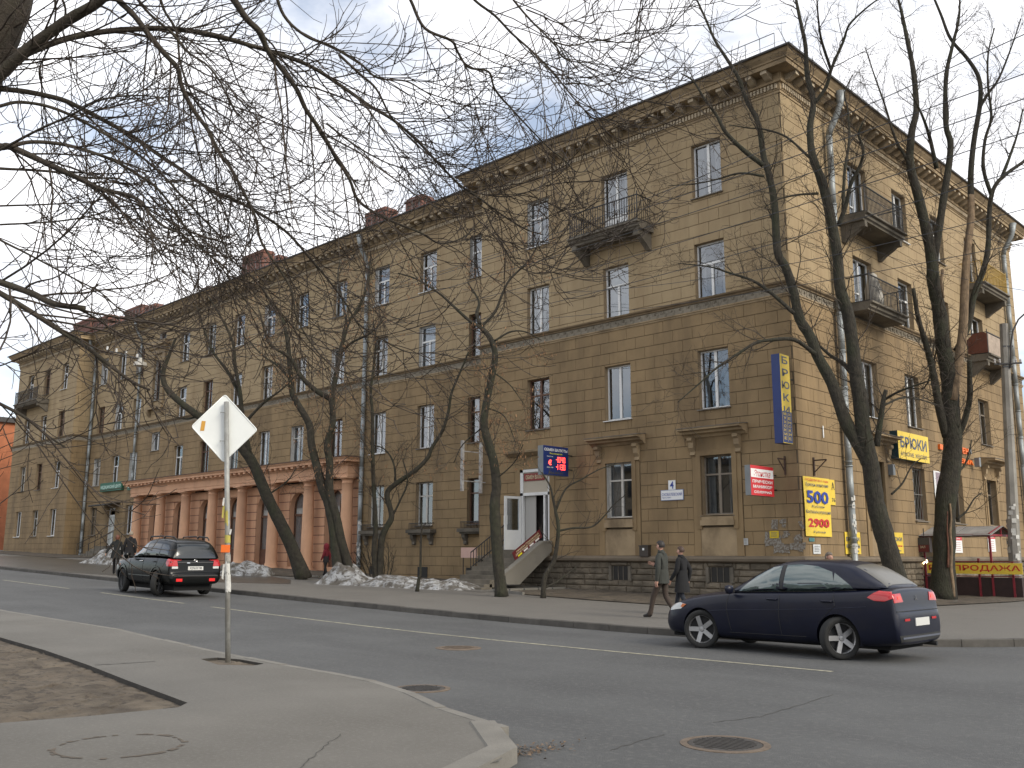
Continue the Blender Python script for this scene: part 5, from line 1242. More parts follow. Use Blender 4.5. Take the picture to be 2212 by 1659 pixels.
# small wall lamps / speakers
for p, lab in ((onX(*zz(B6, 990, 430), XC+.1), 'small grey wall lamp left of the grilled side window'), (onX(*zz(B6, 1790, 360), XC+.25), 'grey floodlight box beside the far window hood')):
    q = MB(); q.box(p.x-.09, p.x+.12, p.y-.10, p.y+.10, p.z-.2, p.z+.2); q.bar((XC, p.y, p.z+.12), (p.x, p.y, p.z+.12), .04, .04); tag(q.build('wall_lamp', BOXG), lab, 'lamp')
# ================================================================== BARE TREES
BARK = mat('dark bark', (0.036, 0.031, 0.022), 0.95, var=0.45, vscale=7, bump=1.0, bscale=26, bstretch=(1, 1, .22), bdist=.08, stain=(0.034, 0.040, 0.018), stain_amt=0.7, stain_scale=(2, 2, 1))
BARKF = mat('near bark', (0.050, 0.039, 0.028), 0.9, var=0.3, vscale=14, bump=0.8, bscale=60, stain=(0.05, 0.05, 0.025), stain_amt=0.5, stain_scale=(4, 4, 4))
TWIG = mat('twig bark', (0.046, 0.035, 0.025), 0.9, var=0.3, vscale=5)
TWIGF = mat('near twig bark', (0.052, 0.038, 0.027), 0.85, var=0.3, vscale=9)
SEED = mat('dry seed keys', (0.23, 0.125, 0.062), 0.9, island=0.35)
BARE = mat('stripped wood', (0.21, 0.145, 0.085), 0.9, var=0.4, vscale=5, bump=0.8, bscale=30, bstretch=(1, 1, .15), bdist=.05, stain=(.07, .05, .035), stain_amt=.7, stain_scale=(6, 6, 1))
FWD = np.array([RC[0][2], RC[1][2]]); FWD = FWD/np.linalg.norm(FWD)
def atH(x, y, dist, dd=0.0):          # point standing in the upright plane 'dist' metres ahead
    d = ray(x, y); t = (dist+dd)/(d[0]*FWD[0]+d[1]*FWD[1]); return np.array([d[0]*t, d[1]*t, EYE+d[2]*t])
def hdist(p): return p[0]*FWD[0]+p[1]*FWD[1]
def smooth_path(P, n_per=4):
    P = np.asarray(P, float); Q = np.vstack([2*P[0]-P[1], P, 2*P[-1]-P[-2]]); R = []
    for i in range(1, len(Q)-2):
        for k in range(n_per):
            t = k/n_per; a, b, c, d = Q[i-1], Q[i], Q[i+1], Q[i+2]
            R.append(0.5*((2*b)+(-a+c)*t+(2*a-5*b+4*c-d)*t*t+(-a+3*b-3*c+d)*t**3))
    R.append(P[-1]); return np.array(R)
def unit(v): return v/(np.linalg.norm(v, axis=-1, keepdims=True)+1e-9)
def spawn(parents, rng, spacing, lens, ang, k=6, t0=0.1, up=0.0, tipup=0.0, wob=0.12, rk=0.55, rmin=0.0022, rmax=0.02, droop=0.0, pick=1.0, tipr=0.35, fwd=None):
    out = []
    for P, R in parents:
        seg = np.linalg.norm(np.diff(P, axis=0), axis=1); cum = np.concatenate([[0], np.cumsum(seg)]); Ltot = cum[-1]
        s = Ltot*t0 + rng.uniform(0, spacing)
        while s < Ltot:
            if rng.uniform() < pick:
                i = min(np.searchsorted(cum, s)-1, len(P)-2); i = max(i, 0); f = (s-cum[i])/max(seg[i], 1e-6)
                p = P[i]*(1-f)+P[i+1]*f; t = unit(P[i+1]-P[i]); r = R[i]*(1-f)+R[i+1]*f
                q = rng.normal(size=3); q -= t*q.dot(t); q = unit(q); a = math.radians(rng.uniform(*ang))
                d = t*math.cos(a)+q*math.sin(a); ln = rng.uniform(*lens)*(1.0-0.45*s/Ltot); pts = [p]; st = ln/(k-1)
                for j in range(1, k):
                    fr = j/(k-1); d = d + rng.normal(size=3)*wob; d[2] += up-droop*(1-fr)+tipup*fr*fr
                    if fwd is not None: d += fwd
                    d = unit(d); pts.append(pts[-1]+d*st)
                r0 = min(max(r*rk, rmin), rmax); out.append((np.array(pts), np.linspace(r0, max(r0*tipr, rmin*.7), k)))
            s += spacing*rng.uniform(0.55, 1.5)
    return out
def batch_mesh(name, branches, n=3):
    V, Fc = [], []; base = 0
    byk = {}
    for P, R in branches: byk.setdefault(len(P), []).append((P, R))
    for k, lst in byk.items():
        P = np.array([b[0] for b in lst]); R = np.array([b[1] for b in lst]); m = len(lst)
        T = np.empty_like(P); T[:, 1:-1] = P[:, 2:]-P[:, :-2]; T[:, 0] = P[:, 1]-P[:, 0]; T[:, -1] = P[:, -1]-P[:, -2]; T = unit(T)
        ref = np.where(np.abs(T[:, :1, 2:3]) > 0.9, np.array([[[1., 0, 0]]]), np.array([[[0, 0, 1.]]])); U = unit(np.cross(T, np.broadcast_to(ref, T.shape))); W_ = np.cross(T, U)
        a = np.arange(n)*2*np.pi/n
        vv = P[:, :, None, :] + R[:, :, None, None]*(U[:, :, None, :]*np.cos(a)[None, None, :, None]+W_[:, :, None, :]*np.sin(a)[None, None, :, None])
        V.append(vv.reshape(-1, 3))
        b = base+np.arange(m)[:, None, None]*k*n + np.arange(k-1)[None, :, None]*n; j = np.arange(n)[None, None, :]; j2 = (j+1) % n
        Fc.append(np.stack([b+j, b+j2, b+n+j2, b+n+j], -1).reshape(-1, 4)); base += m*k*n
    V = np.concatenate(V); Fc = np.concatenate(Fc)
    me = bpy.data.meshes.new(name); me.vertices.add(len(V)); me.vertices.foreach_set('co', V.ravel())
    me.loops.add(Fc.size); me.loops.foreach_set('vertex_index', Fc.ravel().astype(np.int32))
    me.polygons.add(len(Fc)); me.polygons.foreach_set('loop_start', np.arange(0, Fc.size, 4, dtype=np.int32)); me.polygons.foreach_set('loop_total', np.full(len(Fc), 4, dtype=np.int32))
    me.polygons.foreach_set('use_smooth', np.ones(len(Fc), dtype=bool)); me.update(); me.validate(); return me
def flecks(name, pts, size, rng, m, parent, down=True):
    n = len(pts); V = []; F_ = []
    for i, p in enumerate(pts):
        s = size*rng.uniform(.6, 1.4); a = rng.uniform(0, 6.28); h = np.array([math.cos(a), math.sin(a), 0])*s*.22; z = np.array([rng.normal()*.2, rng.normal()*.2, -1])*s
        V += [p-h, p+h, p+h*.6+z, p-h*.6+z]; F_.append((4*i, 4*i+1, 4*i+2, 4*i+3))
    me = bpy.data.meshes.new(name); me.from_pydata([tuple(v) for v in V], [], F_); me.update(); o = link(name, me, m, parent); o['kind'] = 'stuff'; return o
def tree(name, label, limbs, dist, seed, sec, ter=None, quat=None, bark=BARK, twig=TWIG, group=None, spread=0.0, sides=9, seeds=0, avoid=None, root=None, base=None, cat='tree', flare=True):
    rng = np.random.default_rng(seed); LB = []
    for li, (pts, w0, w1) in enumerate(limbs):
        k = len(pts); dd0 = 0 if li == 0 else rng.uniform(-spread, spread)
        P = np.array([atH(x, y, dist, (p3[0] if (p3 := q[2:]) else dd0*(i/(k-1)))) for i, q in enumerate(pts) for x, y in [q[:2]]])
        P = smooth_path(P, 5); n = len(P); R = np.linspace(w0/2, w1/2, n)*dist/FPX
        if li == 0 and flare:
            zb = P[0][2]; hh = np.clip((P[:, 2]-zb)/(R[0]*4), 0, 1); R = R*(1+0.22*(1-hh)**2)
        R = R*(1+rng.normal(size=n)*0.03); LB.append((P, R))
    o = empty(name, tuple(base if base is not None else LB[0][0][0]), 0, label, cat, group); loc = np.array(o.location)
    mb = MB()
    for P, R in LB: mb.tube([Vector(p-loc) for p in P], list(R), sides)
    tr = mb.build('trunk', bark, o, True)
    allb = []; par = LB
    for spec in (sec, ter, quat):
        if spec is None: break
        ch = spawn(par, rng, **spec); allb += ch; par = ch
    if avoid:
        def clear(P):
            q = (P-np.array([0, 0, EYE])) @ RC; x = CX+FPX*q[:, 0]/q[:, 2]; y = CY+FPX*q[:, 1]/q[:, 2]
            return not np.any((x > avoid[0]) & (x < avoid[2]) & (y > avoid[1]) & (y < avoid[3]))
        allb = [t for t in allb if clear(t[0])]
    allb = [(P-loc, R) for P, R in allb]
    if allb:
        c = link('crown', batch_mesh('crown', allb), twig, o)
    if seeds:
        pp = []
        for P, R in allb[-len(par):]:
            for _ in range(rng.poisson(seeds)): pp.append(P[rng.integers(1, len(P))]+rng.normal(size=3)*.04)
        flecks('seed_keys', pp, 0.055, rng, SEED, o)
    return o
Z1, Z2_, Z3_, Z4_, Z5_, Z6_, Z8_, Z9_, Z10_ = (0, 0, 1100, 0), (1080, 0, 2180, 0), (2160, 0, 3260, 0), (0, 800, 1100, 0), (1080, 800, 2180, 0), (2160, 800, 3260, 0), (1080, 1600, 2180, 0), (2160, 1600, 3260, 0), (1000, 1600, 1500, 0)
B1_ = (1400, 550, 2000, 0)
def tp(Z, *pts): return [zz(Z, *p) for p in pts]
# ---- the big near tree, trunk just outside the left edge -------------------------------------
near = []
def nl(pts, w0, w1, d0, d1):          # limb: survey points, pixel widths, distance at both ends
    n = len(pts); k_ = 1.0 if w0 > 60 else .84; near.append(([(*p, (d0+(d1-d0)*i/(n-1))-6.5) for i, p in enumerate(pts)], w0*k_, w1*k_))
nl([(-260, 1700), (-225, 1400), (-190, 1000), (-160, 650), (-125, 380), (-65, 170), (-5, 40), (25, -40), (60, -200)], 190, 96, 6.5, 6.4)
nl(tp(Z1, (-80, 560), (60, 420), (250, 260), (450, 120), (620, 20), (720, -90), (820, -260)), 34, 22, 6.4, 6.0)
nl(tp(Z1, (-60, 470), (60, 400), (230, 320), (420, 250), (650, 205), (900, 185), (1100, 185), (1350, 220), (1600, 290), (1800, 350), (2000, 430), (2200, 560)) + tp(Z2_, (200, 680), (350, 770), (500, 900), (650, 1060), (780, 1190), (900, 1270), (1050, 1380), (1200, 1470), (1310, 1505)), 20, 3.5, 6.4, 7.6)
nl(tp(Z1, (640, -140), (760, 0), (860, 100), (960, 230), (1060, 350), (1140, 440), (1160, 540), (1230, 690), (1330, 830), (1400, 970), (1480, 1080), (1560, 1230), (1640, 1400), (1680, 1560)) + tp(Z4_, (1860, 230), (1900, 420), (2000, 600), (2120, 730), (2250, 800)), 17, 3, 6.1, 7.0)
nl(tp(Z1, (1380, -160), (1500, 0), (1580, 120), (1670, 210), (1710, 310), (1790, 420), (1900, 570), (1960, 700), (2050, 830), (2150, 1000), (2240, 1150)) + tp(Z2_, (130, 1290), (300, 1400), (520, 1490), (650, 1560), (800, 1520), (910, 1410)), 19, 3, 5.9, 7.2)
nl(tp(Z1, (-150, 560), (0, 570), (180, 590), (400, 640), (550, 710), (700, 790), (860, 880), (1000, 980), (1180, 1100), (1340, 1210), (1500, 1280), (1700, 1390), (1850, 1500), (1990, 1659)) + tp(Z4_, (2100, 180), (2212, 330)) + tp(Z5_, (130, 470), (300, 580), (450, 650), (620, 650)), 16, 3, 6.4, 7.8)
nl(tp(Z1, (-150, 720), (0, 680), (120, 655), (300, 680), (480, 750), (640, 840), (760, 910), (900, 1000), (1050, 1130), (1150, 1240), (1300, 1400), (1420, 1530), (1480, 1659)) + tp(Z4_, (1600, 150), (1750, 330), (1900, 500), (2050, 570)), 10, 2.6, 6.4, 6.9)
nl(tp(Z1, (-150, 900), (0, 940), (60, 940), (200, 1000), (390, 1090), (540, 1160), (650, 1215), (800, 1245), (900, 1290), (960, 1370), (1050, 1450), (1180, 1505)), 21, 5, 6.3, 6.0)
nl(tp(Z1, (60, 940), (200, 910), (400, 925), (600, 980), (750, 1040), (900, 1130), (1000, 1200), (1100, 1320), (1180, 1450), (1300, 1600)) + tp(Z4_, (1400, 80), (1520, 250), (1640, 400)), 11, 3, 6.2, 6.9)
nl(tp(Z1, (-150, 1060), (0, 1080), (200, 1090), (370, 1105), (560, 1140), (760, 1145), (850, 1195), (950, 1290), (1100, 1430), (1230, 1580)), 8, 3, 6.1, 6.9)
nl(tp(Z1, (-100, 1010), (60, 930), (250, 830), (450, 740), (620, 650), (800, 615), (1000, 620), (1090, 660)), 8, 2.5, 6.2, 5.6)
nl(tp(Z1, (-150, 1330), (0, 1320), (300, 1310), (600, 1290), (760, 1235)), 6, 2.5, 6.3, 6.6)
nl(tp(Z1, (-150, 1450), (0, 1440), (350, 1420), (600, 1380), (800, 1320), (950, 1330)), 6, 2.5, 6.3, 6.7)
nl(tp(Z4_, (-150, 150), (0, 200), (200, 270), (350, 340), (540, 367)), 17, 12, 5.6, 5.4)
nl(tp(Z4_, (-150, 180), (0, 270), (200, 390), (400, 520), (560, 620), (700, 730), (850, 840), (960, 890)), 15, 6, 5.9, 6.0)
nl(tp(Z4_, (-200, -180), (-60, -110), (20, -60), (160, 10), (350, 110), (500, 190), (650, 270), (800, 400), (960, 455)), 7, 2.6, 6.2, 6.4)
nl(tp(Z4_, (560, 615), (700, 760), (800, 880), (850, 950)), 5, 2, 6.0, 6.1)
nl(tp(Z4_, (-60, 950), (150, 1060), (300, 1180), (420, 1260)), 9, 4, 6.2, 6.3)
nl(tp(Z1, (740, -170), (870, -20), (960, 90), (1100, 210), (1200, 330), (1330, 420), (1420, 540), (1500, 700), (1650, 850)), 9, 3.5, 6.1, 6.6)
nl(tp(Z2_, (380, -160), (460, 0), (550, 180), (720, 260), (760, 330), (830, 430), (960, 460), (1000, 570), (1100, 690), (1230, 830), (1350, 950), (1450, 1030), (1520, 1100), (1600, 1095)), 9, 2.6, 6.0, 7.2)
nl(tp(Z2_, (760, -140), (870, 0), (1000, 100), (1110, 215), (1240, 330), (1370, 460), (1450, 560), (1560, 690), (1640, 760), (1760, 770), (1860, 830)), 7.5, 2.6, 6.0, 6.9)
nl(tp(Z2_, (1040, -120), (1120, 0), (1230, 130), (1380, 280), (1440, 370), (1560, 400), (1680, 370), (1780, 270)), 6.5, 2, 6.0, 6.5)
nl(tp(Z2_, (1200, 60), (1300, 100), (1400, 145), (1500, 135), (1590, 90), (1645, 5)), 4, 1.8, 6.2, 6.4)
nl(tp(Z2_, (1380, 270), (1480, 292), (1600, 270), (1740, 245), (1860, 190), (1950, 110)), 4.5, 2, 6.3, 6.5)
nl(tp(Z2_, (1450, 540), (1540, 535), (1660, 552), (1760, 520), (1880, 410), (1990, 300)), 4.5, 2, 6.5, 6.7)
nl(tp(Z2_, (0, 350), (130, 470), (240, 570), (330, 740), (450, 880), (560, 980), (640, 1040)), 8, 3, 6.5, 7.2)
nl(tp(Z2_, (-80, 790), (60, 900), (200, 990), (350, 1060), (480, 1080), (600, 1060)), 6, 2, 6.6, 7.1)
nl(tp(Z2_, (760, 1190), (900, 1240), (1080, 1260), (1250, 1215), (1400, 1130), (1480, 1050)), 5, 2, 7.2, 7.4)
nl(tp(B1_, (540, 430), (600, 590), (700, 770), (780, 920), (870, 1060), (1000, 1140), (1200, 1190), (1400, 1150), (1560, 1090), (1700, 980), (1820, 860)), 4.4, 1.8, 7.3, 7.6)
nl(tp(Z1, (350, -100), (420, 60), (380, 200), (300, 330), (250, 470), (300, 620)), 7, 3, 6.2, 6.8)
nl(tp(Z1, (1000, -120), (1050, 60), (1130, 200), (1160, 420), (1250, 640), (1400, 830), (1560, 960), (1750, 1120), (1950, 1260), (2150, 1420)), 8, 2.6, 6.3, 7.3)
nl(tp(Z1, (1750, -100), (1820, 100), (1960, 230), (2130, 300), (2300, 400)) + tp(Z2_, (250, 500), (430, 520), (560, 590), (700, 640), (880, 700)), 9, 2.4, 6.0, 6.9)
tree('near_tree', 'big bare tree at the left edge with arching branches hanging across the sky', near, 6.5, 5,
     dict(spacing=0.088, lens=(0.5, 1.9), ang=(18, 62), k=8, t0=0.12, tipup=0.26, droop=0.10, wob=0.10, rk=0.5, rmin=0.0046, rmax=0.0085),
     dict(spacing=0.115, lens=(0.16, 0.70), ang=(28, 65), k=6, t0=0.15, tipup=0.22, wob=0.13, rk=0.62, rmin=0.0034, rmax=0.0052),
     dict(spacing=0.12, lens=(0.05, 0.20), ang=(35, 70), k=4, t0=0.2, tipup=0.2, wob=0.15, rk=0.7, rmin=0.0024, rmax=0.0034, pick=0.5), bark=BARKF, twig=TWIGF, spread=0.3, flare=True, sides=10, avoid=(395, 835, 580, 1420))

# ---- the row in front of the main front ---------------------------------------------------------
def gd(x, y): p = gz(x, y, 0.14); return hdist(p)
GRP = None
SEC = dict(spacing=0.28, lens=(0.8, 2.3), ang=(25, 60), k=7, t0=0.25, up=0.05, wob=0.14, rk=0.5, rmin=0.0075, rmax=0.02)
TER = dict(spacing=0.21, lens=(0.35, 1.1), ang=(25, 65), k=6, t0=0.12, up=0.02, wob=0.16, rk=0.6, rmin=0.0058, rmax=0.010)
QUA = dict(spacing=0.26, lens=(0.15, 0.5), ang=(30, 70), k=4, t0=0.2, wob=0.18, rk=0.7, rmin=0.0048, rmax=0.007)
d = gd(657, 1251)
tree('street_tree', 'bare tree leaning far left in front of the pink colonnade', [([(657, 1252), (625, 1170), (578, 1075), (540, 990), (480, 925), (428, 898), (367, 848), (352, 810), (365, 768), (380, 730)], 30, 5),
    ([(540, 990), (530, 940), (522, 890), (518, 845), (508, 790), (503, 740), (480, 690), (450, 640)], 14, 3), ([(518, 850), (490, 800), (460, 760), (440, 710), (425, 660)], 8, 2.5), ([(527, 915), (570, 870), (610, 840), (650, 800)], 7, 2.5), ([(430, 898), (400, 905), (360, 895)], 5, 2), ([(575, 1072), (620, 1040), (640, 1010)], 4, 2)],
    d, 11, SEC, TER, QUA, spread=1.2)
d = gd(740, 1260)
tree('street_tree', 'twin stemmed bare tree with dry seed clusters before the colonnade end', [([(734, 1264), (724, 1169), (712, 1096), (698, 1059), (685, 1010), (673, 961), (667, 915), (636, 860), (629, 831), (625, 775), (620, 728), (609, 689), (590, 661), (566, 621)], 24, 5),
    ([(761, 1248), (737, 1169), (727, 1120), (712, 1059), (712, 998), (707, 961), (719, 915), (717, 858), (726, 812), (734, 766), (750, 702), (765, 680), (781, 652), (794, 615), (800, 560)], 21, 4), ([(717, 863), (682, 843), (651, 814), (634, 783), (618, 766), (585, 746), (572, 716), (560, 670)], 13, 3), ([(734, 766), (760, 740), (800, 720), (830, 690)], 7, 2.5), ([(628, 820), (600, 790), (570, 770), (540, 740)], 7, 2.5), ([(750, 702), (740, 650), (730, 600), (735, 560)], 6, 2)],
    d, 12, SEC, dict(TER, spacing=.22), dict(QUA, spacing=.2), spread=1.4, seeds=2.2)
d = gd(815, 1258)
tree('street_tree', 'slim forked bare tree between colonnade and stair with a bowed right stem', [([(820, 1256), (823, 1176), (831, 1146), (846, 1115), (836, 1068), (855, 1045), (895, 1018), (923, 990), (934, 965), (956, 930), (969, 887), (976, 847), (1000, 790), (1012, 760)], 15, 3.5),
    ([(811, 1260), (808, 1191), (811, 1146), (811, 1113), (807, 1049), (805, 976), (805, 902), (801, 847), (806, 800), (812, 740), (806, 690)], 12, 3.5), ([(855, 1045), (850, 1000), (830, 970), (800, 960)], 5, 2), ([(846, 1118), (863, 1084), (880, 1040), (870, 990)], 5, 2)],
    d, 13, SEC, TER, QUA, spread=.8, seeds=1.0)
d = gd(1082, 1288)
tree('street_tree', 'wavy trunked bare tree with brown seed clusters left of the exchange entrance', [([(1083, 1289), (1076, 1219), (1069, 1118), (1069, 1080), (1072, 1048), (1066, 997), (1052, 947), (1045, 913), (1052, 862), (1066, 795), (1069, 761), (1059, 731), (1039, 707)], 26, 11),
    ([(1039, 707), (1012, 691), (975, 657), (948, 633), (900, 603), (860, 590)], 8, 3), ([(1039, 707), (1069, 674), (1086, 633), (1102, 603), (1136, 569), (1156, 540), (1165, 510)], 7, 2.5), ([(1066, 738), (1102, 717), (1136, 717), (1170, 735)], 5, 2), ([(1036, 700), (1030, 677), (1034, 650), (1010, 610)], 10, 3), ([(1060, 800), (1100, 830), (1130, 870)], 3.5, 1.5), ([(1050, 880), (1090, 900), (1115, 960)], 3.5, 1.5), ([(1046, 920), (1000, 960), (980, 1000)], 3.5, 1.5), ([(1066, 1040), (1110, 1000), (1130, 960)], 3, 1.5)],
    d, 14, dict(SEC, t0=.45, lens=(.8, 2.0)), dict(TER, spacing=.2), dict(QUA, spacing=.18), spread=.9, seeds=2.6)
d = gd(1173, 1291)
tree('sapling', 'thin crooked sapling right of the exchange stair', [([(1173, 1292), (1177, 1246), (1197, 1209), (1206, 1145), (1200, 1104), (1195, 1080), (1188, 1050), (1170, 1020)], 12, 3), ([(1206, 1147), (1237, 1141), (1278, 1138), (1305, 1115), (1325, 1091), (1350, 1070)], 5, 1.8), ([(1200, 1104), (1222, 1056), (1255, 1036), (1292, 1015), (1320, 1005)], 5, 1.8), ([(1176, 1270), (1204, 1256), (1225, 1240), (1245, 1225)], 5, 2)],
    d, 15, dict(SEC, spacing=.3, lens=(.4, 1.2)), dict(TER, spacing=.3), None, spread=.4, cat='sapling', sides=7)
d = gd(901, 1277)
tree('sapling', 'single straight sapling standing in the long dirty snow heap', [([(901, 1278), (905, 1250), (908, 1237), (909, 1176), (911, 1130), (908, 1080)], 8, 2)], d, 16, dict(SEC, spacing=.4, lens=(.3, .8)), None, None, cat='sapling', sides=6)
d = gd(161, 1206)
tree('street_tree', 'dark bare tree leaning left near the far end of the block', [([(161, 1206), (155, 1169), (142, 1141), (130, 1108), (123, 1068), (116, 1042), (110, 1007), (106, 976), (104, 930), (95, 890), (80, 850)], 11, 2.5), ([(106, 976), (120, 930), (140, 890), (150, 850)], 4, 2), ([(110, 1007), (80, 960), (50, 930), (30, 900)], 4, 2)], d, 17, dict(SEC, spacing=.5, lens=(1, 3)), dict(TER, spacing=.4, lens=(.5, 1.6)), dict(QUA, spacing=.4), spread=1.5, sides=7)
d = gd(204, 1206)
tree('street_tree', 'slender bare tree by the far inner corner drainpipe', [([(206, 1207), (199, 1141), (191, 1099), (184, 1053), (179, 1030), (184, 991), (176, 953), (167, 922), (165, 900), (169, 870), (186, 834), (190, 800)], 9, 2.5), ([(180, 1028), (160, 1000), (140, 985), (120, 980)], 3.5, 1.8), ([(176, 953), (205, 910), (225, 880)], 3.5, 1.8)], d, 18, dict(SEC, spacing=.5, lens=(1, 2.6)), dict(TER, spacing=.42, lens=(.5, 1.5)), dict(QUA, spacing=.4), spread=1.2, sides=7)
d = gd(45, 1214)
tree('street_tree', 'spindly bare tree at the far left end of the pavement', [([(42, 1212), (40, 1150), (48, 1080), (44, 1010), (52, 950), (45, 900)], 7, 2), ([(46, 1050), (70, 1000), (85, 940)], 3.5, 1.5), ([(44, 1010), (20, 960), (5, 920)], 3.5, 1.5)], d, 19, dict(SEC, spacing=.45, lens=(1, 2.6)), dict(TER, spacing=.35, lens=(.5, 1.6)), dict(QUA, spacing=.4), spread=1.2, sides=7)
# shrubby shoots at the foot of the twin tree
d = gd(800, 1255)
sh = [([(790+6*i, 1256), (788+9*i-12, 1230-4*(i % 3)), (784+12*i-30, 1200-9*(i % 4))], 3, 1.2) for i in range(9)]
tree('shrub', 'dark tangle of bare shoots around the slim forked tree', sh, d, 20, dict(SEC, spacing=.14, lens=(.3, .9), up=.08), dict(TER, spacing=.15, lens=(.15, .4)), None, spread=.6, cat='shrub', sides=5, flare=False)

# ---- the two big trees on the side street ----------------------------------------------------------
SEC2 = dict(spacing=0.30, lens=(0.9, 2.6), ang=(22, 58), k=7, t0=0.22, up=0.06, wob=0.17, rk=0.45, rmin=0.006, rmax=0.022)
TER2 = dict(spacing=0.19, lens=(0.4, 1.25), ang=(25, 65), k=6, t0=0.1, up=0.02, wob=0.18, rk=0.55, rmin=0.0056, rmax=0.010)
QUA2 = dict(spacing=0.18, lens=(0.15, 0.6), ang=(30, 70), k=4, t0=0.15, droop=.05, wob=0.2, rk=0.6, rmin=0.0044, rmax=0.006)
d = 28.6
tree('side_street_tree', 'tall forked bare tree behind the sedan with a trunk leaning left', [([(1962, 1318), (1938, 1253), (1909, 1152), (1891, 1084), (1882, 1014), (1877, 985)] + tp(Z6_, (1190, 1150), (1170, 950), (1140, 780), (1120, 600), (1090, 400), (1040, 230), (1020, 0)) + tp(Z3_, (960, 1300), (920, 1150), (880, 1050), (855, 950), (850, 800), (870, 650), (830, 480), (820, 300), (790, 150), (760, 0), (740, -150)), 44, 5),
    (tp(Z6_, (1225, 1370), (1180, 1280), (1080, 1100), (990, 850), (900, 680), (850, 550), (780, 430), (740, 250), (690, 100), (640, 0)) + tp(Z3_, (620, 1300), (580, 1100), (550, 1000), (530, 850), (500, 750), (440, 640), (390, 500), (310, 370), (240, 260), (170, 100), (100, -50)), 30, 4),
    (tp(Z3_, (550, 1060), (420, 960), (310, 850), (250, 740), (170, 630), (100, 520), (20, 470)), 12, 3),
    (tp(Z3_, (1030, 1450), (1080, 1310), (1110, 1180), (1170, 1060), (1190, 960), (1160, 860), (1190, 780)), 11, 3), (tp(Z3_, (1060, 1350), (1070, 1100), (1100, 900), (1090, 700), (1070, 600), (1120, 480)), 8, 2.5),
    (tp(Z3_, (865, 680), (950, 560), (990, 430), (1060, 270), (1100, 160), (1200, 60), (1290, -10)), 9, 3), (tp(Z3_, (980, 440), (920, 250), (900, 100), (890, -50)), 7, 2.5),
    (tp(Z6_, (1275, 1250), (1300, 1080), (1320, 950), (1335, 890)), 14, 8), (tp(Z6_, (1330, 950), (1420, 900), (1530, 860), (1620, 830)), 6, 2.5), (tp(Z6_, (1320, 990), (1440, 940), (1560, 955), (1680, 990)), 5, 2.2),
    (tp(Z6_, (880, 660), (750, 570), (600, 570), (500, 590), (400, 650), (250, 750), (150, 840), (0, 970)), 10, 2.2), (tp(Z6_, (745, 400), (600, 270), (480, 190), (330, 140), (200, 100), (0, 80)), 9, 2.2),
    (tp(Z6_, (1130, 800), (1060, 720), (980, 670), (900, 600)), 12, 5), (tp(Z3_, (845, 1010), (700, 880), (560, 830), (450, 820), (330, 800)), 6, 2), (tp(Z3_, (900, 1240), (760, 1250), (640, 1280), (560, 1330)), 6, 2), (tp(Z3_, (555, 1130), (400, 1110), (250, 1150), (100, 1180), (-60, 1190)), 6, 1.8), (tp(Z6_, (1370, 1560), (1440, 1490), (1500, 1380), (1560, 1330)), 5, 2)],
    d, 31, SEC2, TER2, QUA2, spread=1.6, sides=10)
d = gd(2037, 1294); FD = d
F_ = tree('side_street_tree', 'tall many limbed bare tree with a strip of torn bark down its trunk', [([(2037, 1296), (2039, 1200), (2043, 1084), (2054, 1014), (2058, 950)] + tp(Z6_, (1750, 1000), (1740, 800), (1700, 600), (1680, 400), (1640, 200), (1630, 60)) + tp(Z3_, (1600, 1500), (1540, 1250), (1490, 1050), (1500, 850), (1530, 700), (1510, 450), (1470, 250), (1440, 100), (1400, -60)), 48, 5),
    (tp(Z6_, (1725, 1190), (1680, 1020), (1650, 850), (1620, 700), (1580, 560), (1540, 420), (1510, 240)), 20, 8),
    (tp(Z3_, (1645, 1659), (1700, 1300), (1750, 950), (1720, 800), (1720, 500), (1760, 300), (1800, 130), (1810, -20)), 18, 4),
    (tp(Z6_, (1790, 640), (1860, 480), (1900, 280), (1960, 120), (1990, -30)) + tp(Z3_, (2000, 1330), (2030, 1200), (2100, 1120), (2212, 1040), (2300, 970)), 16, 6),
    (tp(Z6_, (1800, 1190), (1840, 1080), (1870, 960), (1872, 830), (1870, 700)), 14, 10), (tp(Z3_, (1660, 1080), (1620, 900), (1590, 800), (1550, 700), (1500, 600)), 10, 3),
    (tp(Z3_, (1930, 700), (1990, 600), (2060, 500), (2140, 300), (2200, 120)), 8, 2.5), (tp(Z3_, (2010, 1250), (1960, 1080), (1970, 900), (2010, 750), (1990, 550), (1990, 350), (2030, 180)), 9, 3), (tp(Z3_, (1490, 1050), (1400, 900), (1330, 680), (1260, 480), (1200, 300)), 7, 2), (tp(Z6_, (1690, 500), (1600, 850), (1500, 880)), 4, 2),
    (tp(Z3_, (2080, 1130), (2130, 1000), (2180, 850), (2212, 700)), 8, 3), (tp(Z6_, (1790, 1420), (1840, 1370), (1870, 1280), (1885, 1210)), 6, 2), (tp(Z9_, (1790, 110), (1850, 60), (1900, -20), (1950, -60)), 5, 2)],
    d, 32, SEC2, TER2, QUA2, spread=1.6, sides=10)
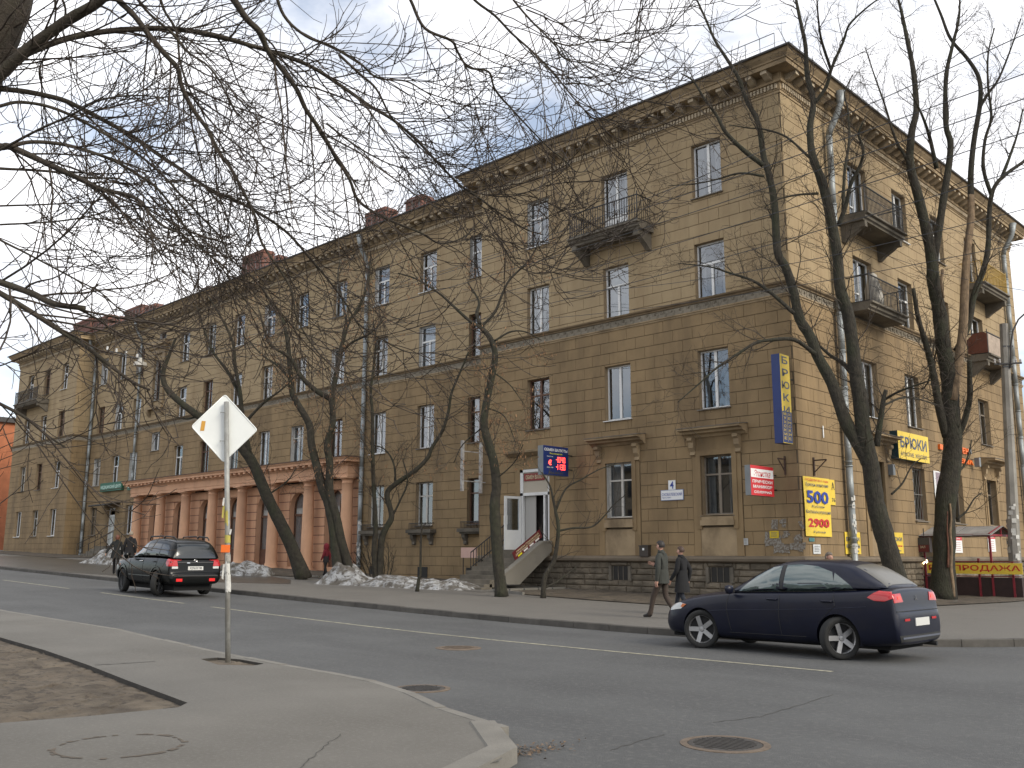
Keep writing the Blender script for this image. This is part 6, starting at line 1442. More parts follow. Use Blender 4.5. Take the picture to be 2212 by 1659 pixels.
# the barkless limb and the torn strip
loc = np.array(F_.location)
def limb_part(pts, w0, w1, m, nm, dd=0.0, n=9):
    P = smooth_path(np.array([atH(*p, FD, dd) for p in pts]), 5); R = np.linspace(w0/2, w1/2, len(P))*FD/FPX
    mb = MB(); mb.tube([Vector(p-loc) for p in P], list(R), n); return mb.build(nm, m, F_, True)
limb_part(tp(Z6_, (1760, 960), (1800, 720), (1830, 500), (1840, 250), (1855, 20)) + tp(Z3_, (1880, 1400), (1880, 1250)), 22, 14, BARE, 'bare_limb', -.15)
limb_part(tp(Z3_, (1880, 1280), (1880, 1100), (1900, 900), (1940, 650), (1930, 500), (1860, 380), (1750, 250), (1690, 100), (1640, -20)), 14, 5, BARK, 'limb', -.15)
limb_part(tp(Z9_, (1745, 10), (1752, 100), (1746, 200), (1754, 300), (1750, 420), (1760, 520), (1765, 610)), 4, 10, BARE, 'torn_strip', -.36, 5)
limb_part(tp(Z9_, (1730, 60), (1728, 180), (1735, 300), (1732, 420)), 2, 5, mat('reddish heartwood', (.12, .05, .03), .9, var=.3, vscale=8), 'torn_strip', -.40, 5)
limb_part(tp(Z6_, (1700, 120), (1690, 200), (1705, 300)), 7, 5, BARE, 'torn_strip', -.35, 6)
# trees behind the building's far end and along the street to the left
for (x, y, dist, h, lab, sd) in ((2218, 1215, 95, 15, 'pale distant bare tree beyond the far end of the side front', 41), (-30, 1190, 120, 16, 'hazy distant bare tree beyond the far left end of the street', 42)):
    b = atH(x, y, dist); px_h = h/dist*FPX
    tree('distant_tree', lab, [([(x, y), (x-3, y-px_h*.3), (x+4, y-px_h*.6), (x, y-px_h)], 9, 2), ([(x, y-px_h*.3), (x-25, y-px_h*.55), (x-40, y-px_h*.85)], 5, 2), ([(x+2, y-px_h*.4), (x+30, y-px_h*.6), (x+45, y-px_h*.9)], 5, 2)], dist, sd, dict(SEC2, spacing=.6, lens=(1.5, 4), rmin=.015), dict(TER2, spacing=.5, lens=(.8, 2), rmin=.01), None, spread=2, sides=6)
# ================================================================== CARS
from mathutils.bvhtree import BVHTree
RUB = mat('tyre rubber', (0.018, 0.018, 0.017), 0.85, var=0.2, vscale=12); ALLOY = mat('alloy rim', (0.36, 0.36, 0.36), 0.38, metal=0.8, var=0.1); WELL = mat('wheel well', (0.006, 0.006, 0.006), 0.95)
CGL = glassmat('car glass', (0.62, 0.80, 0.76), 0.30); CGLD = mat('privacy glass', (0.006, 0.008, 0.008), 0.05, spec=1.0); BPL = mat('black plastic', (0.02, 0.02, 0.02), 0.6); CHR = mat('chrome', (0.6, 0.6, 0.6), 0.15, metal=1.0)
TAIL = mat('tail lamp red', (0.45, 0.012, 0.014), 0.18, coat=0.6); TAILL = mat('tail lamp lit', (0.5, 0.02, 0.02), 0.2, emit=(1.0, 0.05, 0.03), estr=1.6); CLR = mat('clear lamp', (0.55, 0.55, 0.52), 0.15, coat=0.5); AMB = mat('amber lamp', (0.5, 0.12, 0.01), 0.2)
PLATE = mat('number plate', (0.55, 0.55, 0.52), 0.6); SEAT = mat('car interior', (0.03, 0.03, 0.032), 0.9)
def loft(rings):
    mb = MB(); n = len(rings[0]); b = 0
    for r in rings: mb.v += [tuple(p) for p in r]
    for i in range(len(rings)-1):
        for j in range(n):
            j2 = (j+1) % n; mb.f.append((i*n+j, i*n+j2, (i+1)*n+j2, (i+1)*n+j)); mb.m.append(0)
    mb.f.append(tuple(range(n))); mb.m.append(0); mb.f.append(tuple((len(rings)-1)*n+j for j in range(n))[::-1]); mb.m.append(0)
    return mb
def interp(tab, x):
    for a, b in zip(tab, tab[1:]):
        if a[0] <= x <= b[0]:
            t = (x-a[0])/(b[0]-a[0]); return [p+(q-p)*t for p, q in zip(a[1:], b[1:])]
    return list((tab[0] if x < tab[0][0] else tab[-1])[1:])
def hull_obj(name, mb, paint, levels, cutters=()):
    o = bpy.data.objects.new(name, mb.mesh(name)); tmp = []
    if levels:
        sm = o.modifiers.new('s', 'SUBSURF'); sm.levels = sm.render_levels = levels
    for c in cutters:
        co = bpy.data.objects.new('cut', c); bo = o.modifiers.new('b', 'BOOLEAN'); bo.operation = 'DIFFERENCE'; bo.object = co; bo.solver = 'EXACT'; tmp.append(co)
    m2 = eval_mesh(o, tmp)
    m2.materials.clear(); m2.materials.append(paint)
    m2.polygons.foreach_set('use_smooth', [True]*len(m2.polygons)); m2.polygons.foreach_set('material_index', [0]*len(m2.polygons))
    m2.set_sharp_from_angle(angle=math.radians(38)); return m2
def make_car(name, label, cat, spec, loc, heading, tilt=0.0):
    o = empty(name, loc, heading, label, cat); o.rotation_euler = (0, tilt, heading)
    body, cabin, paint = spec['body'], spec['cabin'], spec['paint']; wb = spec['wb']; wr_ = spec['wr']; tr = spec['track']/2
    rings = []
    for x, w_, zs, zd, zb in body:
        h = [(0, zb), (w_*.70, zb), (w_*.90, zb+.03), (w_*.975, zb+.14), (w_*1.0, zb+(zs-zb)*.48), (w_*.985, zb+(zs-zb)*.74), (w_*.955, zs-.035), (w_*.90, zs), (w_*.60, zd-.004), (w_*.3, zd), (0, zd+.004)]
        rings.append([(x, y, z) for y, z in h] + [(x, -y, z) for y, z in h[::-1][1:-1]])
    mbody = loft(rings)
    def cyl(x, s, r):
        c = MB(); c.tube([(x, s*(tr-.17), wr_-.01), (x, s*(tr+.5), wr_-.01)], r, 28); return c.mesh('cut')
    cut = [cyl(x, s, wr_+spec.get('arch', .045)) for x in (0, wb) for s in (-1, 1)]
    mb_ = hull_obj('body', mbody, paint, 2, cut); bo = link('body', mb_, None, o)
    rings = []
    for x, zb, zt, w0, w1 in cabin:
        e = min(1.0, (zt-zb)/.2); h = [(0, zb-.02), (w0, zb-.02), (w0-(w0-w1)*.12, zb+(zt-zb)*.25), (w0-(w0-w1)*.55, zb+(zt-zb)*.62), (w1, zt-.07*e), (w1*.86, zt-.014*e), (w1*.45, zt), (0, zt+.006*e)]
        rings.append([(x, y, z) for y, z in h] + [(x, -y, z) for y, z in h[::-1][1:-1]])
    mc = hull_obj('cabin', loft(rings), paint, 1); cb = link('cabin', mc, None, o)
    bm = bmesh.new(); bm.from_mesh(mb_); T1 = BVHTree.FromBMesh(bm); bm.free()
    bm = bmesh.new(); bm.from_mesh(mc); T2 = BVHTree.FromBMesh(bm); bm.free()
    def hit(org, d):
        best = None
        for T in (T1, T2):
            r = T.ray_cast(Vector(org), Vector(d))
            if r[0] is not None and (best is None or r[3] < best[3]): best = r
        return best
    def patch(poly, axis, off, m, nm, mirror=False, par=None, sub=6, thick=0.0):
        """a panel lying on the skin: poly in the plane seen along the axis ('side': x,z; 'rear': y,z; 'front': y,z; 'top': x,y)"""
        outs = []
        for s in ((1, -1) if mirror else (1,)):
            P = []
            n = len(poly)
            for i in range(n):
                a, b = Vector(poly[i]), Vector(poly[(i+1) % n])
                for k in range(sub): P.append(a.lerp(b, k/sub))
            c = sum(P, Vector((0, 0)))/len(P); mb = MB()
            def on(p):
                if axis == 'side': r = hit((p[0], 3*s, p[1]), (0, -s, 0)); f = Vector((p[0], .8*s, p[1]))
                elif axis == 'rear': r = hit((-4, p[0]*s, p[1]), (1, 0, 0)); f = Vector((-.9, p[0]*s, p[1]))
                elif axis == 'front': r = hit((8, p[0]*s, p[1]), (-1, 0, 0)); f = Vector((3.4, p[0]*s, p[1]))
                else: r = hit((p[0], p[1]*s, 4), (0, 0, -1)); f = Vector((p[0], p[1]*s, 1))
                if r is None: return f
                nrm = r[1]
                dd = {'side': Vector((0, s, 0)), 'rear': Vector((-1, 0, 0)), 'front': Vector((1, 0, 0)), 'top': Vector((0, 0, 1))}[axis]
                if nrm.dot(dd) < 0: nrm = -nrm
                return r[0]+nrm*off
            rows = []
            for f in (1.0, .97, .8, .55, .25):
                rows.append([on(c+(p-c)*f) if f < 1.0 else on(p) for p in P])
            if off > .008:
                base = [q for q in rows[0]]; cc = {'side': Vector((0, -s, 0)), 'rear': Vector((1, 0, 0)), 'front': Vector((-1, 0, 0)), 'top': Vector((0, 0, -1))}[axis]
                low = [q+cc*(off+.006) for q in base]
                for i in range(len(P)): j = (i+1) % len(P); mb.face([low[i], low[j], base[j], base[i]])
            for r0, r1 in zip(rows, rows[1:]):
                for i in range(len(P)): j = (i+1) % len(P); mb.face([r0[i], r0[j], r1[j], r1[i]])
            cen = on(c)
            for i in range(len(P)): j = (i+1) % len(P); mb.face([rows[-1][i], rows[-1][j], cen])
            me = mb.mesh(nm); bm = bmesh.new(); bm.from_mesh(me); bmesh.ops.remove_doubles(bm, verts=bm.verts, dist=1e-5); bmesh.ops.recalc_face_normals(bm, faces=bm.faces)
            bm.to_mesh(me); bm.free(); me.polygons.foreach_set('use_smooth', [True]*len(me.polygons)); me.set_sharp_from_angle(angle=math.radians(50))
            outs.append(link(nm, me, m, par or o))
        return outs
    def seamline(pts, axis, wd, m, nm, mirror=True, par=None):
        for s in ((1, -1) if mirror else (1,)):
            mb = MB(); Q = []
            for a, b in zip(pts, pts[1:]):
                for k in range(8): Q.append(Vector(a).lerp(Vector(b), k/8))
            Q.append(Vector(pts[-1])); W3 = []
            for p in Q:
                if axis == 'side': r = hit((p[0], 3*s, p[1]), (0, -s, 0))
                else: r = hit((-4, p[0]*s, p[1]), (1, 0, 0))
                if r: W3.append(r[0]+(r[1] if r[1].dot(Vector((0, s, 0)) if axis == 'side' else Vector((-1, 0, 0))) > 0 else -r[1])*.0025)
            if len(W3) > 1: mb.tube(W3, wd, 4); link(nm, mb.mesh(nm), m, par or o)
    # wheels
    prof = [(wr_-.09, -.085), (wr_-.03, -.10), (wr_-.006, -.085), (wr_, -.05), (wr_, .05), (wr_-.006, .085), (wr_-.03, .10), (wr_-.09, .085)]
    ty = MB(); ty.lathe(prof+[prof[0]], 32)
    tym = ty.mesh('tyre', True); tym.materials.append(RUB)
    rm = MB(); R_ = wr_-.078; ns = 5
    rm.lathe([(R_, -.06), (R_+.008, .07), (R_-.012, .078), (R_-.025, .06), (R_-.03, -.06), (R_, -.06)], 32)
    for k in range(ns):
        a = 2*math.pi*k/ns; c, s_ = math.cos(a), math.sin(a)
        for sg in (0,):
            p0, p1 = Vector((.03*c, .03*s_, .045)), Vector(((R_-.015)*c, (R_-.015)*s_, .062)); rm.bar(p0, p1, .075, .03)
    rm.lathe([(0, .075), (.04, .072), (.055, .05), (.055, .0)], 16)
    rmm = rm.mesh('rim'); rmm.materials.append(ALLOY)
    dk = MB(); dk.lathe([(0, .0), (R_-.028, .0)], 24); dkm = dk.mesh('brake'); dkm.materials.append(mat('brake shadow', (.012, .012, .012), .7))  # near-black disc: the shade behind the spokes is put into its colour
    for x in (0, wb):
        for s in (-1, 1):
            w_ = empty('wheel', (x, s*tr, wr_)); w_.parent = o; w_.rotation_euler = (-s*math.pi/2, 0, random.uniform(0, 6))
            for me, nm in ((tym, 'tyre'), (rmm, 'rim'), (dkm, 'brake_shade_disc')):
                q = bpy.data.objects.new(nm, me); COL.objects.link(q); q.parent = w_
    for x in (0, wb):          # dark inside of the arches
        q = MB(); q.box(x-wr_-.04, x+wr_+.04, -(tr-.19), tr-.19, .22, wr_*2+.02); 
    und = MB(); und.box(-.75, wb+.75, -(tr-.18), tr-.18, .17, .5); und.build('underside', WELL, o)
    spec['detail'](o, patch, seamline, hit)
    return o
# ---------------------------------------------------------------- dark blue sedan
NAVYP = mat('dusty navy paint', (0.0060, 0.0075, 0.019), 0.36, var=0.15, vscale=2, coat=0.12, spec=0.30, stain=(0.030, 0.028, 0.024), stain_amt=0.25, stain_scale=(1.5, 1.5, 3))
def det_sedan(o, patch, seam, hit):
    fw = [(1.86, .965), (1.06, .985), (1.06, 1.385), (1.25, 1.36), (1.55, 1.22)]; rw = [(.97, .99), (.12, 1.01), (.02, 1.02), (.12, 1.30), (.40, 1.385), (.70, 1.41), (.97, 1.395)]; qw = [(.06, 1.03), (-.26, 1.06), (-.20, 1.12), (.08, 1.29)]
    for pl, nm in ((fw, 'front_side_window'), (rw, 'rear_side_window'), (qw, 'quarter_window')): patch(pl, 'side', .004, CGLs, nm, True)
    patch([(2.06, -.62), (2.06, .62), (1.28, .52), (1.28, -.52)], 'top', .004, CGLs, 'windscreen'); patch([(-.20, -.50), (-.20, .50), (-.74, .58), (-.74, -.58)], 'top', .004, CGLr, 'rear_window')
    patch([(1.05, .985), (.98, .985), (.98, 1.40), (1.05, 1.395)], 'side', .005, BPL, 'pillar_trim', True, sub=3)
    for pts in ([(2.02, .94), (2.06, .70), (1.98, .33)], [(1.02, .97), (1.03, .60), (1.0, .31)], [(.06, .99), (.02, .80), (.30, .55), (.36, .33)], [(2.02, .30), (.36, .31)]): seam(pts, 'side', .005, BPL, 'door_seam')
    seam([(1.9, .955), (-.3, 1.03)], 'side', .011, BPL, 'window_sill')
    seam([(2.9, .60), (2.0, .66), (.2, .74), (-.5, .80)], 'side', .004, mat('crease', (.03, .034, .055), .3), 'crease')
    for x in (1.16, .16):
        for s in (1, -1):
            r = hit((x, 3*s, .86), (0, -s, 0)); mb = MB(); mb.tube([r[0]+Vector((-.10, s*.005, .0)), r[0]+Vector((-.07, s*.035, .0)), r[0]+Vector((.07, s*.035, 0)), r[0]+Vector((.10, s*.005, 0))], .014, 6); mb.build('door_handle', NAVYP, o, True)
    patch([(-.62, 1.00), (-.70, 1.03), (-.88, 1.02), (-.93, .93), (-.80, .885), (-.64, .89), (-.52, .935)], 'side', .010, TAIL, 'tail_lamp', True)
    patch([(.50, .875), (.80, .865), (.80, .99), (.55, 1.0)], 'rear', .010, TAIL, 'tail_lamp', True); patch([(.58, .91), (.68, .91), (.68, .96), (.58, .96)], 'rear', .016, TAILL, 'brake_light', True, sub=3)
    patch([(3.32, .70), (3.08, .74), (2.95, .72), (3.05, .64), (3.34, .60)], 'side', .008, CLR, 'headlamp', True); patch([(3.02, .725), (2.93, .715), (3.0, .665), (3.06, .67)], 'side', .014, AMB, 'indicator', True, sub=3)
    patch([(.22, .52), (-.30, .52), (-.30, .635), (.22, .635)], 'rear', .014, PLATE, 'number_plate', sub=2)
    patch([(.78, .40), (-.78, .40), (-.72, .30), (.72, .30)], 'rear', .006, BPL, 'rear_skirt'); seam([(-.78, .74), (.78, .74)], 'rear', .008, BPL, 'boot_seam', False); seam([(-.70, .36), (.70, .36)], 'rear', .018, mat('bumper edge', (.10, .11, .14), .3), 'bumper_edge', False)
    patch([(.60, .60), (.42, .60), (.42, .635), (.60, .635)], 'rear', .008, TAIL, 'reflector', True, sub=2)
    r = hit((-4, 0, .92), (1, 0, 0)); c = r[0]+Vector((-.012, 0, 0)); mb = MB()
    for a in (90, 210, 330):
        d1 = Vector((0, math.cos(math.radians(a)), math.sin(math.radians(a)))); d2 = Vector((0, math.cos(math.radians(a+60)), math.sin(math.radians(a+60)))); d3 = Vector((0, math.cos(math.radians(a-60)), math.sin(math.radians(a-60))))
        mb.face([c, c+(d1+d2*0)*.02+d3*.018, c+d1*.05, c+d1*.02+d2*.018])
    mb.build('emblem', CHR, o, fix=False)
    for s in (1, -1):
        mb = MB(); p = Vector((1.92, s*.90, 1.0)); ring = []
        mb.lathe([(.0, -.10), (.06, -.085), (.085, 0), (.075, .07), (.0, .085)], 10); mb.v = [(p.x+x*.75, p.y+y*1.3+s*.07, p.z+z*.8) for x, y, z in mb.v]; mb.build('mirror', NAVYP, o, True)
        mb = MB(); mb.bar((1.94, s*.80, .96), (1.93, s*.92, .98), .05, .03); mb.build('mirror_arm', BPL, o)
    mb = MB(); mb.tube([(-.75, -.5, .24), (-1.03, -.5, .23)], .035, 10); mb.build('exhaust', BPL, o)
    # seats and wheel seen through the glass
    mb = MB()
    for x, s in ((.95, 1), (.95, -1)): mb.box(x-.1, x+.05, s*.38-.24, s*.38+.24, .5, 1.12); mb.box(x-.06, x+.03, s*.38-.12, s*.38+.12, 1.12, 1.28); mb.box(x, x+.5, s*.38-.24, s*.38+.24, .4, .58)
    mb.box(-.15, .05, -.62, .62, .5, 1.08); mb.build('seats', SEAT, o)
CGLs = mat('sedan side glass', (0.075, 0.105, 0.098), 0.04, spec=1.0, coat=0.6); CGLr = mat('dusty rear glass', (0.10, 0.095, 0.08), 0.30, var=0.15, vscale=4)
SEDAN = dict(wb=2.635, wr=.318, track=1.56, paint=NAVYP, arch=.05, detail=det_sedan,
    body=[(-1.0, .74, .62, .64, .30), (-.99, .80, .72, .73, .27), (-.95, .84, .74, .75, .25), (-.93, .845, 1.0, 1.03, .25), (-.88, .85, 1.04, 1.085, .24), (-.6, .865, 1.04, 1.085, .2), (-.1, .875, 1.01, 1.06, .19), (.5, .88, .985, 1.0, .18), (1.2, .88, .965, .98, .18), (1.9, .88, .94, .97, .18), (2.3, .878, .905, .955, .18), (2.8, .868, .84, .90, .19), (3.15, .84, .76, .82, .20), (3.38, .77, .66, .73, .21), (3.50, .66, .56, .62, .22), (3.55, .52, .48, .50, .26)],
    cabin=[(-.80, 1.07, 1.082, .70, .60), (-.58, 1.05, 1.235, .76, .58), (-.34, 1.03, 1.375, .79, .575), (-.1, 1.01, 1.448, .80, .58), (.2, 1.0, 1.488, .805, .60), (.7, .98, 1.492, .81, .61), (1.1, .97, 1.468, .81, .60), (1.4, .96, 1.37, .805, .60), (1.75, .95, 1.19, .80, .62), (2.2, .935, .955, .76, .66)])
SED = make_car('sedan_car', 'dark blue sedan with silver alloy wheels on the road at the corner', 'car', SEDAN, (-7.01, 15.41, zg(-8.3)+.001), math.radians(178.9))
# ---------------------------------------------------------------- black SUV
BLKP = mat('black paint', (0.003, 0.0036, 0.0036), 0.25, coat=0.14, var=0.1, spec=0.22)
def det_suv(o, patch, seam, hit):
    fw = [(1.95, 1.10), (1.05, 1.115), (1.05, 1.50), (1.22, 1.49), (1.55, 1.36)]; rw = [(.97, 1.12), (.10, 1.13), (.02, 1.30), (.06, 1.50), (.97, 1.515)]; qw = [(-.02, 1.13), (-.60, 1.15), (-.56, 1.36), (-.42, 1.46), (0, 1.495)]
    patch(fw, 'side', .004, CGLs2, 'front_side_window', True); patch(rw, 'side', .004, CGLD, 'rear_side_window', True); patch(qw, 'side', .004, CGLD, 'quarter_window', True)
    patch([(.68, 1.10), (-.68, 1.10), (-.58, 1.50), (.58, 1.50)], 'rear', .005, CGLD2, 'rear_window'); patch([(2.10, -.62), (2.10, .62), (1.42, .54), (1.42, -.54)], 'top', .004, CGLs2, 'windscreen')
    for pts in ([(2.06, 1.05), (2.08, .70), (2.0, .40)], [(1.01, 1.10), (1.02, .70), (1.0, .40)], [(.05, 1.12), (.0, .95), (.34, .62), (.40, .42)]): seam(pts, 'side', .005, BPL, 'door_seam')
    seam([(2.1, .56), (.4, .56)], 'side', .016, mat('grey rub strip', (.06, .065, .06), .4), 'rub_strip')
    patch([(-.66, 1.07), (-.84, 1.07), (-.90, 1.0), (-.90, .87), (-.72, .87), (-.64, .95)], 'side', .012, TAIL, 'tail_lamp', True); patch([(.60, .87), (.80, .87), (.80, 1.04), (.64, 1.07)], 'rear', .014, TAIL, 'tail_lamp', True)
    patch([(.60, .80), (.80, .80), (.80, .862), (.60, .862)], 'rear', .012, CLR, 'reversing_lamp', True, sub=3)
    patch([(.46, .44), (.66, .44), (.66, .52), (.46, .52)], 'rear', .012, TAILL2, 'fog_lamp', True, sub=3)
    pl = patch([(.26, .755), (-.26, .755), (-.26, .865), (.26, .865)], 'rear', .014, PLATE, 'number_plate', sub=2)[0]
    r = hit((-4, 0, .81), (1, 0, 0)); me = text_mesh('Х276ХУ 98', .09, .006, ext=0)
    for v in me.vertices: v.co = Vector((r[0].x-.022, -v.co.x*.95, .81+v.co.y))
    me.materials.clear(); link('plate_text', me, BLACKT, o)
    seam([(-.70, .98), (.70, .98)], 'rear', .014, mat('handle glint', (.10, .10, .10), .2), 'tailgate_glint', False); seam([(-.74, .60), (.74, .60)], 'rear', .022, mat('bumper glint', (.05, .05, .05), .25), 'bumper_edge', False)  # paler lines put the glints of tailgate and bumper into the colour
    patch([(.30, .95), (.20, .95), (.20, .975), (.30, .975)], 'rear', .02, CHR, 'tailgate_handle', sub=2)
    r = hit((-4, 0, 1.03), (1, 0, 0)); c = r[0]+Vector((-.012, 0, 0)); mb = MB(); mb.tube([c+Vector((0, .055*math.cos(a), .032*math.sin(a))) for a in [2*math.pi*k/14 for k in range(15)]], .007, 5); mb.bar(c+Vector((0, .02, -.025)), c+Vector((0, .03, .025)), .008, .008); mb.bar(c+Vector((0, -.03, -.025)), c+Vector((0, -.02, .025)), .008, .008); mb.bar(c+Vector((0, -.025, 0)), c+Vector((0, .025, 0)), .008, .008); mb.build('emblem', CHR, o)
    for x in (1.18, .18):
        for s in (1, -1):
            r = hit((x, 3*s, .98), (0, -s, 0)); mb = MB(); mb.tube([r[0]+Vector((-.10, s*.005, .0)), r[0]+Vector((-.07, s*.035, .0)), r[0]+Vector((.07, s*.035, 0)), r[0]+Vector((.10, s*.005, 0))], .015, 6); mb.build('door_handle', CHR if x > 1 else BLKP, o, True)
    for s in (1, -1):
        mb = MB(); mb.tube([(1.35, s*.56, 1.60), (1.25, s*.575, 1.70), (.35, s*.58, 1.725), (.25, s*.58, 1.66)], .022, 6); mb.tube([(.25, s*.58, 1.66), (.15, s*.58, 1.72), (-.45, s*.575, 1.70), (-.58, s*.56, 1.62)], .022, 6); mb.build('roof_rail', BPL, o, True)
        mb = MB(); p = Vector((1.95, s*.98, 1.13)); mb.lathe([(.0, -.11), (.07, -.09), (.09, 0), (.08, .08), (.0, .10)], 10); mb.v = [(p.x+x*.7, p.y+y*1.25+s*.06, p.z+z*.9) for x, y, z in mb.v]; mb.build('mirror', BLKP, o, True)
        mb = MB(); mb.bar((1.96, s*.84, 1.10), (1.95, s*.98, 1.12), .06, .04); mb.build('mirror_arm', BPL, o)
    patch([(2.92, .80), (2.84, .80), (2.84, .86), (2.92, .86)], 'side', .008, AMB, 'side_indicator', True, sub=2)
    patch([(3.40, .86), (3.16, .92), (3.14, .76), (3.42, .74)], 'side', .008, CLR, 'headlamp', True)
    seam([(2.62-.42, .40), (2.62-.38, .66), (2.62-.2, .80), (2.62, .85), (2.62+.2, .80), (2.62+.38, .66), (2.62+.44, .42)], 'side', .022, BLKP, 'arch_flare'); seam([(-.42, .42), (-.38, .66), (-.2, .80), (0, .85), (.2, .80), (.38, .66), (.42, .42)], 'side', .022, BLKP, 'arch_flare')
CGLs2 = mat('suv front glass', (0.03, 0.04, 0.035), 0.04, spec=1.0, coat=0.6); CGLD2 = mat('suv rear glass', (0.012, 0.015, 0.015), 0.12, spec=1.0); TAILL2 = mat('fog lamp', (.5, .015, .015), .2, emit=(1, .04, .04), estr=.35)
SUV = dict(wb=2.62, wr=.355, track=1.58, paint=BLKP, arch=.055, detail=det_suv,
    body=[(-.97, .78, .60, .62, .40), (-.95, .85, .66, .68, .36), (-.90, .885, .68, .70, .34), (-.885, .885, 1.03, 1.06, .34), (-.82, .90, 1.08, 1.10, .33), (-.3, .91, 1.10, 1.12, .31), (.5, .915, 1.10, 1.11, .30), (1.3, .915, 1.09, 1.10, .30), (2.0, .91, 1.06, 1.09, .30), (2.4, .905, 1.02, 1.07, .31), (2.9, .89, .97, 1.03, .33), (3.2, .86, .90, .98, .34), (3.40, .80, .80, .88, .35), (3.50, .70, .68, .72, .37), (3.53, .6, .6, .62, .42)],
    cabin=[(-.90, 1.08, 1.10, .80, .70), (-.86, 1.08, 1.26, .82, .68), (-.76, 1.09, 1.48, .835, .66), (-.62, 1.09, 1.59, .84, .65), (-.2, 1.09, 1.645, .845, .66), (.5, 1.09, 1.665, .85, .665), (1.0, 1.085, 1.66, .85, .66), (1.3, 1.08, 1.61, .85, .65), (1.6, 1.075, 1.42, .845, .66), (1.9, 1.07, 1.23, .84, .68), (2.2, 1.05, 1.075, .80, .72)])
SUVO = make_car('suv_car', 'black SUV with roof rails driving away along the far lane', 'car', SUV, (-28.39, 14.43, zg(-29.7)-.002), math.radians(178.6), tilt=math.radians(-1.2))
SED.scale = (.975, .985, 1.035); SUVO.scale = (.965, .945, 1.045)
# ================================================================== STREET FURNITURE, WIRES, SNOW
GALV = mat('galvanised pole', (0.30, 0.30, 0.28), 0.55, metal=0.25, var=0.25, vscale=8, stain=(0.16, 0.14, 0.11), stain_amt=0.6, stain_scale=(9, 9, 3))
SIGNB = mat('sign back', (0.80, 0.82, 0.79), 0.45, var=0.04, vscale=3)
PAPER = mat('paper scrap', (0.55, 0.54, 0.50), 0.85, var=0.2, vscale=20); TAPE = mat('orange flyer', (0.80, 0.16, 0.02), 0.7, var=0.1); YTAPE = mat('yellow scrap', (0.42, 0.36, 0.08), 0.8, var=0.2)
# ---- road sign seen from behind
b = onZ(494, 1432, zg(-12)+.075); D_ = hdist(b); b = Vector(atH(494, 1432, D_)); t_ = Vector(atH(489, 868, D_))
SG = empty('road_sign', b, 0, 'diamond road sign seen from behind on a leaning grey pole plastered with scraps', 'road sign'); rel = lambda v: Vector(v)-b
mb = MB(); mb.tube([rel(b)-Vector((0, 0, .2)), rel(b.lerp(t_, .5)), rel(t_)], [.038, .037, .037], 14); mb.build('pole', GALV, SG, True)
c4 = [Vector(atH(*src(*p), D_, .055)) for p in ((580+485*.2837, 1230+98*.2837), (580+845*.2837, 1230+495*.2837), (580+475*.2837, 1230+880*.2837), (580+108*.2837, 1230+455*.2837))]
top_, right_, bot_, left_ = c4; bot_ = left_+right_-top_
nrm = (right_-left_).cross(top_-bot_).normalized()
if nrm.dot(Vector((FWD[0], FWD[1], 0))) > 0: nrm = -nrm
cor = [top_, right_, bot_, left_]; P = []
for i in range(4):
    a, c, d = cor[i-1], cor[i], cor[(i+1) % 4]
    for k in range(5):
        f = k/4; p0, p1 = c.lerp(a, .055), c.lerp(d, .055); P.append((p0*(1-f)**2+c*2*f*(1-f)+p1*f*f))
mb = MB(); mb.prism([rel(p) for p in P], -nrm*.012); mb.build('sign_plate', SIGNB, SG)
mb = MB()
for i in range(len(P)):
    pass
rim = [rel(p)+nrm*.006-nrm*.006 for p in P]; mb.tube(rim+[rim[0]], .009, 5); mb.build('rim', SIGNB, SG, True)
cen = (left_+right_)/2
ax = (t_-b).normalized()
for f in (.30, .72):
    q = MB(); p = rel(bot_.lerp(top_, f)); s_ = (right_-left_).normalized(); q.tube([p+nrm*.02-s_*.05, p+nrm*.10-s_*.03, p+nrm*.10+s_*.03, p+nrm*.02+s_*.05], .006, 4); q.build('clamp', GALV, SG)
def sticker(u, v, w_, h_, m, nm):
    ex = (right_-left_).normalized(); ez = (top_-bot_).normalized(); p = rel(left_)+ex*u+ez*v+nrm*.004; q = MB(); r_ = ez*.25
    q.face([p, p+ex*w_+r_*.02, p+ex*w_+ez*h_+ex*.02, p+ez*h_+ex*.02]); q.build(nm, m, SG, fix=False)
sticker(.13, -.06, .06, .15, mat('orange sticker', (.62, .32, .05), .6), 'sticker')
# paper scraps wrapped round the pole
rn = random.Random(8)
def wrap(y0, y1, m, nm, r=.041, a0=0, a1=360, ragged=.02):
    p0, p1 = rel(b.lerp(t_, y0)), rel(b.lerp(t_, y1)); q = MB(); n = 16; ex = Vector((FWD[1], -FWD[0], 0)); ey = Vector((FWD[0], FWD[1], 0))
    for k in range(n):
        aa, ab = math.radians(a0+(a1-a0)*k/n), math.radians(a0+(a1-a0)*(k+1)/n); f = lambda a, p, j: p+(ex*math.cos(a)+ey*math.sin(a))*(r+j)+Vector((0, 0, rn.uniform(-ragged, ragged)))
        q.face([f(aa, p0, 0), f(ab, p0, 0), f(ab, p1, 0), f(aa, p1, 0)])
    q.build(nm, m, SG, fix=False)
fy = lambda y: (1432-y)/(1432-868)
wrap(fy(1284), fy(1245), PAPER, 'paper_wrap'); wrap(fy(1245), fy(1222), PAPER, 'paper_wrap', .0415, 0, 330, .03); wrap(fy(1180), fy(1163), YTAPE, 'tape_wrap', .040, 0, 360, .01); wrap(fy(1140), fy(1110), YTAPE, 'tape_wrap', .0395, 160, 300, .03); wrap(fy(1220), fy(1204), mat('grey paper', (.35, .33, .29), .9, var=.3, vscale=20), 'paper_wrap', .0405)
q = MB(); p = rel(b.lerp(t_, fy(1192))); ex = Vector((FWD[1], -FWD[0], 0)); ey = Vector((FWD[0], FWD[1], 0))
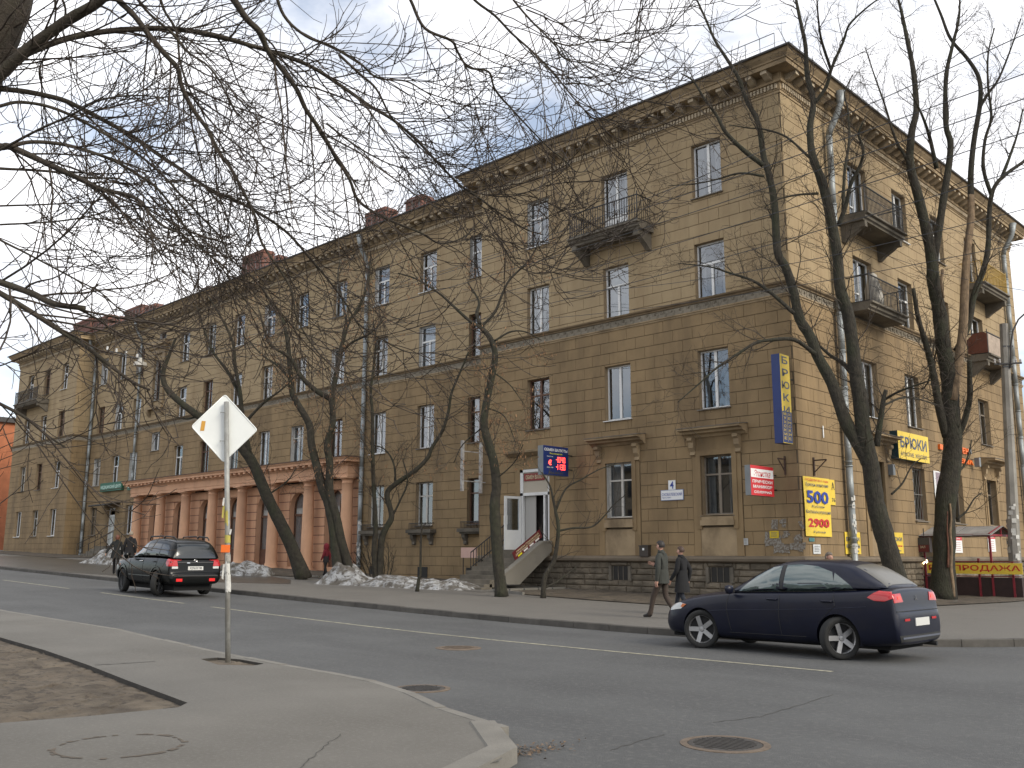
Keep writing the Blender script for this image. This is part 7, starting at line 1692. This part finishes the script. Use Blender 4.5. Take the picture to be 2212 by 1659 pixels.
for k in range(6):
    u0, u1 = -.085+.022*k, -.085+.022*(k+1); dd = lambda u: -.043+.025*(u*8)**2*.2
    q.face([p+ex*u0+ey*dd(u0)+Vector((0, 0, -.055)), p+ex*u1+ey*dd(u1)+Vector((0, 0, -.05)), p+ex*u1+ey*dd(u1)+Vector((0, 0, .055)), p+ex*u0+ey*dd(u0)+Vector((0, 0, .055))])
q.build('flyer', TAPE, SG, fix=False)
for (yy, ln, dx) in ((1225, .22, -.06), (1100, .18, -.055), (1082, .12, -.05), (1150, .08, .045)):
    q = MB(); p = rel(b.lerp(t_, fy(yy))); q.face([p+ex*dx+ey*-.03, p+ex*(dx+.03)+ey*-.035, p+ex*(dx+.02)+ey*-.04+Vector((0, 0, -ln)), p+ex*(dx-.005)+ey*-.045+Vector((0, 0, -ln*.9))]); q.build('torn_scrap', PAPER if yy != 1100 else YTAPE, SG, fix=False)

# ---- concrete pole with swan neck lamp at the right edge
pb = gz(2197, 1288, .13); D2 = hdist(pb)
PO = empty('lamp_post', Vector(atH(2197, 1288, D2)), 0, 'concrete lamp post with curved lamp arm at the right edge', 'lamp post'); po = PO.location.copy(); rp_ = lambda x, y, dd=0: Vector(atH(x, y, D2, dd))-po
mb = MB(); mb.tube([rp_(2197, 1300), rp_(2168, 700)], [.24, .16], 8); mb.build('pole', mat('grey concrete pole', (.27, .255, .225), .9, var=.2, vscale=2, bump=.3, stain=(.10, .09, .08), stain_amt=.5, stain_scale=(3, 3, .6)), PO)
mb = MB(); mb.tube([rp_(2182, 795, -.2), rp_(2184, 745, -.2), rp_(2188, 715, -.25), rp_(2200, 690, -.3), rp_(2220, 672, -.4), rp_(2250, 660, -.6)], .035, 7); mb.build('lamp_arm', mat('dark steel', (.06, .06, .062), .5), PO, True)
mb = MB()
for y in (748, 792): mb.bar(rp_(2166, y, -.1), rp_(2188, y, -.2), .05, .06)
mb.build('clamp', mat('dark steel', (.06, .06, .062), .5), PO)
mb = MB(); mb.bar(rp_(2147, 787, -.1), rp_(2207, 784, -.25), .06, .06); mb.build('crossarm', IRON, PO)
for x in (2149, 2160, 2195, 2205):
    mb = MB(); p = rp_(x, 786, -.18); mb.lathe([(.0, .02), (.03, .03), (.045, .09), (.03, .12), (.045, .15), (.02, .2), (0, .2)], 8, p); mb.build('insulator', mat('porcelain', (.45, .43, .42), .3), PO)
mb = MB(); mb.lathe([(.0, .12), (.12, .1), (.2, 0), (.16, -.08), (0, -.1)], 10, rp_(2262, 657, -.65)); mb.build('lamp_head', BOXG, PO, True)
# scraps pasted on poles and pipes
mb = MB(); rn = random.Random(3)
for k in range(26):
    y = rn.uniform(1090, 1210); ang = rn.uniform(2.6, 6.0); p = rp_(2190+(y-1180)*.05, y); rr_ = .242-.08*(1290-y)/590; s_ = rn.uniform(.03, .09)
    c = Vector((math.cos(ang), math.sin(ang), 0)); tt = Vector((-c.y, c.x, 0)); mb.face([p+c*rr_+tt*s_+Vector((0, 0, -s_)), p+c*rr_-tt*s_+Vector((0, 0, -s_*.9)), p+c*rr_-tt*s_*.8+Vector((0, 0, s_)), p+c*rr_+tt*s_+Vector((0, 0, s_*1.1))])
mb.build('notices', PAPER, PO, fix=False)['kind'] = 'stuff'
for F, u, ro, zr_ in ((F_SIDE, 31.4, .12, (1.2, 3.6)), (F_REC, -39.35, .11, (1.2, 3.4))):
    mb = MB()
    for k in range(24):
        z = rn.uniform(*zr_); a = rn.uniform(-1.4, 1.4); cc = F.p(u, .22 if F is F_SIDE else .16, z); n_ = (F.M.to_3x3() @ Vector((math.sin(a), -math.cos(a), 0))); tt = Vector((-n_.y, n_.x, 0)); s_ = rn.uniform(.03, .06)
        mb.face([cc+n_*(ro*1.04)+tt*s_+Vector((0, 0, -s_*1.4)), cc+n_*(ro*1.04)-tt*s_+Vector((0, 0, -s_*1.2)), cc+n_*(ro*1.04)-tt*s_+Vector((0, 0, s_*1.5)), cc+n_*(ro*1.04)+tt*s_+Vector((0, 0, s_*1.3))])
    o = mb.build('pasted_scraps', PAPER, None, fix=False); bpart(o); o['kind'] = 'stuff'

# ---- lamp and wire bracket over the pavement far left
a = onY(303, 786, 27.6); LB_ = empty('wall_lantern', (a.x, YR-.02, a.z+.5), 0, 'pale square street lantern with insulated wire arm high on the recessed front', 'lantern'); lo = LB_.location.copy()
mb = MB(); c = a-lo; mb.lathe([(.10, .42), (.16, .40), (.20, .16), (.42, .10), (.46, -.14), (.40, -.16), (.0, -.2)], 8, c); mb.build('lamp_head', mat('lantern enamel', (.50, .48, .43), .5, var=.1), LB_)
mb = MB(); mb.bar(c+Vector((0, 0, .4)), Vector((c.x, 0, c.z+.4)), .06, .06); e0, e1 = onY(232, 757, 27.6)-lo, onY(300, 774, 27.6)-lo; mb.bar(e0, e1, .06, .06); mb.bar(e1, c+Vector((0, 0, .4)), .05, .05); mb.build('arm', IRON, LB_)
INS = []
for f in (.0, .3, .6, .95):
    p = e0.lerp(e1, f); mb = MB(); mb.lathe([(.0, .02), (.06, .03), (.09, .15), (.06, .2), (.08, .28), (.0, .32)], 8, p); mb.build('insulator', WHT, LB_); INS.append(p+lo+Vector((0, 0, .3)))
# ---- overhead wires
WIRE = mat('wire', (.03, .03, .032), .5)
def wire(A, B, sag, r, lab, nm='overhead_wire'):
    A, B = Vector(A), Vector(B); mb = MB(); n = 40; pts = [A.lerp(B, k/n)+Vector((0, 0, -4*sag*(k/n)*(1-k/n))) for k in range(n+1)]
    mb.tube([p-A for p in pts], r, 4); o = mb.build(nm, WIRE); o.location = A; tag(o, lab, 'wire', 'overhead wires along the street')
ends = [(2320, 120, 16), (2320, 175, 16.5), (2320, 250, 17), (2320, 330, 17.5)]
for i, (x, y, dd_) in enumerate(ends): wire(INS[i], atH(x, y, dd_), 1.2+.15*i, .011, ('topmost', 'second highest', 'third highest', 'fourth highest')[i]+' of the thin wires running from the wall lantern to the right')
for iw, (x0, y0, x1, y1, d0, d1) in enumerate(((1000, 625, 2330, 420, 38, 19), (760, 690, 2330, 500, 44, 20), (700, 640, 2330, 20, 44, 15))):
    wire(atH(x0, y0, d0) if False else onY(x0, y0, YR-.4 if x0 < 1030 else YF-.3), atH(x1, y1, d1), .9, .010, ('thin wire leaving the recessed front beside the corner block', 'thin wire crossing the recessed front above the wavy tree', 'steep thin wire climbing to the top right corner')[iw])
for iw, (x0, y0, x1, y1) in enumerate(((2330, 550, 1720, 370), (2330, 640, 1705, 480))):
    wire(onX(1760, y1, XC+.1), atH(x0, y0, 24), .5, .009, ('upper', 'lower')[iw]+' dark cable stretched from the side front towards the right edge')

# ---- dirty snow heaps
SNOW = mat('old snow', (0.36, 0.365, 0.365), 0.8, var=0.2, vscale=2.5, bump=0.8, bscale=9, stain=(0.09, 0.078, 0.062), stain_amt=0.95, stain_scale=(2.6, 2.6, 3.2), stain_lo=.42, stain_hi=.58, speck=(.06, .05, .04), speck_amt=.9, speck_scale=9)
def heap(pts, hgt, lab, seed, name='snow_heap'):
    """pts: survey outline ends (left, right) on the ground and depth in metres"""
    (xa, ya), (xb, yb), dep = pts; A, B = gz(xa, ya, .13), gz(xb, yb, .13); o = empty(name, (A+B)/2, 0, lab, 'snow'); rng = np.random.default_rng(seed)
    u = (B-A); ln = u.length; u.normalize(); v = Vector((-u.y, u.x, 0)); v = v if v.dot(Vector((0, 1, 0))) > 0 else -v; nu, nv = max(14, int(ln/.16)), max(7, int(dep/.16))
    H_ = rng.normal(size=(nu+1, nv+1)); 
    for _ in range(2): H_ = (H_+np.roll(H_, 1, 0)+np.roll(H_, -1, 0)+np.roll(H_, 1, 1)+np.roll(H_, -1, 1))/5
    big = np.interp(np.arange(nu+1), np.linspace(0, nu, 6), rng.uniform(.55, 1.1, 6)); mb = MB(); V = {}
    for i in range(nu+1):
        for j in range(nv+1):
            s, t = i/nu, j/nv; e = max(0, math.sin(math.pi*s))**.55*max(0, math.sin(math.pi*t))**.7
            w_ = rng.normal()*.03; z = hgt*e*big[i]*(1+.5*H_[i, j])+.10*H_[i, j]*e; p = A.lerp(B, s)+v*(dep*(t-.1)+w_)
            V[i, j] = Vector((p.x, p.y, zg(p.x)+.125+z-(.03 if e < .02 else 0)))-o.location
    for i in range(nu):
        for j in range(nv): mb.face([V[i, j], V[i+1, j], V[i+1, j+1], V[i, j+1]])
    me = mb.mesh('heap', fix=False); bm = bmesh.new(); bm.from_mesh(me); bmesh.ops.remove_doubles(bm, verts=bm.verts, dist=1e-5); bm.to_mesh(me); bm.free()
    me.polygons.foreach_set('use_smooth', [False]*len(me.polygons)); link('snow', me, SNOW, o)
    return o
heap(((752, 1264), (1000, 1276), 2.2), .48, 'long heap of dirty old snow left of the entrance stair', 1)
heap(((686, 1262), (738, 1258), 2.0), .85, 'tall dirty snow mound between the leaning tree and the twin tree', 2)
heap(((466, 1243), (585, 1245), 2.0), .6, 'grey snow bank at the foot of the pink columns beside the SUV', 3)
heap(((176, 1216), (262, 1221), 2.6), .85, 'big grey snow bank left of the walking couple', 4)
heap(((88, 1209), (170, 1210), 2.6), .65, 'low grey snow bank behind the leaning far tree', 5)
# ---- white arched notice board on the pavement far left
p0 = gz(38, 1207, .13); p1 = gz(60, 1207, .13); D3 = hdist(p0)
AB = empty('pavement_board', (p0+p1)/2, 0, 'white pavement advertising board with arched top beside the far left walker', 'board'); ao = AB.location.copy()
e_ = Vector((FWD[1], -FWD[0], 0)); n_ = Vector((FWD[0], FWD[1], 0)); W2, H2 = .62, 1.25
for s in (1, -1):
    pts = [(-W2/2, 0), (W2/2, 0), (W2/2, H2-.2)] + [(W2/2*math.cos(a), H2-.2+.2*math.sin(a)) for a in [math.pi*k/8 for k in range(1, 8)]] + [(-W2/2, H2-.2)]
    q = MB(); q.prism([e_*u*1.25+Vector((0, 0, z))-n_*(s*(.28-.22*z/H2)) for u, z in pts], n_*.02); q.build('board', mat('white board', (.55, .56, .53), .6), AB)
q = MB()
for k in range(6): z = .35+.12*k; d_ = -(.28-.22*z/H2)-.006; q.face([e_*u+Vector((0, 0, zz_))+n_*(-(.28-.22*zz_/H2)-.006) for u, zz_ in ((-.24, z), (.24-.05*(k % 2), z), (.24-.05*(k % 2), z+.04), (-.24, z+.04))])
q.build('printed_lines', mat('grey print lines', (.25, .22, .22), .8), AB, fix=False)

# ---- orange brick house beyond the far end
RB = empty('brick_house', (-104, 27.5, 1.6), 0, 'orange red brick house with white trim beyond the far left end', 'building'); ro_ = RB.location.copy()
OB_ = mat('orange brick', (.42, .15, .07), .9, var=.15, vscale=1.5, bump=.2); q = MB(); q.box(-26, 0, 0, 14, -2, 13.2); q.build('wall', OB_, RB)
q = MB(); q.box(-26.4, .4, -.4, 14.4, 13.2, 13.7); q.build('roof', ROOF, RB)
for zf in (3.1, 7.0, 10.4):
    q = MB(); q.box(-26.1, .1, -.12, 0, zf-1.25, zf-1.0); q.build('band', mat('white trim', (.6, .58, .54), .8), RB)
    for k in range(7):
        x = -1.9-3.6*k; q = MB(); q.box(x-.65, x+.65, -.03, .0, zf-.6, zf+1.4); wq = q.build('window', ROOM, RB)
        q = MB(); [q.box(a, b_, -.06, -.031, c_, d_) for a, b_, c_, d_ in ((x-.65, x-.58, zf-.6, zf+1.4), (x+.58, x+.65, zf-.6, zf+1.4), (x-.04, x+.04, zf-.6, zf+1.4), (x-.58, x+.58, zf+1.33, zf+1.4), (x-.58, x+.58, zf-.6, zf-.53), (x-.58, x+.58, zf+.5, zf+.57))]; q.build('frame', WHITE, wq)
        q = MB(); q.box(x-.8, x+.8, -.14, -.001, zf-.75, zf-.6); q.build('sill', mat('white trim', (.6, .58, .54), .8), wq)
# ---- unseen block added across the street to darken the window reflections
OP = empty('added_opposite_block', (-45, -34, 0), 0, 'unseen tan block added across the street to darken the window reflections', 'building')
q = MB(); q.box(-45, 30, -14, 0, -1, 11.5); q.build('wall', mat('opposite wall', (.26, .21, .15), .9, var=.1), OP); q = MB(); q.box(-45.5, 30.5, -14.5, .5, 11.5, 12.1); q.build('roof', ROOF, OP)
for k in range(20):
    for zf in (1.6, 5.0, 8.4): q = MB(); x = -42+3.7*k; q.box(x-.6, x+.6, 0, .03, zf, zf+2); q.build('window', mat('opposite pane', (.03, .035, .04), .1), OP)
# ================================================================== PEOPLE
SKIN = mat('skin', (0.46, 0.26, 0.19), 0.6); HAIRD = mat('dark hair', (0.018, 0.014, 0.012), 0.6); HAIRB = mat('brown hair', (0.05, 0.026, 0.016), 0.6); HAIRG = mat('ash brown hair', (0.12, 0.095, 0.07), 0.6); HAIRR = mat('auburn hair', (0.12, 0.04, 0.02), 0.6)
def cloth(n, c): return mat(n, c, 0.9, var=0.15, vscale=9, bump=0.3, bscale=60)
SHOE = mat('dark shoe', (0.016, 0.013, 0.012), 0.6)
def person(label, loc, heading, height, pose, cl, hair, bag=None, coat=None, hood=None, group=None):
    """pose: dict of joint positions for a 1.78 m figure; x forward, y left, z up. cl: dict torso/legs/shoe materials"""
    k = height/1.78
    J = dict(pelvis=(0, 0, .96), waist=(0, 0, 1.10), chest=(.0, 0, 1.32), neckb=(0, 0, 1.475), neck=(.015, 0, 1.55), head=(.03, 0, 1.655), crown=(.02, 0, 1.735), chin=(.075, 0, 1.59), nose=(.128, 0, 1.655),
             lsh=(0, .175, 1.43), rsh=(0, -.175, 1.43), lhip=(0, .09, .90), rhip=(0, -.09, .90))
    J.update(pose)
    Rr = dict(pelvis=(.15, .115), waist=(.145, .105), chest=(.17, .12), neckb=(.085, .085), neck=(.056, .056), head=(.083, .098), crown=(.062, .075), chin=(.036, .036), nose=(.013, .013), lsh=(.075, .075), rsh=(.075, .075), lhip=(.098, .098), rhip=(.098, .098))
    fat = cl.get('bulk', 1.0)
    for s in 'lr':
        Rr[s+'elb'] = (.056*fat, .056*fat); Rr[s+'wri'] = (.036*fat, .036*fat); Rr[s+'pal'] = (.036, .022); Rr[s+'knee'] = (.068, .068); Rr[s+'ank'] = (.05, .05); Rr[s+'heel'] = (.042, .042); Rr[s+'toe'] = (.040, .032)
    E = [('pelvis', 'waist'), ('waist', 'chest'), ('chest', 'neckb'), ('neckb', 'neck'), ('neck', 'head'), ('head', 'crown'), ('head', 'nose'), ('neck', 'chin')]
    for s in 'lr': E += [('chest', s+'sh'), (s+'sh', s+'elb'), (s+'elb', s+'wri'), (s+'wri', s+'pal'), ('pelvis', s+'hip'), (s+'hip', s+'knee'), (s+'knee', s+'ank'), (s+'ank', s+'heel'), (s+'ank', s+'toe')]
    zone = {}
    for a, b in E:
        for n_, key in (('elb', 'torso'), ('sh', 'torso'), ('chest', 'torso'), ('waist', 'torso')):
            if b.endswith(n_) or (n_ in ('chest', 'waist') and b == n_): zone[a, b] = 'torso'
        if b[1:] == 'wri': zone[a, b] = 'torso'
        if b[1:] == 'pal': zone[a, b] = 'skin'
        if b in ('neckb',): zone[a, b] = 'torso'
        if b in ('neck', 'head', 'crown', 'nose', 'chin'): zone[a, b] = 'skin'
        if b[1:] in ('hip', 'knee', 'ank'): zone[a, b] = 'legs'
        if b[1:] in ('heel', 'toe'): zone[a, b] = 'shoe'
    # fingers
    for s in 'lr':
        w_, p = Vector(J[s+'wri']), Vector(J[s+'pal']); d = (p-w_).normalized(); side = d.cross(Vector((0, 1, 0)));
        side = side.normalized() if side.length > .1 else Vector((1, 0, 0)); inn = Vector((0, -1 if s == 'l' else 1, 0))
        for f in range(4):
            a = p+side*(.03-.02*f)+d*.03; ln = (.065, .075, .07, .055)[f]; m_ = a+d*ln*.5+inn*.008; t_ = a+d*ln*.85+inn*.032
            for nm, q in (('a', a), ('b', m_), ('c', t_)): J[f'{s}f{f}{nm}'] = tuple(q); Rr[f'{s}f{f}{nm}'] = (.0095, .0095)
            for e in ((s+'pal', f'{s}f{f}a'), (f'{s}f{f}a', f'{s}f{f}b'), (f'{s}f{f}b', f'{s}f{f}c')): E.append(e); zone[e] = 'skin'
        a = w_.lerp(p, .6)+side*.038; t_ = a+d*.045+side*.018+inn*.012
        for nm, q in (('a', a), ('b', t_)): J[f'{s}t{nm}'] = tuple(q); Rr[f'{s}t{nm}'] = (.011, .011)
        for e in ((s+'pal', f'{s}ta'), (f'{s}ta', f'{s}tb')): E.append(e); zone[e] = 'skin'
    names = list(J); idx = {n: i for i, n in enumerate(names)}
    me = bpy.data.meshes.new('skel'); me.from_pydata([tuple(c*k for c in J[n]) for n in names], [(idx[a], idx[b]) for a, b in E], [])
    ob = bpy.data.objects.new('skel', me)
    sk = ob.modifiers.new('skin', 'SKIN'); sk.use_smooth_shade = True
    for n in names:
        sv = me.skin_vertices[0].data[idx[n]]; sv.radius = tuple(r*k for r in Rr[n]); sv.use_root = (n == 'pelvis')
    ss = ob.modifiers.new('sub', 'SUBSURF'); ss.levels = ss.render_levels = 2
    m2 = eval_mesh(ob)
    mats = [cl['torso'], cl['legs'], cl.get('shoe', SHOE), SKIN]; zi = {'torso': 0, 'legs': 1, 'shoe': 2, 'skin': 3}
    m2.materials.clear(); [m2.materials.append(m) for m in mats]
    A_ = np.array([J[a] for a, b in E])*k; B_ = np.array([J[b] for a, b in E])*k; zn = [zi[zone.get(e, 'torso')] for e in E]; rr = np.array([(Rr[a][0]+Rr[b][0])/2 for a, b in E])*k
    for p in m2.polygons:
        c = np.array(p.center); ab = B_-A_; t = np.clip(((c-A_)*ab).sum(1)/np.maximum((ab*ab).sum(1), 1e-9), 0, 1); dd = np.linalg.norm(c-(A_+ab*t[:, None]), axis=1)/np.maximum(rr, .02)
        z = zn[int(np.argmin(dd))]
        if z == 1 and c[2] > .93*k and coat is None: z = 0
        p.material_index = z
    m2.polygons.foreach_set('use_smooth', [True]*len(m2.polygons))
    o = link('person', m2); o.location = loc; o.rotation_euler = (0, 0, heading); tag(o, label, 'person', group)
    H = Vector(J['head'])*k
    # hair: a cap round the back and top of the skull
    mb = MB(); nlat, nlon = 9, 16; hr = hair[1] if isinstance(hair, tuple) else 'short'; hm = hair[0] if isinstance(hair, tuple) else hair
    for i in range(nlat):
        for j in range(nlon):
            def pt(i, j):
                th = math.pi*(.02+.62*i/nlat); ph = 2*math.pi*j/nlon; x, y, z = math.sin(th)*math.cos(ph), math.sin(th)*math.sin(ph), math.cos(th)
                rx, ry, rz = (.108, .093, .115); zz_ = z*rz
                if x > .15 and zz_ < .045: x *= .55; y *= .9; zz_ = max(zz_, .045)
                e = 1+.03*math.sin(7*ph+i)
                if hr == 'long' and x < .2 and zz_ < 0: zz_ *= 1.9; e *= 1.06
                return H+Vector((x*rx*e-.012, y*ry*e, zz_*e+.02))*1.0*k if False else H+Vector((x*rx*e-.012, y*ry*e, zz_*e+.022))*k
            mb.face([pt(i, j), pt(i+1, j), pt(i+1, (j+1) % nlon), pt(i, (j+1) % nlon)])
    mb.build('hair', hm, o, True)
    for s in (1, -1):        # ears and eyes
        q = MB(); q.lathe([(0, -.03), (.012, -.02), (.016, 0), (.012, .025), (0, .03)], 8); q.v = [(H.x+(-.005+x)*k, H.y+(s*.088+y*.5)*k, H.z+z*k) for x, y, z in q.v]; q.build('ear', SKIN, o, True)
        q = MB(); q.lathe([(0, -.008), (.009, 0), (0, .008)], 8); q.v = [(H.x+(.088+x*.4)*k, H.y+(s*.033+y)*k, H.z+(.012+z)*k) for x, y, z in q.v]; q.build('eye', HAIRD, o, True)
    q = MB(); q.box(H.x+.088*k, H.x+.096*k, H.y-.022*k, H.y+.022*k, H.z-.048*k, H.z-.040*k); q.build('mouth', mat('lips', (.30, .11, .09), .6), o)
    if coat:                 # hem of jacket or coat
        m_, z0, z1, w0, w1 = coat; mb = MB(); n = 20; rows = []
        for t in range(7):
            f = t/6; z = (z1+(z0-z1)*f); wv = w1+(w0-w1)*f; rows.append([(math.cos(a)*wv*.68*k*(1+.03*math.sin(5*a)*f), math.sin(a)*wv*k, z*k) for a in [2*math.pi*j/n for j in range(n)]])
        for r0, r1 in zip(rows, rows[1:]):
            for j in range(n): mb.face([r0[j], r0[(j+1) % n], r1[(j+1) % n], r1[j]])
        mb.build('coat_hem', m_, o, True)
    # collar
    mb = MB(); c = Vector(J['neckb'])*k; mb.lathe([(.085*k, -.03*k), (.082*k, .03*k), (.075*k, .06*k), (.068*k, .06*k)], 14, c); mb.build('collar', cl['torso'], o, True)
    if hood:
        mb = MB(); mb.lathe([(.02, .15), (.10, .11), (.13, .02), (.125, -.08), (.10, -.14)], 12, (H.x-.03*k, H.y, H.z)); mb.build('hood', hood, o, True)
    if bag: bag(o, J, k)
    return o
def walk(lead='l', st=.30, arm=.18, bendL=0.0):
    f = {}
    a, b = ('l', 'r') if lead == 'l' else ('r', 'l'); ya, yb = (.085, -.085) if a == 'l' else (-.085, .085)
    f[a+'knee'] = (.20*st/.3, ya, .50); f[a+'ank'] = (.30*st/.3, ya, .075); f[a+'heel'] = (.26*st/.3, ya, .045); f[a+'toe'] = (.46*st/.3+.02, ya*1.15, .045)
    f[b+'knee'] = (-.03, yb, .49); f[b+'ank'] = (-.28*st/.3, yb, .13); f[b+'heel'] = (-.32*st/.3, yb, .12); f[b+'toe'] = (-.13*st/.3, yb*1.15, .04)
    sa, sb = (.23, -.23) if a == 'l' else (-.23, .23)
    f[a+'elb'] = (-.10-arm*.3, sa, 1.16); f[a+'wri'] = (-.02-arm*.5, sa*1.02, .90); f[a+'pal'] = (.0-arm*.5, sa*1.02, .82)
    f[b+'elb'] = (.02, sb, 1.15); f[b+'wri'] = (.10+arm, sb, .92); f[b+'pal'] = (.14+arm, sb, .85)
    return f
W180 = math.radians(180)
# man and woman passing along the far pavement (they walk left)
pm = walk('l', .30, .12); pm.update(lelb=(-.03, .245, 1.15), lwri=(.0, .25, .89), lpal=(.015, .25, .80), relb=(.06, -.25, 1.16), rwri=(.27, -.17, 1.20), rpal=(.34, -.13, 1.24), head=(.035, .01, 1.655))
pf = gz(1433, 1336, .128)
person('man in grey green jacket and brown trousers walking left on the pavement', (pf.x, pf.y, zg(pf.x)+.128), math.radians(186), 1.80, pm, dict(torso=cloth('grey green jacket', (.036, .038, .032)), legs=cloth('brown trousers', (.048, .034, .026)), bulk=1.25), (HAIRD, 'short'), coat=(cloth('grey green jacket', (.036, .038, .032)), .80, 1.12, .215, .185))
pw_ = walk('r', .26, .10); pf = gz(1463, 1329, .128)
person('woman in long black coat walking beside the man near the sedan bonnet', (pf.x, pf.y+.25, zg(pf.x)+.128), math.radians(186), 1.68, pw_, dict(torso=cloth('black coat', (.007, .007, .008)), legs=cloth('dark blue jeans', (.02, .024, .034)), bulk=1.25), (HAIRB, 'short'), coat=(cloth('black coat', (.007, .007, .008)), .58, 1.15, .275, .18))
# woman behind the sedan, walking right
ph = Vector(atH(1790, 1204, 21.0)); loc = (ph.x, ph.y, .128)
person('woman in blue jacket seen above the sedan roof', loc, math.radians(-20), (ph.z-.128)/1.655*1.78, walk('l', .25, .1), dict(torso=cloth('denim blue jacket', (.05, .075, .14)), legs=cloth('grey trousers', (.05, .05, .055)), bulk=1.2), (HAIRG, 'long'), hood=None)
# couple seen from behind beyond the SUV
for (x, y, lab, hgt, cl_, hr, sd, rot) in ((248, 1241, 'woman in black jacket with a shoulder bag walking away beside the SUV', 1.66, dict(torso=cloth('black jacket', (.011, .012, .012)), legs=cloth('black tights', (.013, .012, .013)), bulk=1.25), (HAIRR, 'long'), 'l', 150),
                                      (277, 1238, 'man with cropped fair hair in dark coat walking away beside the SUV', 1.82, dict(torso=cloth('dark coat', (.013, .012, .013)), legs=cloth('dark trousers', (.02, .02, .022)), bulk=1.3), (mat('cropped fair hair', (.30, .25, .19), .7), 'short'), 'r', 150)):
    pf = gz(x, y, .13); D4 = hdist(pf); pp = walk(sd, .26, .1)
    if 'woman' in lab: pp.update(lelb=(-.05, .36, 1.12), lwri=(-.1, .42, .98), lpal=(-.1, .44, .92))
    person(lab, (pf.x, pf.y, zg(pf.x)+.13), math.radians(rot), hgt, pp, cl_, hr, coat=(cl_['torso'], .72, 1.12, .25, .185))
pf = gz(36, 1213, .13)
person('lone walker in dark clothes with reddish hair at the far left edge', (pf.x, pf.y, zg(pf.x)+.13), math.radians(-10), 1.68, walk('l', .22, .1), dict(torso=cloth('dark violet jacket', (.025, .02, .028)), legs=cloth('indigo trousers', (.02, .02, .04)), bulk=1.2), (HAIRR, 'long'), coat=(cloth('dark violet jacket', (.025, .02, .028)), .80, 1.12, .22, .185))
pf = gz(700, 1247, .13); pf = Vector(atH(703, 1240, hdist(pf)+1.6))
person('small figure in a red hooded jacket behind the tall snow mound', (pf.x, pf.y, zg(pf.x)+.13), math.radians(200), 1.42, walk('r', .15, .05), dict(torso=cloth('red jacket', (.16, .012, .022)), legs=cloth('black trousers', (.015, .015, .016)), bulk=1.35), (HAIRD, 'short'), hood=cloth('red jacket', (.16, .012, .022)), coat=(cloth('dark lower jacket', (.02, .018, .02)), .75, 1.10, .22, .19))
